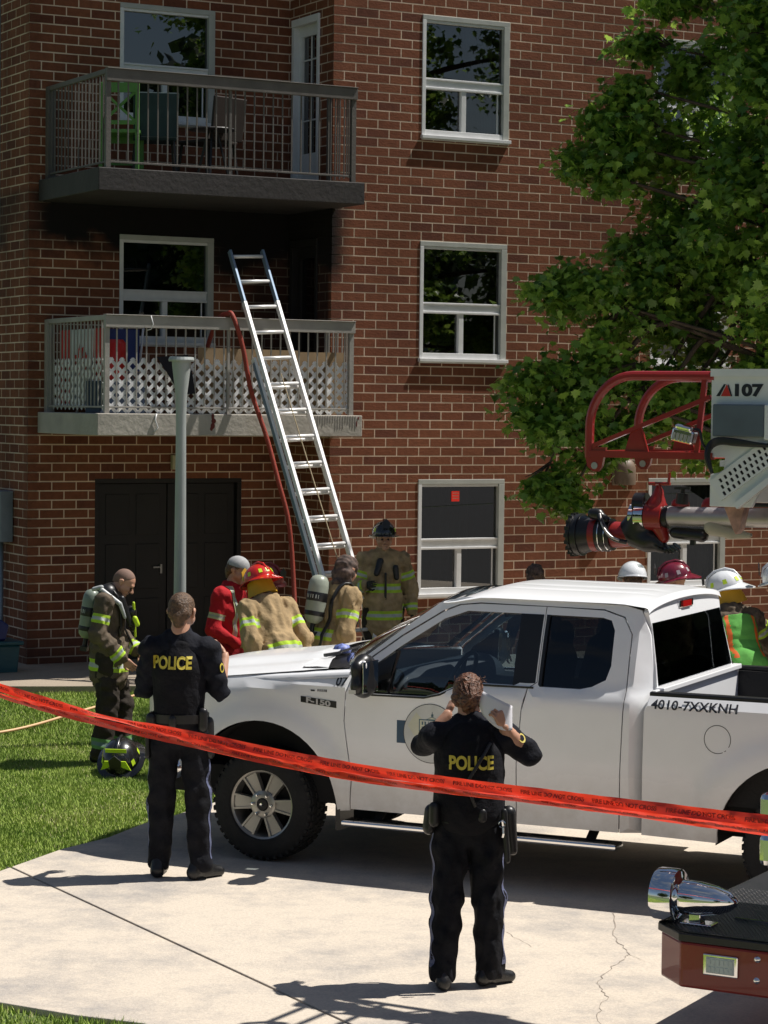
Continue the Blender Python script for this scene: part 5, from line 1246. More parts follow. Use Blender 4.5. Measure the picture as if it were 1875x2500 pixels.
def head_mesh():
    P = [('e', (0, .012, .032), (.076, .096, .088)), ('c', (0, -.02, -.03), (0, -.058, -.088), .056, .030), ('c', (-.03, -.02, -.03), (.03, -.02, -.03), .048, .048),
         ('c', (0, -.082, .012), (0, -.112, -.024), .009, .0135), ('c', (-.014, -.098, -.03), (.014, -.098, -.03), .008, .008), ('c', (-.034, -.078, .026), (.034, -.078, .026), .014, .014),
         ('c', (0, .02, -.05), (0, .028, -.12), .056, .058), ('e', (.034, -.066, -.018), (.022, .02, .022)), ('e', (-.034, -.066, -.018), (.022, .02, .022)), ('c', (-.018, -.086, -.056), (.018, -.086, -.056), .008, .008)]
    V_, F_ = solid(P, .0055, .016)
    # eye sockets
    for s in (-1, 1):
        d = np.sqrt(((V_ - np.array((s * .031, -.090, .004))) ** 2 * np.array((1, 1, 1.5))).sum(1)); w = np.clip(1 - d / .022, 0, 1); V_[:, 1] += w * .010
    d = np.abs(V_[:, 2] + .056); w = np.clip(1 - d / .004, 0, 1) * (V_[:, 1] < -.07) * (np.abs(V_[:, 0]) < .024); V_[:, 1] += w * .004
    ears = []
    for s in (-1, 1):
        ve, fe = solid([('c', (s * .076, .012, -.018), (s * .082, .018, .02), .013, .017, (1.7, 1, 1)), ('c', (s * .083, .03, .0), (s * .086, .034, .014), .010, .012, (1.8, 1, 1))], .005, .008)
        ears.append((ve, fe))
    V2, F2 = [V_], [F_]; k = len(V_)
    for ve, fe in ears: V2.append(ve); F2.append(fe + k); k += len(ve)
    return np.concatenate(V2), np.concatenate(F2)
HEAD = head_mesh()
def hand_mesh(curl=.5, spread=.12):
    """right hand: fingers along -z from the wrist at origin, palm facing -x... thumb towards -y"""
    P = [('c', (0, -.0, -.015), (0, -.0, -.03), .026, .028, (1.5, 1, 1)), ('c', (0, -.022, -.045), (0, -.024, -.085), .018, .014, (1.2, 1, 1)), ('c', (0, .02, -.045), (0, .024, -.078), .017, .013, (1.2, 1, 1)), ('c', (0, 0, -.04), (0, 0, -.085), .022, .016, (1.4, 1, 1))]
    V_, F_ = solid(P, .0055, .012); Vs, Fs = [V_], [F_]; k = len(V_)
    for i, (y, L_) in enumerate(((-.030, .072), (-.010, .080), (.010, .074), (.028, .058))):
        a = Vector((0, y * .95, -.085)); d = Vector((0, y * spread * 4, -1)).normalized(); pts = [a]; ang = 0
        for j, fr in enumerate((.45, .32, .23)):
            ang += curl * (.75, 1.0, .7)[j]; dd = Vector((-math.sin(ang), d.y * math.cos(ang), -math.cos(ang))); pts.append(pts[-1] + dd * L_ * fr)
        ve, fe = solid([('c', pts[j], pts[j + 1], .0095 - .0011 * j, .0086 - .0011 * j) for j in range(3)], .0048, .005)
        Vs.append(ve); Fs.append(fe + k); k += len(ve)
    pts = [Vector((0, -.022, -.035)), Vector((-.012, -.05, -.062)), Vector((-.025, -.058, -.088)), Vector((-.035, -.052, -.108))]
    ve, fe = solid([('c', pts[j], pts[j + 1], (.014, .011, .0095)[j], (.011, .0095, .008)[j]) for j in range(3)], .005, .006); Vs.append(ve); Fs.append(fe + k)
    return np.concatenate(Vs), np.concatenate(Fs)
HAND = {'relaxed': hand_mesh(.35), 'grip': hand_mesh(1.0, .03), 'flat': hand_mesh(.12, .1)}
def frame_to(d, side_):
    """matrix with -z along d and -x close to side_"""
    z = -Vector(d).normalized(); x = -Vector(side_); x = (x - z * x.dot(z)).normalized(); y = z.cross(x)
    return Matrix((x, y, z)).transposed().to_4x4()

def person(M, label, H=1.78, pose=None, top='coat', m_top=None, m_bot=None, skin=None, hair=None, head=(0, 0, 0), hands=('relaxed', 'relaxed'), gloves=False, vox=.017, build=1.0, seed=0, group=None, sleeves='long', bent=0, twist=0, bands=(), extra=None):
    k = H / 1.78; skin = skin or M_skin
    J = dict(pelvis=(0, 0, .96), waist=(0, .0, 1.10), chest=(0, .0, 1.30), neck=(0, .012, 1.49), head=(0, -.012, 1.655),
             shR=(-.185, .01, 1.435), shL=(.185, .01, 1.435), elR=(-.25, .03, 1.14), elL=(.25, .03, 1.14), wrR=(-.26, -.06, .90), wrL=(.26, -.06, .90),
             hipR=(-.09, 0, .93), hipL=(.09, 0, .93), knR=(-.105, -.01, .51), knL=(.105, -.01, .51), anR=(-.12, .02, .09), anL=(.12, .02, .09), toR=(-.15, -.13, .03), toL=(.15, -.13, .03))
    if pose: J.update(pose)
    J = {a: np.array(b, float) for a, b in J.items()}
    if bent:
        B_ = np.array(Matrix.Rotation(R(bent), 3, 'X')); o_ = J['pelvis']
        for a in J:
            if a[:2] not in ('hi', 'kn', 'an', 'to', 'pe') and a not in (pose or {}): J[a] = o_ + B_ @ (J[a] - o_)
    J = {a: b * k for a, b in J.items()}
    g = build * k
    p = empty('person', M, label, 'person', group)
    # --- continuous body
    body = [('c', J['pelvis'], J['waist'], .13 * g, .12 * g, (1, 1.35, 1)), ('c', J['waist'], J['chest'], .12 * g, .14 * g, (1, 1.4, 1)), ('c', J['chest'], (J['neck'] + J['chest']) / 2 + [0, 0, .03], .14 * g, .12 * g, (1, 1.45, 1)),
            ('c', J['shR'], J['shL'], .055 * g, .055 * g), ('c', J['neck'], J['head'] + (J['neck'] - J['head']) * .22 + [0, .012, 0], .062 * g, .054 * g)]
    for s in 'RL':
        body += [('c', J['sh' + s], J['el' + s], .050 * g, .041 * g), ('c', J['el' + s], J['wr' + s], .041 * g, .027 * g), ('c', J['hip' + s], J['kn' + s], .086 * g, .056 * g), ('c', J['kn' + s], J['an' + s], .056 * g, .040 * g), ('c', J['an' + s], J['an' + s] + (J['to' + s] - J['an' + s]) * .45, .032 * k, .018 * k)]
    V_, F_ = solid(body, .016 if sleeves == 'short' else .024, .03)
    mb = MB(); add_np(mb, V_, F_)
    hd = J['head']; pit, yaw, rol = head
    HM = Matrix.Translation(Vector(hd)) @ RZ(yaw) @ RX(-pit if False else pit) @ RY(rol) @ Matrix.Scale(k * .99, 4)
    add_np(mb, HEAD[0], HEAD[1], HM)
    hands_o = MB()
    for s, hp in zip('RL', hands):
        if hp is None: continue
        V_, F_ = HAND[hp if isinstance(hp, str) else hp[0]]
        V_ = V_.copy(); d = J['wr' + s] - J['el' + s]
        if isinstance(hp, tuple): d = np.array(hp[1], float)
        sd_ = np.array((1 if s == 'R' else -1, 0, 0), float) if not (isinstance(hp, tuple) and len(hp) > 2) else np.array(hp[2], float)
        if s == 'L': V_[:, 1] *= 1; F_ = F_[:, ::-1]; V_ = V_ * np.array((1, -1, 1)); 
        FM = Matrix.Translation(Vector(J['wr' + s])) @ frame_to(d, sd_) @ Matrix.Scale(k, 4)
        if s == 'L': FM = Matrix.Translation(Vector(J['wr' + s])) @ frame_to(d, sd_) @ Matrix.Scale(k, 4)
        add_np(hands_o if gloves else mb, V_, F_, FM)
    mb.build('body', skin, p, smooth=True, fix=False)
    if gloves and hands_o.v: hands_o.build('gloves', M_gl, p, smooth=True, fix=False)
    # eyes
    mb = MB()
    for s in (-1, 1): ve, fe = HEADEYE; add_np(mb, ve * np.array((1, 1, 1)) + np.array((s * .031, -.081, .004)), fe, HM)
    mb.build('eyes', M_eye, p, smooth=True, fix=False)
    # --- clothes
    fd_ = folds(.012 if top == 'coat' else .008, seed + 1, .075 if top == 'coat' else .09)
    def band_attr(o, bands_):
        me = o.data; n = len(me.vertices); co = np.empty(n * 3); me.vertices.foreach_get('co', co); co = co.reshape(-1, 3); val = np.full(n, 9.0)
        # nearest segment decides which limb a vertex is on
        segs = {'armR': (J['shR'], J['elR']), 'armL': (J['shL'], J['elL']), 'foreR': (J['elR'], J['wrR']), 'foreL': (J['elL'], J['wrL']), 'torso': (J['pelvis'] - [0, 0, .15], J['neck']), 'legR': (J['knR'], J['anR']), 'legL': (J['knL'], J['anL'])}
        D_ = {}; Tt = {}
        for kx, (a, b) in segs.items():
            d = b - a; t = ((co - a) @ d) / (d @ d); tc_ = np.clip(t, 0, 1); q = co - a - tc_[:, None] * d
            D_[kx] = np.sqrt((q * q).sum(1)) - (.09 if kx == 'torso' else 0); Tt[kx] = t * np.linalg.norm(d)
        names = list(segs); near = np.argmin(np.stack([D_[x] for x in names]), 0)
        for (limb, pos, half) in bands_:
            i = names.index(limb); L_ = np.linalg.norm(segs[limb][1] - segs[limb][0]); sel = near == i
            v = np.abs(Tt[limb] - pos * L_) / half; val = np.where(sel, np.minimum(val, v), val)
        at = me.attributes.new('band', 'FLOAT', 'POINT'); at.data.foreach_set('value', val)
    c = g
    if top == 'coat':
        hem = J['pelvis'] + np.array((0, 0, -.16 * k))
        t_ = [('c', hem, J['pelvis'] + [0, 0, .06], .19 * c, .19 * c, (1, 1.1, 1)), ('c', hem, J['waist'], .185 * c, .165 * c, (1, 1.25, 1)), ('c', J['waist'], J['chest'], .165 * c, .175 * c, (1, 1.3, 1)), ('c', J['chest'], J['neck'] - (J['neck'] - J['chest']) * .35, .175 * c, .15 * c, (1, 1.3, 1)), ('c', J['shR'], J['shL'], .082 * c, .082 * c),
              ('c', J['neck'] - (J['neck'] - J['chest']) * .25, J['neck'] + (J['head'] - J['neck']) * .04, .092 * c, .078 * c)]
        for s in 'RL':
            w_ = J['wr' + s]; t_ += [('c', J['sh' + s], J['el' + s], .084 * c, .072 * c), ('c', J['el' + s], w_ - (w_ - J['el' + s]) * .06, .072 * c, .056 * c)]
    elif top == 'shirt':
        t_ = [('c', J['pelvis'], J['waist'], .150 * c, .145 * c, (1, 1.3, 1)), ('c', J['waist'], J['chest'], .145 * c, .165 * c, (1, 1.35, 1)), ('c', J['chest'], J['neck'] - (J['neck'] - J['chest']) * .4, .165 * c, .145 * c, (1, 1.4, 1)), ('c', J['shR'], J['shL'], .067 * c, .067 * c),
              ('c', J['neck'] - (J['neck'] - J['chest']) * .2, J['neck'] + (J['head'] - J['neck']) * .12, .078 * c, .069 * c)]
        for s in 'RL':
            e_ = J['el' + s]; w_ = J['wr' + s]
            if sleeves == 'short': t_ += [('c', J['sh' + s], e_ - (e_ - J['sh' + s]) * .02, .068 * c, .062 * c)]
            else: t_ += [('c', J['sh' + s], e_, .070 * c, .058 * c), ('c', e_, w_ - (w_ - e_) * .08, .058 * c, .044 * c)]
    V_, F_ = solid(t_, vox, .035, disp=fd_)
    mb = MB(); add_np(mb, V_, F_); jk = mb.build('jacket' if top == 'coat' else 'shirt', m_top, p, smooth=True, fix=False); band_attr(jk, [b for b in bands if b[0] not in ('legR', 'legL')])
    loose = 1.22 if top == 'coat' else 1.0
    P_ = [('c', J['pelvis'] + [0, 0, .04 * k], J['pelvis'], .150 * c, .155 * c, (1, 1.25, 1))]
    for s in 'RL':
        a_ = J['an' + s] + [0, .0, -.005]; P_ += [('c', J['hip' + s], J['kn' + s], .103 * c * (1 + (loose - 1) * .5), .080 * c * loose), ('c', J['kn' + s], a_, .080 * c * loose, .068 * c * loose)]
    V_, F_ = solid(P_, vox, .028, disp=folds(.012 if top == 'coat' else .010, seed + 5, .10), cut=[((0, 0, .045 * k), (0, 0, -1))])
    mb = MB(); add_np(mb, V_, F_); tr = mb.build('trousers', m_bot, p, smooth=True, fix=False); band_attr(tr, [b for b in bands if b[0] in ('legR', 'legL')])
    for s in 'RL':
        a_, t2 = J['an' + s], J['to' + s]; d = t2 - a_; d[2] = 0; d /= np.linalg.norm(d)
        base = np.array((a_[0], a_[1], 0)); q1 = base - d * .055 * k; q2 = base + d * .145 * k
        V_, F_ = solid([('c', a_ + [0, 0, .05], np.array((q1[0], q1[1], .05)), .050 * k, .045 * k), ('c', (q1[0], q1[1], .042), (q2[0], q2[1], .034), .038 * k, .033 * k), ('c', a_, (q2[0], q2[1], .03), .044 * k, .024 * k)], .011, .02, cut=[((0, 0, .002), (0, 0, -1))])
        mb = MB(); add_np(mb, V_, F_); mb.build('boot', M_boot, p, smooth=True, fix=False)
    if hair: hair(p, HM, k)
    p_info = dict(o=p, J=J, HM=HM, k=k, jk=jk, tr=tr); return p_info
HEADEYE = solid([('e', (0, 0, 0), (.0125, .0125, .0125))], .005, .005)
M_hairb = mat('hair_brown', (.10, .055, .028), rough=.55, var=.5, scale=60, bump=.6, bscale=90); M_haird = mat('hair_auburn', (.10, .038, .020), rough=.42, var=.55, scale=45, bump=.8, bscale=70, tint=(.20, .085, .045)); M_stub = mat('stubble', (.20, .12, .09), rough=.8, var=.2)
def hair_short(p, HM, k):
    P = [('e', (0, .020, .046), (.081, .100, .086)), ('c', (-.03, .07, .0), (.03, .07, .0), .045, .045), ('c', (0, .085, -.02), (0, .075, -.062), .042, .034)]
    V_, F_ = solid(P, .007, .02, disp=folds(.002, 3, .03), cut=[((0, -.052, .06), (0, -.86, -.5)), ((0, -.02, .02), (0, -.8, -.6))])
    mb = MB(); add_np(mb, V_, F_, HM); mb.build('hair', M_hairb, p, smooth=True, fix=False)
def hair_up(p, HM, k):
    P = [('e', (0, .022, .044), (.086, .106, .092)), ('c', (-.05, .05, -.01), (.05, .05, -.01), .05, .05), ('e', (0, .120, -.01), (.058, .046, .052)), ('c', (0, .10, -.03), (0, .07, -.085), .05, .035), ('c', (.06, .02, -.02), (.065, -.01, -.06), .022, .012)]
    V_, F_ = solid(P, .007, .022, disp=folds(.0045, 8, .028), cut=[((0, -.06, .06), (0, -.9, -.4))])
    mb = MB(); add_np(mb, V_, F_, HM); r3 = random.Random(5)
    for i in range(70):
        a = r3.uniform(-1.5, 1.5); z0 = r3.uniform(-.02, .11); pts = []
        for j in range(6):
            t = j / 5; aa = a * (1 - t * .9); zz = z0 * (1 - t) + .005 * t + r3.uniform(-.003, .003); rr = math.sqrt(max(.05, 1 - (max(0, zz - .03) / .10) ** 2))
            pts.append(HM @ Vector(((.088 + .004 * t) * rr * math.sin(aa) * (1 - .2 * t), .022 + (.108 + .035 * t) * rr * math.cos(aa), .0 + zz)))
        mb.tube(pts, .0028, 5)
    for i in range(26):
        a = r3.uniform(0, 6.28); h = HM @ Vector((.085 * math.cos(a), .03 + .08 * math.sin(a), .07)); e = h + Vector((r3.uniform(-.05, .03), r3.uniform(-.02, .02), r3.uniform(.0, .05)))
        mb.tube([h, (h + e) / 2 + Vector((0, 0, .012)), e], .0012, 4)
    mb.build('hair', M_haird, p, smooth=True, fix=False)
def hair_stubble(p, HM, k):
    P = [('e', (0, .016, .036), (.0785, .0975, .0885)), ('c', (0, .07, -.0), (0, .06, -.05), .042, .034)]
    V_, F_ = solid(P, .008, .02, cut=[((0, -.035, .07), (0, -.8, -.6)), ((0, -.0, .0), (0, -.5, -.86))]); mb = MB(); add_np(mb, V_, F_, HM); mb.build('hair', M_stub, p, smooth=True, fix=False)
def surf_text(info, txt, size, bold, sx, zc, m, back=1, x0=0):
    """letters laid onto the clothing, projected along y"""
    o = info['jk']; bv = BVHTree.FromPolygons([v.co for v in o.data.vertices], [tuple(f.vertices) for f in o.data.polygons])
    V_, F_ = text_mesh(txt, size, bold, sx); P = []
    for x, z in V_:
        xx = (-x if back > 0 else x) + x0; hit = bv.ray_cast(Vector((xx, .6 * back, zc + z)), Vector((0, -back, 0)))
        y = hit[0].y if hit[0] else .1; P.append((xx, y + .007 * back, zc + z))
    ys_ = [q[1] for q in P]; 
    mb = MB(); mb.add(P, F_); return mb.build('lettering', m, info['o'], fix=False)
def patch(info, c, r, nrm, m, nm, h=None):
    nrm = Vector(nrm).normalized(); bv = BVHTree.FromPolygons([v.co for v in info['jk'].data.vertices], [tuple(f.vertices) for f in info['jk'].data.polygons]); h_ = bv.ray_cast(Vector(c) + nrm * .4, -nrm); c = h_[0] + nrm * .006 if h_[0] else c; x = nrm.cross(Vector((0, 0, 1))).normalized(); z = x.cross(nrm); c = Vector(c); h = h or r; n = 14
    mb = MB(); mb.add([c + x * math.cos(a) * r + z * math.sin(a) * h for a in [2 * math.pi * i / n for i in range(n)]], [tuple(range(n))]); mb.add([c + nrm * .003 + x * math.cos(a) * r * .6 + z * math.sin(a) * h * .6 for a in [2 * math.pi * i / n for i in range(n)]], [tuple(range(n))], 1)
    return mb.build(nm, [m, M_pol], info['o'], fix=False)
def gear(info, items, m=None):
    for nm, a, b, r0, r1, S in items:
        V_, F_ = solid([('c', a, b, r0, r1, S)], .010, .01); mb = MB(); add_np(mb, V_, F_); mb.build(nm, m or M_belt, info['o'], smooth=True, fix=False)
def ring(info, c, rx, ry, h, m, nm, tilt=0):
    mb = MB(); mb.lathe([(1, -h), (1.05, -h), (1.05, h), (1, h), (1, -h)], 36, Matrix.Translation(Vector(c)) @ RX(tilt) @ Matrix.Diagonal((rx, ry, 1, 1))); return mb.build(nm, m, info['o'], smooth=True, auto=40)
def stripe(info, s):
    """light seam stripe down the outer trouser leg"""
    J = info['J']; k = info['k']; sg = -1 if s == 'R' else 1; bv = BVHTree.FromPolygons([v.co for v in info['tr'].data.vertices], [tuple(f.vertices) for f in info['tr'].data.polygons]); L_ = []
    A, B, C_ = J['hip' + s], J['kn' + s], J['an' + s]
    for i in range(40):
        t = i / 39; c = A + (B - A) * min(1, t * 2) if t < .5 else B + (C_ - B) * (t * 2 - 1) * .9
        row = []
        for dy in (-.013, .013):
            h = bv.ray_cast(Vector((c[0] + sg * .4, c[1] + dy + .03, c[2])), Vector((-sg, 0, 0))); row.append((Vector(h[0]) + Vector((sg * .004, 0, 0))) if h[0] else Vector((c[0] + sg * .09, c[1] + dy, c[2])))
        L_.append(row)
    mb = MB(); P = [q for r_ in L_ for q in r_]; mb.add(P, [(2 * i, 2 * i + 1, 2 * i + 3, 2 * i + 2) for i in range(39)]); mb.build('trouser_stripe', M_seam, info['o'], fix=False)

def helmet(M, m, m2=None, m3=None, parent=None, top=False, label=None, style='fire'):
    """fire helmet: ridged dome, wide brim longer behind; front at -y"""
    mb = MB(); n = 40
    def dome(u, v):
        a = 2 * math.pi * u; el = math.pi / 2 * v; r = math.cos(el); x = .125 * r * math.sin(a); y = -.150 * r * math.cos(a); z = .135 * math.sin(el) + .0
        rid = 1 + .035 * max(0, math.cos(a * 8)) ** 8 * (1 - v) * v * 4 if style == 'fire' else 1
        return (x * rid, y * rid + .005, z)
    mb.grid(dome, [i / n for i in range(n + 1)], [0, .06, .15, .3, .45, .6, .75, .88, .96, 1])
    def brim(u, v):
        a = 2 * math.pi * u; back = max(0, -math.cos(a)); w = (.030 + .055 * back ** 1.5 + .012 * max(0, math.cos(a))) if style == 'fire' else (.008 + .05 * max(0, math.cos(a)) ** 2)
        rx = .125 + w * v; ry = .150 + w * v; return (rx * math.sin(a), -ry * math.cos(a) + .005, -.0 - .35 * w * v * (1 + back) + (-.006 if v > 1 else 0))
    mb.grid(brim, [i / n for i in range(n + 1)], [0, .5, 1.0]); mb.grid(lambda u, v: (lambda p: (p[0], p[1], p[2] - .008))(brim(u, v)), [i / n for i in range(n + 1)], [0, .5, 1.0])
    mb.grid(lambda u, v: (lambda p: (p[0], p[1], p[2] - .008 * v))(brim(u, 1.0)), [i / n for i in range(n + 1)], [0, 1])
    if style == 'fire': mb.tube([(0, -.14, .045), (0, -.11, .11), (0, -.04, .142), (0, .05, .142), (0, .11, .11), (0, .15, .04)], [.008, .011, .012, .012, .011, .008], 8)
    o = mb.build('helmet', m, parent, smooth=True, auto=50, M=M)
    if style == 'fire':
        mb = MB(); pl = m3 or M_gold
        mb.prism([(-.035, .03), (.035, .03), (.042, .09), (.0, .13), (-.042, .09)], -.168, -.160, M=T(0, 0, 0) @ RX(-12)); mb.build('front_shield', pl, o)
        for a0 in (-150, -105, -60, 60, 105, 150, 180):
            for da in (-8,):
                P = []
                for a, v in ((a0 + da, .12), (a0 + da + 13, .12), (a0 + da + 13, .30), (a0 + da, .30)): P.append(Vector(dome((a % 360) / 360, v)) * 1.025)
                mb = MB(); mb.add(P, [(0, 1, 2, 3)]); mb.build('reflective_tape', m2, o, fix=False)
    return o
M_lime = mat('lime_tape', (.52, .72, .03), rough=.4)
def tank(info, c, tilt=-8, L_=.46, r=.085, m=None, lean=0):
    """breathing cylinder and harness on the back"""
    Mx = Matrix.Translation(Vector(c)) @ RY(lean) @ RX(tilt)
    mb = MB(); mb.lathe([(0, .03), (r * .5, .035), (r * .9, .07), (r, .12), (r, L_ - .10), (r * .93, L_ - .05), (r * .7, L_ - .015), (r * .3, L_), (0, L_ + .003)], 28, Mx)
    t = mb.build('air_tank', m or mat('tank_grey', (.20, .24, .20), rough=.35, var=.2, scale=5), info['o'], smooth=True, auto=50)
    mb = MB(); mb.lathe([(.02, .04), (.022, -.05), (0, -.05)], 12, Mx); mb.box(-.05, .05, -.03, .03, -.075, -.035, 0, Mx); mb.build('tank_valve', M_belt, t)
    mb = MB(); mb.lathe([(r * 1.01, L_ * .50), (r * 1.03, L_ * .51), (r * 1.03, L_ * .66), (r * 1.01, L_ * .67)], 28, Mx); mb.lathe([(r * 1.01, L_ * .22), (r * 1.03, L_ * .23), (r * 1.03, L_ * .30), (r * 1.01, L_ * .31)], 28, Mx); mb.build('tank_band', M_belt, t, smooth=True)
    mb = MB()
    for a in range(-60, 61, 30): P = [Vector((r * 1.035 * math.sin(R(a + da)), r * 1.035 * math.cos(R(a + da)), L_ * zz)) for da, zz in ((-9, .55), (9, .55), (9, .62), (-9, .62))]; mb.add([Mx @ q for q in P], [(0, 1, 2, 3)])
    mb.build('tank_label', mat('label_pale', (.5, .52, .5), rough=.5) if 'label_pale' not in bpy.data.materials else bpy.data.materials['label_pale'], t, fix=False)
    return t
def harness(info, m=None):
    J = info['J']; k = info['k']; bv = BVHTree.FromPolygons([v.co for v in info['jk'].data.vertices], [tuple(f.vertices) for f in info['jk'].data.polygons]); mb = MB()
    C_ = (J['chest'] + J['neck']) / 2
    for sx_ in (-.105, .105):
        pts = []
        base = J['pelvis'] + (J['neck'] - J['pelvis']) * .3; ax = (J['neck'] - J['pelvis']); ax /= np.linalg.norm(ax)
        for a in range(-100, 281, 12):
            # loop over the shoulder from back to front in the yz plane about the chest
            cc = J['chest'] + [sx_, 0, 0]; d = Vector((0, math.cos(R(a)), math.sin(R(a)))); h = bv.ray_cast(Vector(cc) + d * .6, -d)
            if h[0] and -60 < a < 240: pts.append(h[0] + d * .014)
        if len(pts) > 3: mb.tube(pts, .026, 8, flat=.4)
    mb.build('harness', m or M_belt, info['o'], smooth=True)
exec_people = True
def belt(info, r=.166, z=.99, ry=.75): return ring(info, (0, 0, z * info['k']), r * info['k'], r * ry * info['k'], .028, M_belt, 'duty_belt')
# ---- male officer, back to the camera
oc = person(T(-1.32, 15.70, 0) @ RZ(176), 'male police officer, short brown hair, back turned, standing by the front wheel of the pickup', H=1.88,
    pose=dict(shR=(-.18, .01, 1.425), shL=(.18, .01, 1.425), elR=(-.248, -.01, 1.16), elL=(.232, -.06, 1.155), wrR=(-.262, -.14, 1.37), wrL=(.17, -.22, 1.22), anR=(-.145, .03, .09), anL=(.125, -.03, .09), toR=(-.25, -.08, .03), toL=(.12, -.19, .03), knR=(-.118, -.0, .51), knL=(.11, -.02, .51), head=(-.01, -.01, 1.64)),
    top='shirt', sleeves='short', m_top=M_pol, m_bot=M_pant, hair=hair_short, head=(6, -6, 0), hands=(('relaxed', (.5, -.5, .6), (1, 0, 0)), ('relaxed', (-.6, -.5, .3), (0, 0, -1))), vox=.012, seed=11)
surf_text(oc, 'POLICE', .126, .0035, .84, 1.315 * 1.045, M_gold)
k = oc['k']
V_, F_ = solid([('c', (0, .02, 1.02 * k), (0, .02, 1.30 * k), .165, .175, (1, 1.18, 1)), ('c', (0, .02, 1.30 * k), (0, .02, 1.40 * k), .172, .13, (1, 1.18, 1))], .012, .03, disp=folds(.004, 2, .12)); mb = MB(); add_np(mb, V_, F_); vest = mb.build('vest', M_vest_, oc['o'], smooth=True, fix=False)
belt(oc, .175, 1.0, .86); ring(oc, (0, .0, 1.555), .085, .08, .022, M_pol, 'collar')
gear(oc, [('holster', (-.195, .02, 1.02), (-.21, .03, .82), .045, .035, (1.3, 1, 1)), ('radio', (-.17, .10, 1.10), (-.17, .10, 1.0), .032, .032, (1, 1.3, 1)), ('pouch', (.17, .10, 1.06), (.17, .10, .99), .035, .035, (1, 1.2, 1)), ('pouch', (.02, .16, 1.06), (.02, .16, 1.02), .028, .028, (1, 1.4, 1)), ('baton', (.20, .04, 1.05), (.20, .05, .80), .018, .018, (1, 1, 1))])
stripe(oc, 'R'); stripe(oc, 'L')
patch(oc, tuple((oc['J']['shR'] * .55 + oc['J']['elR'] * .45)), .021, (-.85, .50, .1), M_gold, 'shoulder_patch', .032)
# ---- female officer, back to the camera, papers in her raised right hand
of = person(T(.47, 12.83, 0) @ RZ(182), 'female police officer with auburn hair tied up, back turned, both hands raised beside her head', H=1.665,
    pose=dict(shR=(-.195, .01, 1.44), shL=(.195, .01, 1.44), elR=(-.345, -.03, 1.33), elL=(.258, -.13, 1.36), wrR=(-.19, .085, 1.50), wrL=(.115, -.17, 1.54), head=(.01, -.05, 1.66), anR=(-.135, .0, .09), anL=(.145, .08, .09), toR=(-.27, -.09, .03), toL=(.155, -.05, .03), knR=(-.115, .0, .51), knL=(.12, .03, .51), hipR=(-.09, 0, .95), hipL=(.09, 0, .95)),
    top='shirt', sleeves='short', m_top=M_pol, m_bot=M_pant, hair=hair_up, head=(4, 0, 0), hands=(('grip', (.4, .25, .8), (.6, -.8, 0)), ('grip', (-.35, -.5, .8), (-1, -.5, 0))), vox=.0115, build=1.13, seed=23)
k = of['k']
V_, F_ = solid([('c', (0, .02, .98), (0, .02, 1.22), .192, .186, (1, 1.15, 1)), ('c', (0, .02, 1.22), (0, .02, 1.30), .175, .15, (1, 1.12, 1))], .012, .03, disp=folds(.004, 12, .12)); mb = MB(); add_np(mb, V_, F_); mb.build('vest', M_vest_, of['o'], smooth=True, fix=False)
of2 = dict(of); of2['jk'] = [c for c in of['o'].children if c.name.startswith('vest')][0]
surf_text(of2, 'POLICE', .098, .0036, .74, 1.225, M_gold); oc2 = dict(oc); oc2['jk'] = vest
for ch_ in list(oc['o'].children):
    if ch_.name.startswith('lettering'): bpy.data.objects.remove(ch_)
surf_text(oc2, 'POLICE', .110, .0042, .72, 1.425, M_gold, x0=.028)
belt(of, .192, .985, .86); ring(of, (0, -.01, 1.405), .082, .075, .026, M_pol, 'collar')
gear(of, [('holster', (-.21, .05, .94), (-.235, .06, .74), .04, .026, (1, 1, 1)), ('baton', (-.18, .12, .96), (-.20, .13, .70), .018, .018, (1, 1, 1)), ('pouch', (.205, .06, .95), (.215, .06, .86), .038, .038, (1.1, 1, 1)), ('radio', (.19, .11, .98), (.19, .11, .90), .03, .03, (1, 1.2, 1)), ('pouch', (-.06, .17, .96), (-.06, .17, .93), .026, .026, (1, 1.4, 1))])
mb = MB(); mb.tube([(-.165, .165, .91 + .012 * math.sin(i)) for i in range(2)] + [(-.17, .165, .89), (-.172, .17, .85), (-.168, .168, .83)], .007, 6); mb.tube([(-.165 + .018 * math.cos(a), .172, .90 + .018 * math.sin(a)) for a in [i * .7 for i in range(9)]], .003, 5); mb.build('keys', M_chrome, of['o'])
mb = MB(); mb.tube([(-.02, .225, 1.0), (.03, .215, 1.12), (-.03, .21, 1.22), (-.10, .16, 1.33)], .009, 8); mb.build('radio_cord', M_belt, of['o'], smooth=True)
stripe(of, 'R'); stripe(of, 'L'); patch(of, tuple((of['J']['shR'] * .5 + of['J']['elR'] * .5)), .020, (-.3, .75, .6), M_gold, 'shoulder_patch', .03)
PM = of['o'].matrix_basis.copy()
mb = MB(); mb.grid(lambda u, v: (-.065 - .155 * u + .02 * math.sin(3.1 * v) * (1 - u), .055 + .03 * math.sin(u * 2.6) + .02 * v, (1.60 - .075 * u) * (1 - v) + (1.475 - .075 * u - .03 * math.sin(u * 3.1)) * v), [i / 8 for i in range(9)], [i / 8 for i in range(9)])
o = mb.build('paper', mat('white_paper', (.78, .78, .82), rough=.6, var=.02), None, M=PM @ T(-.0, .0, -.01), smooth=True, fix=False); sm_ = o.modifiers.new('thickness', 'SOLIDIFY'); sm_.thickness = .001
tag(o, 'curled white sheet of paper held up by the female officer', 'paper')
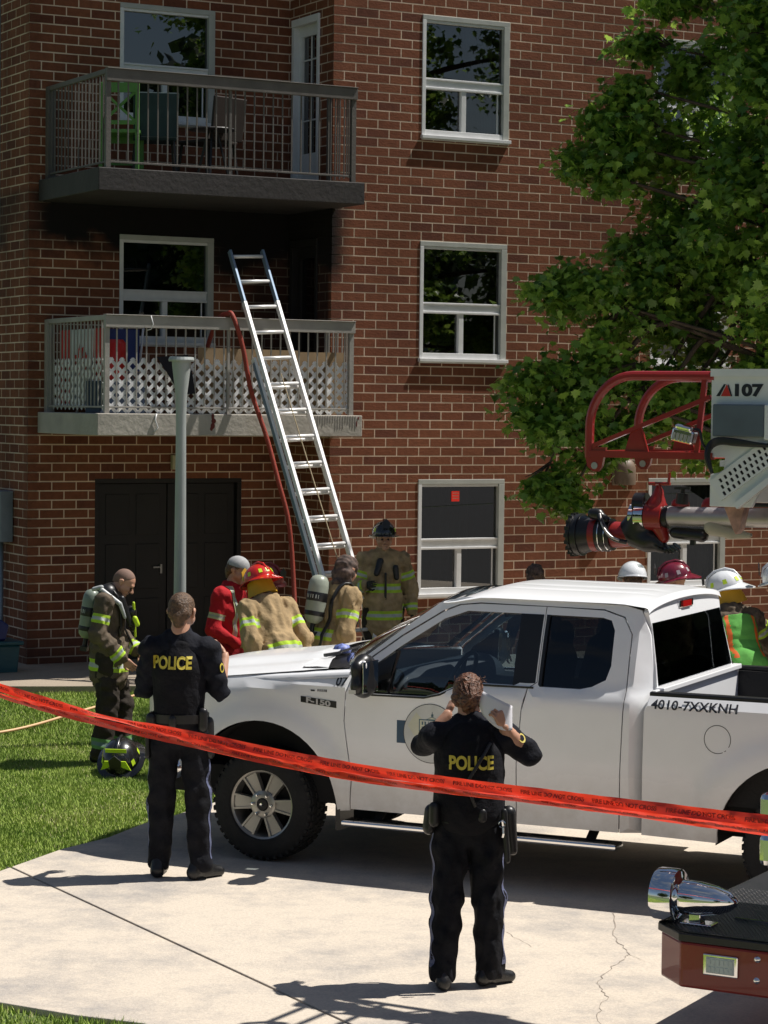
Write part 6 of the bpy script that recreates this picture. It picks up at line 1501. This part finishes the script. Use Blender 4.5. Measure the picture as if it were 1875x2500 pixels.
# ---- firefighter on the lawn, bald, breathing tank, facing right and looking down
AB = [('armR', .52, .040), ('armL', .52, .040), ('foreR', .80, .036), ('foreL', .80, .036)]
f1 = person(T(-2.36, 20.80, 0) @ RZ(86), 'bald firefighter in dark bunker gear with air tank standing on the lawn looking down', H=1.72,
    pose=dict(head=(0, -.13, 1.60), neck=(0, -.03, 1.475), elR=(-.235, .06, 1.16), elL=(.24, -.02, 1.15), wrR=(-.17, -.16, .94), wrL=(.12, -.24, .98), anR=(-.14, .05, .09), anL=(.15, -.12, .09), toR=(-.17, -.1, .03), toL=(.2, -.27, .03), knL=(.13, -.09, .51)),
    top='coat', m_top=M_turn, m_bot=M_turnp, skin=M_skin, hair=hair_stubble, head=(38, 0, 0), seed=31, bands=[('torso', .10, .052), *AB, ('legR', .80, .045), ('legL', .80, .045)], vox=.014)
tank(f1, (0, .21, 1.03), 8, .46, .075); harness(f1)
gear(f1, [('harness_strap', (-.13, -.13, 1.42), (-.10, -.2, 1.20), .03, .025, (1, 1, 1)), ('mask', (-.02, -.185, 1.30), (.03, -.20, 1.16), .055, .035, (1, 1, 1)), ('collar', (-.07, -.0, 1.46), (.07, -.0, 1.46), .085, .085, (1, 1, 1))])
gear(f1, [('mask_strap', (-.06, -.22, 1.38), (.04, -.22, 1.08), .014, .012, (1, 1, 1)), ('gauge', (-.10, -.24, 1.25), (-.09, -.26, 1.20), .024, .022, (1, 1, 1))], M_lime)
gear(f1, [('reflective_strap', (-.165, .04, 1.50), (-.165, -.12, 1.38), .020, .020, (1, 1, 1)), ('reflective_strap', (-.15, .11, 1.50), (-.16, .04, 1.52), .020, .020, (1, 1, 1)), ('reflective_strap', (-.16, -.12, 1.38), (-.13, -.16, 1.26), .020, .016, (1, 1, 1))], mat('silver_tape', (.42, .44, .44), rough=.35))
# ---- helmet on the grass
hg = helmet(T(-2.19, 20.2, .105) @ RZ(-6) @ RX(36) @ Matrix.Scale(1.28, 4), mat('helmet_black', (.012, .012, .012), rough=.25, coat=.6), M_lime, M_belt); tag(hg, 'black fire helmet with lime stripes lying on the grass by the firefighter', 'helmet')
mb = MB(); mb.prism([(-.07, .10), (.07, .10), (.07, .125), (-.07, .125)], -.136, -.13, M=RX(-22)); mb.prism([(-.10, .02), (-.06, .035), (.0, .07), (.06, .035), (.10, .02), (.07, .09), (-.07, .09)], -.158, -.152, M=RX(-10)); mb.build('reflective_patch', M_lime, hg)
# ---- man in red coveralls and grey cap
f2 = person(T(-1.33, 21.3, 0) @ RZ(62), 'man in red work jacket with pale stripes and grey cap', H=1.76,
    pose=dict(head=(0, -.06, 1.645), elR=(-.25, .05, 1.14), wrR=(-.16, -.17, 1.00), elL=(.23, .0, 1.14), wrL=(.10, -.22, 1.02)), top='shirt', m_top=M_redj, m_bot=cloth('red_trousers', (.30, .012, .018)), skin=M_skin2, hair=hair_short, head=(14, 10, 0), hands=(('grip', (.2, -.9, .1), (1, 0, .3)), 'relaxed'), build=1.08, seed=41,
    bands=[('armR', .62, .026), ('armL', .62, .026)], vox=.014)
HMx = f2['HM']
def cap(p, HM, m, m_b=None):
    mb = MB()
    mb.grid(lambda u, v: tuple(HM @ Vector((.088 * math.cos(math.pi / 2 * v) * math.sin(2 * math.pi * u), .012 - .108 * math.cos(math.pi / 2 * v) * math.cos(2 * math.pi * u), .045 + .092 * math.sin(math.pi / 2 * v)))), [i / 28 for i in range(29)], [0, .1, .3, .5, .7, .85, 1]); c = mb.build('cap', m, p, smooth=True)
    mb = MB(); mb.grid(lambda u, v: tuple(HM @ Vector(((.078 - .012 * v) * math.sin(u) * 1.0, -.075 - .02 * math.cos(u) - .075 * v * math.cos(u) ** .8, .046 - .012 * v - .006 * math.sin(u) ** 2))), [math.pi * (i / 12 - .5) * .96 for i in range(13)], [0, .5, 1]); o = mb.build('peak', m, c, smooth=True, fix=False); sm_ = o.modifiers.new('t', 'SOLIDIFY'); sm_.thickness = .005
M_cap = mat('cap_grey', (.34, .34, .34), rough=.8, var=.15, scale=20); cap(f2['o'], HMx, M_cap)
# diagonal reflective suspenders on the red jacket
bv = BVHTree.FromPolygons([v.co for v in f2['jk'].data.vertices], [tuple(f.vertices) for f in f2['jk'].data.polygons])
for nm, w_, off_, m_ in (('brace_lime', .030, .006, mat('pale_lime', (.45, .45, .25), rough=.5)), ('brace_silver', .012, .009, mat('pale_silver', (.34, .36, .34), rough=.5))):
    for sx_ in (-.11, .10):
        L_ = []
        for i in range(26):
            z = 1.50 - i * .02; row = []
            for dx in (-w_, w_):
                x = sx_ + dx * .6; h = bv.ray_cast(Vector((x, -.6, z)), Vector((0, 1, 0))); row.append(h[0] + Vector((0, -off_, 0)) if h[0] else None)
            if row[0] and row[1]: L_.append(row)
        mb = MB(); mb.add([q for r_ in L_ for q in r_], [(2 * i, 2 * i + 1, 2 * i + 3, 2 * i + 2) for i in range(len(L_) - 1)]); mb.build(nm, m_, f2['o'], fix=False)
bt = f2['o'].matrix_basis @ Matrix.Translation(Vector(f2['J']['wrR']) + Vector((.03, -.09, -.02)))
mb = MB(); mb.lathe([(0, -.09), (.030, -.088), (.031, -.02), (.028, 0), (.031, .02), (.031, .07), (.014, .10), (.014, .12), (0, .12)], 16, bt @ RY(20)); o = mb.build('water_bottle', mat('bottle_blue', (.18, .22, .35), rough=.1, coat=1), None, smooth=True, auto=40); tag(o, 'small clear water bottle in the hand of the man in red', 'bottle')
# ---- firefighter with red helmet, bending, seen from behind
f3 = person(T(-.84, 20.0, 0) @ RZ(214), 'firefighter in tan coat with red and yellow helmet leaning forward behind the truck hood', H=1.80, bent=30, pose=None, top='coat', m_top=M_tan, m_bot=M_turnp, hands=('relaxed', 'relaxed'), head=(24, 8, 0), seed=51, bands=[('torso', .30, .055), *AB], vox=.014, build=.99)
M_hred = mat('helmet_red', (.52, .018, .010), rough=.25, coat=.7, var=.1); M_yel = mat('helmet_yellow', (.50, .28, .01), rough=.6)
def wear(info, m, m2, m3=None, style='fire', tilt=0, s=1.0, skirt=None):
    k = info['k']; h = helmet(info['HM'] @ T(0, .008, .045) @ RX(tilt) @ Matrix.Scale(s, 4), m, m2, m3, info['o'], style=style)
    if skirt:
        mb = MB(); mb.grid(lambda u, v: ((.098 + .02 * v) * math.sin(u), .0 + (.118 + .03 * v) * math.cos(u), -.0 - .13 * v), [math.pi * (i / 20 * 1.3 - .65) for i in range(21)], [0, .33, .66, 1]); mb.v = [tuple(info['HM'] @ T(0, .008, .03) @ Vector(v)) for v in mb.v]; mb.build('neck_flap', skirt, info['o'], smooth=True, fix=False)
    return h
wear(f3, M_hred, M_lime, M_yel, skirt=M_yel)
# ---- person in black beyond, dark helmet
f4 = person(T(-1.02, 21.6, 0) @ RZ(20), 'person in black shirt half hidden behind the firefighter with the red helmet', H=1.62, top='shirt', m_top=M_darks, m_bot=M_turnp, skin=M_skin2, hair=hair_short, head=(20, 30, 0), seed=61, vox=.02)
wear(f4, mat('helmet_dark_red', (.20, .02, .02), rough=.35), M_belt, M_belt)
# ---- firefighter at the ladder foot, tan coat, air tank
f5 = person(T(-.46, 20.7, 0) @ RZ(122), 'tan coated firefighter with grey air tank and patterned hood at the ladder foot', H=1.82, bent=13, top='coat', m_top=M_tan, m_bot=M_turnp, head=(20, 20, 0), seed=71, bands=[('torso', .42, .05), *AB], vox=.014, build=1.05)
tk = tank(f5, (.0, .17, 1.20), 10, .45, .088, m=mat('tank_pale', (.30, .33, .27), rough=.35, var=.15)); harness(f5)
def hood(info, m):
    P = [('e', (0, .018, .035), (.092, .112, .102)), ('c', (0, .02, -.05), (0, .03, -.13), .075, .085), ('c', (-.04, .05, -.04), (.04, .05, -.04), .06, .06)]
    V_, F_ = solid(P, .009, .03, disp=folds(.006, 9, .05), cut=[((0, -.07, 0), (0, -1, .1))]); mb = MB(); add_np(mb, V_, F_, info['HM']); mb.build('hood', m, info['o'], smooth=True, fix=False)
M_camo = mat('patterned_hood', (.035, .022, .018), rough=.8, var=.5, scale=30, tint=(.14, .09, .07)); hood(f5, M_camo)
# ---- firefighter standing against the wall, facing the camera
f6 = person(T(.0, 24.0, .14) @ RZ(8), 'black helmeted firefighter facing the camera by the brick wall, right of the ladder', H=1.76, pose=dict(elL=(.28, .02, 1.15), wrL=(.29, -.05, .92), elR=(-.27, .0, 1.16), wrR=(-.2, -.2, 1.2), head=(-.0, -.03, 1.66)), top='coat', m_top=banded('turnout_tan_worn', (.36, .26, .14), var=.4), m_bot=M_turnp, head=(7, 0, 0), gloves=True, seed=81, bands=[('torso', .52, .045), ('torso', .12, .045), *AB], vox=.015, build=1.05)
wear(f6, mat('helmet_black_b', (.012, .012, .012), rough=.22, coat=.8), M_lime, M_belt, tilt=-7)
mb = MB(); V_, F_ = solid([('c', (-.02, .095, 1.42 * f6['k']), (.02, .095, 1.42 * f6['k']), .03, .03)], .015, .02)
gear(f6, [('collar_flap', (-.05, -.13, 1.42), (-.09, -.155, 1.30), .035, .03, (1, 1.6, 1)), ('radio', (.10, -.16, 1.36), (.11, -.165, 1.26), .03, .028, (1, 1.2, 1)), ('coat_clasp', (.0, -.165, 1.30), (.0, -.175, 1.05), .013, .013, (1, 1, 1))])
# ---- behind the cab
f7 = person(T(1.40, 22.3, .05) @ RZ(200), 'person behind the cab roof of whom only a brown camouflage cap shows', H=1.60, top='shirt', m_top=M_darks, m_bot=M_turnp, hair=hair_short, seed=91, vox=.026); hood(f7, M_camo)
f8 = person(T(2.13, 20.6, 0) @ RZ(180), 'person with a smooth white hard hat behind the cab roof', H=1.74, top='coat', m_top=M_turn, m_bot=M_turnp, hair=hair_short, seed=92, vox=.026, head=(10, 0, 0))
M_hw = mat('helmet_white', (.74, .76, .78), rough=.25, coat=.7, var=.04); h8 = wear(f8, M_hw, M_hw, M_hw, style='hard', s=1.02)
mb = MB(); mb.add([tuple((Vector((.125 * math.cos(.55 + .25 * v) * math.sin(a), -.15 * math.cos(.55 + .25 * v) * math.cos(a) + .005, .135 * math.sin(.55 + .25 * v))) * 1.012)) for a in [math.pi + .3 + i * .09 for i in range(9)] for v in (0, 1)], [(2 * i, 2 * i + 1, 2 * i + 3, 2 * i + 2) for i in range(8)]); mb.build('helmet_print', mat('print_slate', (.10, .13, .14), rough=.5), h8, fix=False)
f9 = person(T(2.50, 20.6, 0) @ RZ(-90), 'firefighter with a dark red helmet between the two white helmets behind the cab', H=1.74, top='coat', m_top=M_tan, m_bot=M_turnp, seed=93, vox=.026, head=(16, 0, 0)); wear(f9, mat('helmet_maroon', (.16, .012, .03), rough=.25, coat=.7, var=.25, scale=14), mat('sticker_grey', (.35, .3, .32), rough=.5), M_belt)
f10 = person(T(2.92, 19.5, -.07) @ RZ(202), 'firefighter in green and orange safety vest and white helmet behind the truck bed', H=1.86, bent=24, pose=dict(elR=(-.36, -.22, 1.22), wrR=(-.46, -.38, 1.02)), top='coat', m_top=M_turn, m_bot=M_turnp, seed=94, vox=.015, head=(18, 50, 0), bands=AB); wear(f10, M_hw, M_lime, M_belt, skirt=M_yel)
M_vg = cloth('vest_green', (.11, .36, .07), var=.1, bump=.2); M_vo = mat('vest_orange', (.75, .14, .02), rough=.6)
def vest_from(info, m, zmin, zmax, xm=.155):
    me = info['jk'].data; co = [v.co.copy() for v in me.vertices]; nn = [v.normal.copy() for v in me.vertices]; mb = MB(); idx = {}
    for f in me.polygons:
        c = f.center
        ax = (info['J']['neck'] - info['J']['pelvis']); t = float(np.dot(np.array(c) - info['J']['pelvis'], ax) / np.dot(ax, ax))
        if zmin < t < zmax and abs(c.x) < xm and not (t > .9 and c.y < -.05):
            ids = []
            for i in f.vertices:
                if i not in idx: idx[i] = len(mb.v); mb.v.append(tuple(co[i] + nn[i] * .020))
                ids.append(idx[i])
            mi = 1 if (abs(abs(c.x) - .115) < .014 and t > .2) or (t < .06) else 0
            mb.f.append(tuple(ids)); mb.m.append(mi)
    o = mb.build('safety_vest', [m, M_vo], info['o'], smooth=True, fix=False); q_ = o.modifiers.new('s', 'SMOOTH'); q_.factor = .8; q_.iterations = 14; s = o.modifiers.new('t', 'SOLIDIFY'); s.thickness = .005; s.offset = 1
vest_from(f10, M_vg, -.05, 1.0)
f11 = person(T(3.42, 19.6, 0) @ RZ(-100), 'person at the right edge in navy jacket with pale sleeve lettering and white helmet', H=1.84, bent=14, top='coat', m_top=cloth('navy_coat', (.012, .018, .035)), m_bot=M_turnp, seed=95, vox=.02, head=(16, 0, 0)); wear(f11, M_hw, mat('tape_blue', (.08, .15, .3), rough=.5), M_belt)
mb = MB(); a0 = Vector(f11['J']['shR']) + Vector((-.09, .03, -.04)); 
for i in range(7): mb.box(-.003, .003, -.018, .018, -.014, .012, 0, Matrix.Translation(a0 + Vector((-.012, -.002 * i, -.04 * i))) @ RX(8 * ((i * 5) % 3 - 1)))
mb.build('sleeve_lettering', bpy.data.materials['label_pale'], f11['o'])
# ================================================================ maple tree at the right and trees across the street
def leaf_mat(name, c0, c1, trans=.32):
    m = bpy.data.materials.new(name); m.use_nodes = True; nt = m.node_tree; L = nt.links.new; nt.nodes.clear()
    o = N(nt, 'OutputMaterial'); b = N(nt, 'BsdfPrincipled'); t = N(nt, 'BsdfTranslucent'); x = N(nt, 'MixShader'); a = N(nt, 'Attribute'); a.attribute_name = 'tone'
    oi = N(nt, 'ObjectInfo'); ad = N(nt, 'Math', operation='ADD'); mu = N(nt, 'Math', operation='MULTIPLY'); mu.inputs[1].default_value = .999; fr = N(nt, 'Math', operation='FRACT')
    L(oi.outputs['Random'], mu.inputs[0]); L(a.outputs['Fac'], ad.inputs[0]); L(mu.outputs[0], ad.inputs[1]); L(ad.outputs[0], fr.inputs[0])
    r = N(nt, 'ValToRGB'); r.color_ramp.elements[0].color = (*c0, 1); r.color_ramp.elements[1].color = (*c1, 1); L(fr.outputs[0], r.inputs[0])
    b.inputs['Roughness'].default_value = .33; b.inputs['Specular IOR Level'].default_value = .45; L(r.outputs[0], b.inputs['Base Color'])
    hs = N(nt, 'HueSaturation'); hs.inputs['Value'].default_value = 1.5; hs.inputs['Hue'].default_value = .485; L(r.outputs[0], hs.inputs['Color']); L(hs.outputs[0], t.inputs[0])
    x.inputs[0].default_value = trans; L(b.outputs[0], x.inputs[1]); L(t.outputs[0], x.inputs[2]); L(x.outputs[0], o.inputs[0]); return m
M_leaf = leaf_mat('maple_leaf', (.05, .14, .02), (.31, .49, .08)); M_bark = mat('bark', (.085, .06, .045), rough=.9, var=.4, scale=10, bump=.8)
# lobed maple leaf outline, stalk at origin, tip +y, slightly folded
LO = [(0, 0), (.10, -.02), (.30, -.06), (.24, .06), (.52, .18), (.36, .26), (.44, .48), (.24, .42), (.20, .62), (.08, .56), (0, 1.0)]
LO = LO + [(-x, y) for x, y in LO[-2:0:-1]]
LV = [(0, .34, -.03)] + [(x, y, .10 * abs(x) - .22 * y * y) for x, y in LO]; LF = [(0, i, i + 1 if i < len(LO) else 1) for i in range(1, len(LO) + 1)]
CLY = lambda x, y, z: y - 1.9 * min(1, max(0, (x - 3.2) / .8)) * min(1, max(0, (z - 3.2) / 1.0))
tree = empty('maple_tree', T(4.85, 23.6, .12), 'large green maple tree overhanging the right side of the brick facade', 'tree')
TO = Vector((4.85, 23.6, .12))
mb = MB(); mb.tube(spline([(0, 0, -.3), (.02, 0, .6), (-.05, .02, 2.0), (-.1, -.1, 3.4), (-.05, -.2, 5.0), (.1, -.2, 7.0), (.2, -.1, 9.0)], 5), [.24 - .0066 * i for i in range(31)], 14); mb.build('trunk', M_bark, tree, smooth=True)
# clusters: (x, z, y, radius) in world metres
CL = [(3.35, 7.6, 24.6, .55), (4.1, 7.6, 24.6, 1.0), (2.85, 7.15, 24.3, .30), (2.62, 6.75, 24.4, .28), (3.05, 6.6, 24.5, .45), (3.6, 6.7, 24.2, .6), (4.3, 6.8, 24.4, .9),
      (2.35, 6.3, 24.2, .26), (2.05, 5.8, 24.3, .26), (2.4, 5.9, 24.1, .4), (2.65, 5.75, 24.6, .5), (1.78, 5.5, 24.1, .22), (2.1, 5.4, 24.1, .26), (3.3, 5.75, 24.8, .55), (4.0, 5.9, 24.4, .8), (4.8, 6.2, 24.6, .9),
      (3.0, 5.2, 24.4, .5), (3.6, 5.05, 24.2, .7), (4.4, 5.1, 24.3, .9), (2.45, 4.75, 24.1, .32), (2.75, 4.35, 24.2, .5), (1.62, 4.28, 23.9, .36), (2.05, 4.15, 23.8, .5), (2.6, 3.95, 24.1, .55), (3.2, 4.2, 24.4, .7), (4.0, 4.3, 24.2, .8), (4.9, 4.4, 24.5, 1.0),
      (1.45, 3.45, 23.7, .36), (1.9, 3.4, 23.8, .5), (2.5, 3.25, 24.0, .6), (3.2, 3.3, 24.2, .6), (4.0, 3.4, 24.4, .8), (1.38, 2.95, 23.7, .33), (1.8, 2.85, 23.7, .42), (2.3, 2.75, 23.8, .40), (2.75, 2.95, 24.0, .32),
      (1.45, 2.42, 23.6, .26), (1.72, 2.25, 23.6, .25), (3.4, 2.75, 24.4, .4), (4.3, 2.8, 24.4, .5), (3.4, 8.3, 24.4, .5), (4.0, 8.6, 24.6, 1.1), (5.2, 7.6, 25.0, 1.2), (5.6, 6.0, 25.2, 1.2), (5.4, 4.6, 25.2, 1.1), (4.4, 6.8, 25.8, 1.1), (3.8, 5.4, 25.4, .8), (3.4, 4.4, 25.2, .7)]
CL = [(x + .10 * (x < 2.6), z, CLY(x, y, z), rr) for x, z, y, rr in CL]
CL += [(4.2, 9.3, 24.0, .9), (5.2, 9.8, 24.2, 1.1), (6.2, 9.2, 24.6, 1.1), (3.7, 9.7, 24.0, .6), (5.0, 11.0, 24.0, 1.2), (4.0, 10.4, 23.9, .8), (6.8, 8.0, 24.8, 1.2), (7.0, 6.5, 24.8, 1.2), (6.2, 5.0, 24.9, 1.0), (3.4, 4.6, 23.8, .5), (4.0, 4.6, 23.2, .6), (3.6, 3.8, 23.4, .5), (4.5, 5.1, 23.0, .7), (3.5, 9.0, 23.6, .5), (3.7, 8.2, 23.4, .6), (5.6, 3.9, 24.2, .9)]  # includes unseen upper clusters added to shade the leaves below
r4 = np.random.default_rng(12)
pos = []; rad = []
for (x, z, y, rr) in CL:
    n = int(2300 * rr ** 1.9 + 200)
    # each cluster is a few leafy twigs that droop outwards
    tw = max(3, int(7 * rr ** 1.3 + 2))
    for t_ in range(tw):
        d = r4.normal(size=3) * np.array((1, .8, .62)); d /= np.linalg.norm(d); c = np.array((x, y, z)) + d * rr * r4.uniform(.25, .85)
        m_ = max(6, n // tw); q = r4.normal(size=(m_, 3)) * np.array((.42, .42, .26)) * (.22 + .28 * rr); q[:, 2] -= (q[:, 0] ** 2 + q[:, 1] ** 2) * .7
        pos.append(c + q); rad.append(np.full(m_, rr))
pos = np.concatenate(pos)
def leaf_frame(n):
    """hanging leaves: tips point outwards and down, faces mostly up"""
    a = r4.uniform(0, 6.28, n); dn = r4.uniform(-.1, 1.15, n)
    ydir = np.stack([np.cos(a) * np.cos(dn), np.sin(a) * np.cos(dn), -np.sin(dn)], 1)
    up = np.stack([r4.normal(0, .45, n), r4.normal(0, .45, n), np.ones(n)], 1); x = np.cross(ydir, up); x /= np.linalg.norm(x, axis=1)[:, None]; z = np.cross(x, ydir); return x, ydir, z
n = len(pos); X_, Y_, Z_ = leaf_frame(n); S_ = r4.uniform(.065, .140, n)
order = np.argsort(-S_ / np.maximum(pos[:, 1] - 22, .5)); vis_ = [i for i in order if pos[i, 0] < 3.7 and pos[i, 2] < 7.7][:290]
big = set(vis_); rest = np.array([i for i in range(n) if i not in big])
lme = bpy.data.meshes.new('leaf'); lme.from_pydata(LV, [], LF); lme.materials.append(M_leaf); lme.polygons.foreach_set('use_smooth', [True] * len(LF))
for i in vis_:
    o = bpy.data.objects.new('leaf', lme); col.objects.link(o); o.parent = tree
    Mx = Matrix((X_[i] * S_[i], Y_[i] * S_[i], Z_[i] * S_[i])).transposed().to_4x4(); Mx.translation = Vector(pos[i]) - TO; o.matrix_local = Mx
def leaves_mesh(name, pos, X_, Y_, Z_, S_, m, parent, LVv, LFf, tone=None):
    lv = np.array(LVv); n = len(pos); k = len(lv)
    V_ = pos[:, None, :] + S_[:, None, None] * (lv[None, :, 0:1] * X_[:, None, :] + lv[None, :, 1:2] * Y_[:, None, :] + lv[None, :, 2:3] * Z_[:, None, :]); V_ = V_.reshape(-1, 3)
    lf = np.array(LFf); F_ = (lf[None] + (np.arange(n) * k)[:, None, None]).reshape(-1, lf.shape[1]); q = lf.shape[1]
    me = bpy.data.meshes.new(name); me.vertices.add(len(V_)); me.vertices.foreach_set('co', V_.ravel()); me.loops.add(F_.size); me.loops.foreach_set('vertex_index', F_.ravel()); me.polygons.add(len(F_))
    me.polygons.foreach_set('loop_start', np.arange(len(F_)) * q); me.polygons.foreach_set('loop_total', np.full(len(F_), q)); me.polygons.foreach_set('use_smooth', [True] * len(F_)); me.update(); me.materials.append(m)
    at = me.attributes.new('tone', 'FLOAT', 'POINT'); at.data.foreach_set('value', np.repeat(r4.uniform(0, 1, n) if tone is None else tone, k)); o = link(bpy.data.objects.new(name, me), parent); tag(o, kind='stuff'); return o
leaves_mesh('foliage', pos[rest] - np.array(TO), X_[rest], Y_[rest], Z_[rest], S_[rest], M_leaf, tree, LV, LF)
# limbs and twigs from the trunk to each cluster
mb = MB(); r5 = random.Random(2)
for (x, z, y, rr) in CL:
    e = Vector((x, y, z)) - TO; h0 = max(1.6, min(8, e.z - abs(e.x) * .45)); s0 = Vector((-.05, -.12, h0))
    if e.z < 3.2: s0 = e + Vector((.9, .1, 1.1))
    md = s0.lerp(e, .5) + Vector((r5.uniform(-.1, .1), r5.uniform(-.1, .1), .18))
    pts = spline([s0, s0.lerp(md, .5) + Vector((0, 0, .1)), md, md.lerp(e, .6), e], 4); mb.tube(pts, [.032 * (1 - i / len(pts)) * min(1.5, .5 + rr) + .008 for i in range(len(pts))], 7)
    for j in range(int(4 + rr * 5)):
        d = Vector((r5.uniform(-1, 1), r5.uniform(-1, 1), r5.uniform(-.7, .4))) * rr * .8; mb.tube([e.lerp(md, .2), e + d * .5 + Vector((0, 0, .04)), e + d], [.010, .007, .003], 5)
mb.build('limbs', M_bark, tree, smooth=True)
# trees across the street, seen in the window panes and the paintwork
M_leafb = leaf_mat('street_tree_leaf', (.012, .028, .010), (.03, .06, .016), .2)
def street_tree(x, y, h, w, label, seed):
    e = empty('leafy_tree', T(x, y, -.02), label, 'tree', None); rr = np.random.default_rng(seed)
    q = MB(); q.tube([(0, 0, -.3), (.1, 0, h * .3), (0, .1, h * .7)], [.35, .28, .12], 10); q.build('trunk', M_bark, e, smooth=True)
    n = 9000; d = rr.normal(size=(n, 3)); d /= np.linalg.norm(d, axis=1)[:, None]; lump = 1 + .25 * np.sin(d[:, 0] * 5 + seed) * np.sin(d[:, 1] * 6) * np.sin(d[:, 2] * 4 + 1)
    P = d * (rr.uniform(0, 1, n) ** .35)[:, None] * lump[:, None] * np.array((w, w, h * .40)) + np.array((0, 0, h * .60)); a = rr.normal(size=(n, 3)); a /= np.linalg.norm(a, axis=1)[:, None]; b = np.cross(a, rr.normal(size=(n, 3))); b /= np.linalg.norm(b, axis=1)[:, None]
    leaves_mesh('foliage', P, a, b, np.cross(a, b), rr.uniform(.22, .5, n), M_leafb, e, [(-.4, 0, 0), (.4, 0, 0), (.3, 1, .1), (-.3, 1, .1)], [(0, 1, 2, 3)])
street_tree(27, 5.8, 12.4, 5.0, 'broad leafy tree across the street mirrored in the upper window panes', 1)
street_tree(40, -6, 9.5, 5.5, 'tall leafy tree across the street mirrored beside the sky in the panes', 2)
street_tree(15, -22, 10, 5.0, 'round leafy tree across the street behind the photographer to the right', 3)
street_tree(17, 29.2, 12.5, 6.0, 'added leafy tree beyond the right edge, darkening the reflection in the truck rear window', 6)  # unseen tree added to darken the rear window's reflection
street_tree(13.6, 27.2, 4.6, 3.0, 'added low dark shrub beyond the right edge, darkening the truck rear window reflection', 8)  # unseen shrub added to fill the rear window's reflection with dark
street_tree(20, 33.5, 6, 4.5, 'added wide dark shrub far beyond the right edge, darkening the truck rear window reflection', 9)  # second unseen shrub, added for the same dark reflection
street_tree(-6, -24, 9, 4.6, 'leafy street tree across the road behind the photographer', 4)
street_tree(-26, -12, 11, 5.2, 'leafy street tree beyond the left side of the road', 5)
# ================================================================ barrier tape across the foreground
M_tape = bpy.data.materials.new('tape_red'); M_tape.use_nodes = True
nt = M_tape.node_tree; nt.nodes.clear(); L = nt.links.new; o_ = N(nt, 'OutputMaterial'); b1 = N(nt, 'BsdfPrincipled'); b2 = N(nt, 'BsdfTranslucent'); x_ = N(nt, 'MixShader')
b1.inputs['Base Color'].default_value = (.72, .045, .022, 1); b1.inputs['Roughness'].default_value = .32; b2.inputs[0].default_value = (.85, .06, .03, 1); x_.inputs[0].default_value = .4
L(b1.outputs[0], x_.inputs[1]); L(b2.outputs[0], x_.inputs[2]); L(x_.outputs[0], o_.inputs[0])
TP = [(-2.9, 14.0, 1.68), (-2.064, 13.0, 1.55), (-1.5, 12.5, 1.475), (-.934, 12.0, 1.432), (-.138, 11.3, 1.390), (.655, 10.4, 1.425), (1.5, 9.3, 1.50), (2.1, 8.5, 1.58)]
CP = spline(TP, 40); tl = [0]
for a, b in zip(CP, CP[1:]): tl.append(tl[-1] + (b - a).length)
LT = tl[-1]
def tape_at(s):
    i = max(0, min(len(tl) - 2, int(np.searchsorted(tl, s)) - 1)); f = (s - tl[i]) / (tl[i + 1] - tl[i]); p = CP[i].lerp(CP[i + 1], f); d = (CP[i + 1] - CP[i]).normalized(); return p, d
def strand(off, w, tw, yo, name):
    def ang(s): return tw(s)
    def pt(s, v):
        p, d = tape_at(s); n = d.cross(Vector((0, 0, 1))).normalized(); up = n.cross(d); a = ang(s); return p + Vector((0, 0, off(s))) + n * yo + (up * math.cos(a) + n * math.sin(a)) * w * v + n * (.004 * math.sin(s * 9 + v * 5) + .003 * math.sin(s * 31 + v * 9 + 2 * math.sin(s * 7)))
    mb = MB(); mb.grid(lambda u, v: pt(u, v), [LT * i / 260 for i in range(261)], [-.5, -.25, 0, .25, .5]); return mb, pt
Mt = empty('barrier_tape', Matrix(), 'red barrier tape with black lettering stretched across the foreground', 'barrier tape')
def tw1(s): return .25 * math.sin(s * 1.7) + 1.15 * math.exp(-((s - 2.25) / .35) ** 2)
def tw2(s): return .5 + .35 * math.sin(s * 1.3 + 1) 
ma, pa = strand(lambda s: .006, .052, tw1, 0, 'a'); ta = ma.build('tape_strand', M_tape, Mt, smooth=True, fix=False)
mb_, pb = strand(lambda s: -.028 - .004 * math.sin(s * 2), .044, tw2, .02, 'b'); tb_ = mb_.build('tape_strand', M_tape, Mt, smooth=True, fix=False)
M_tink = mat('tape_ink', (.30, .02, .013), rough=.5)
tv, tf = text_mesh('FIRE LINE DO NOT CROSS', .034, .0010, .98)
for pf, par, s0, sz in ((pa, ta, .75, 1.0), (pb, tb_, .95, .85)):
    s = s0
    wd = max(v[0] for v in tv) * 2
    while s < LT - .4:
        mb = MB()
        P = [];
        for x, z in tv:
            q = pf(s + x * sz + .0, z * sz / .07); P.append(q)
        c = pf(s, 0); nrm_ = Vector((0, -1, 0))
        P = [q + Vector((-.25, -1, .25)).normalized() * .003 for q in P]; mb.add(P, tf); s += wd * sz + .055
        mb.build('tape_lettering', M_tink, par, fix=False)
print('objects', len(bpy.data.objects))
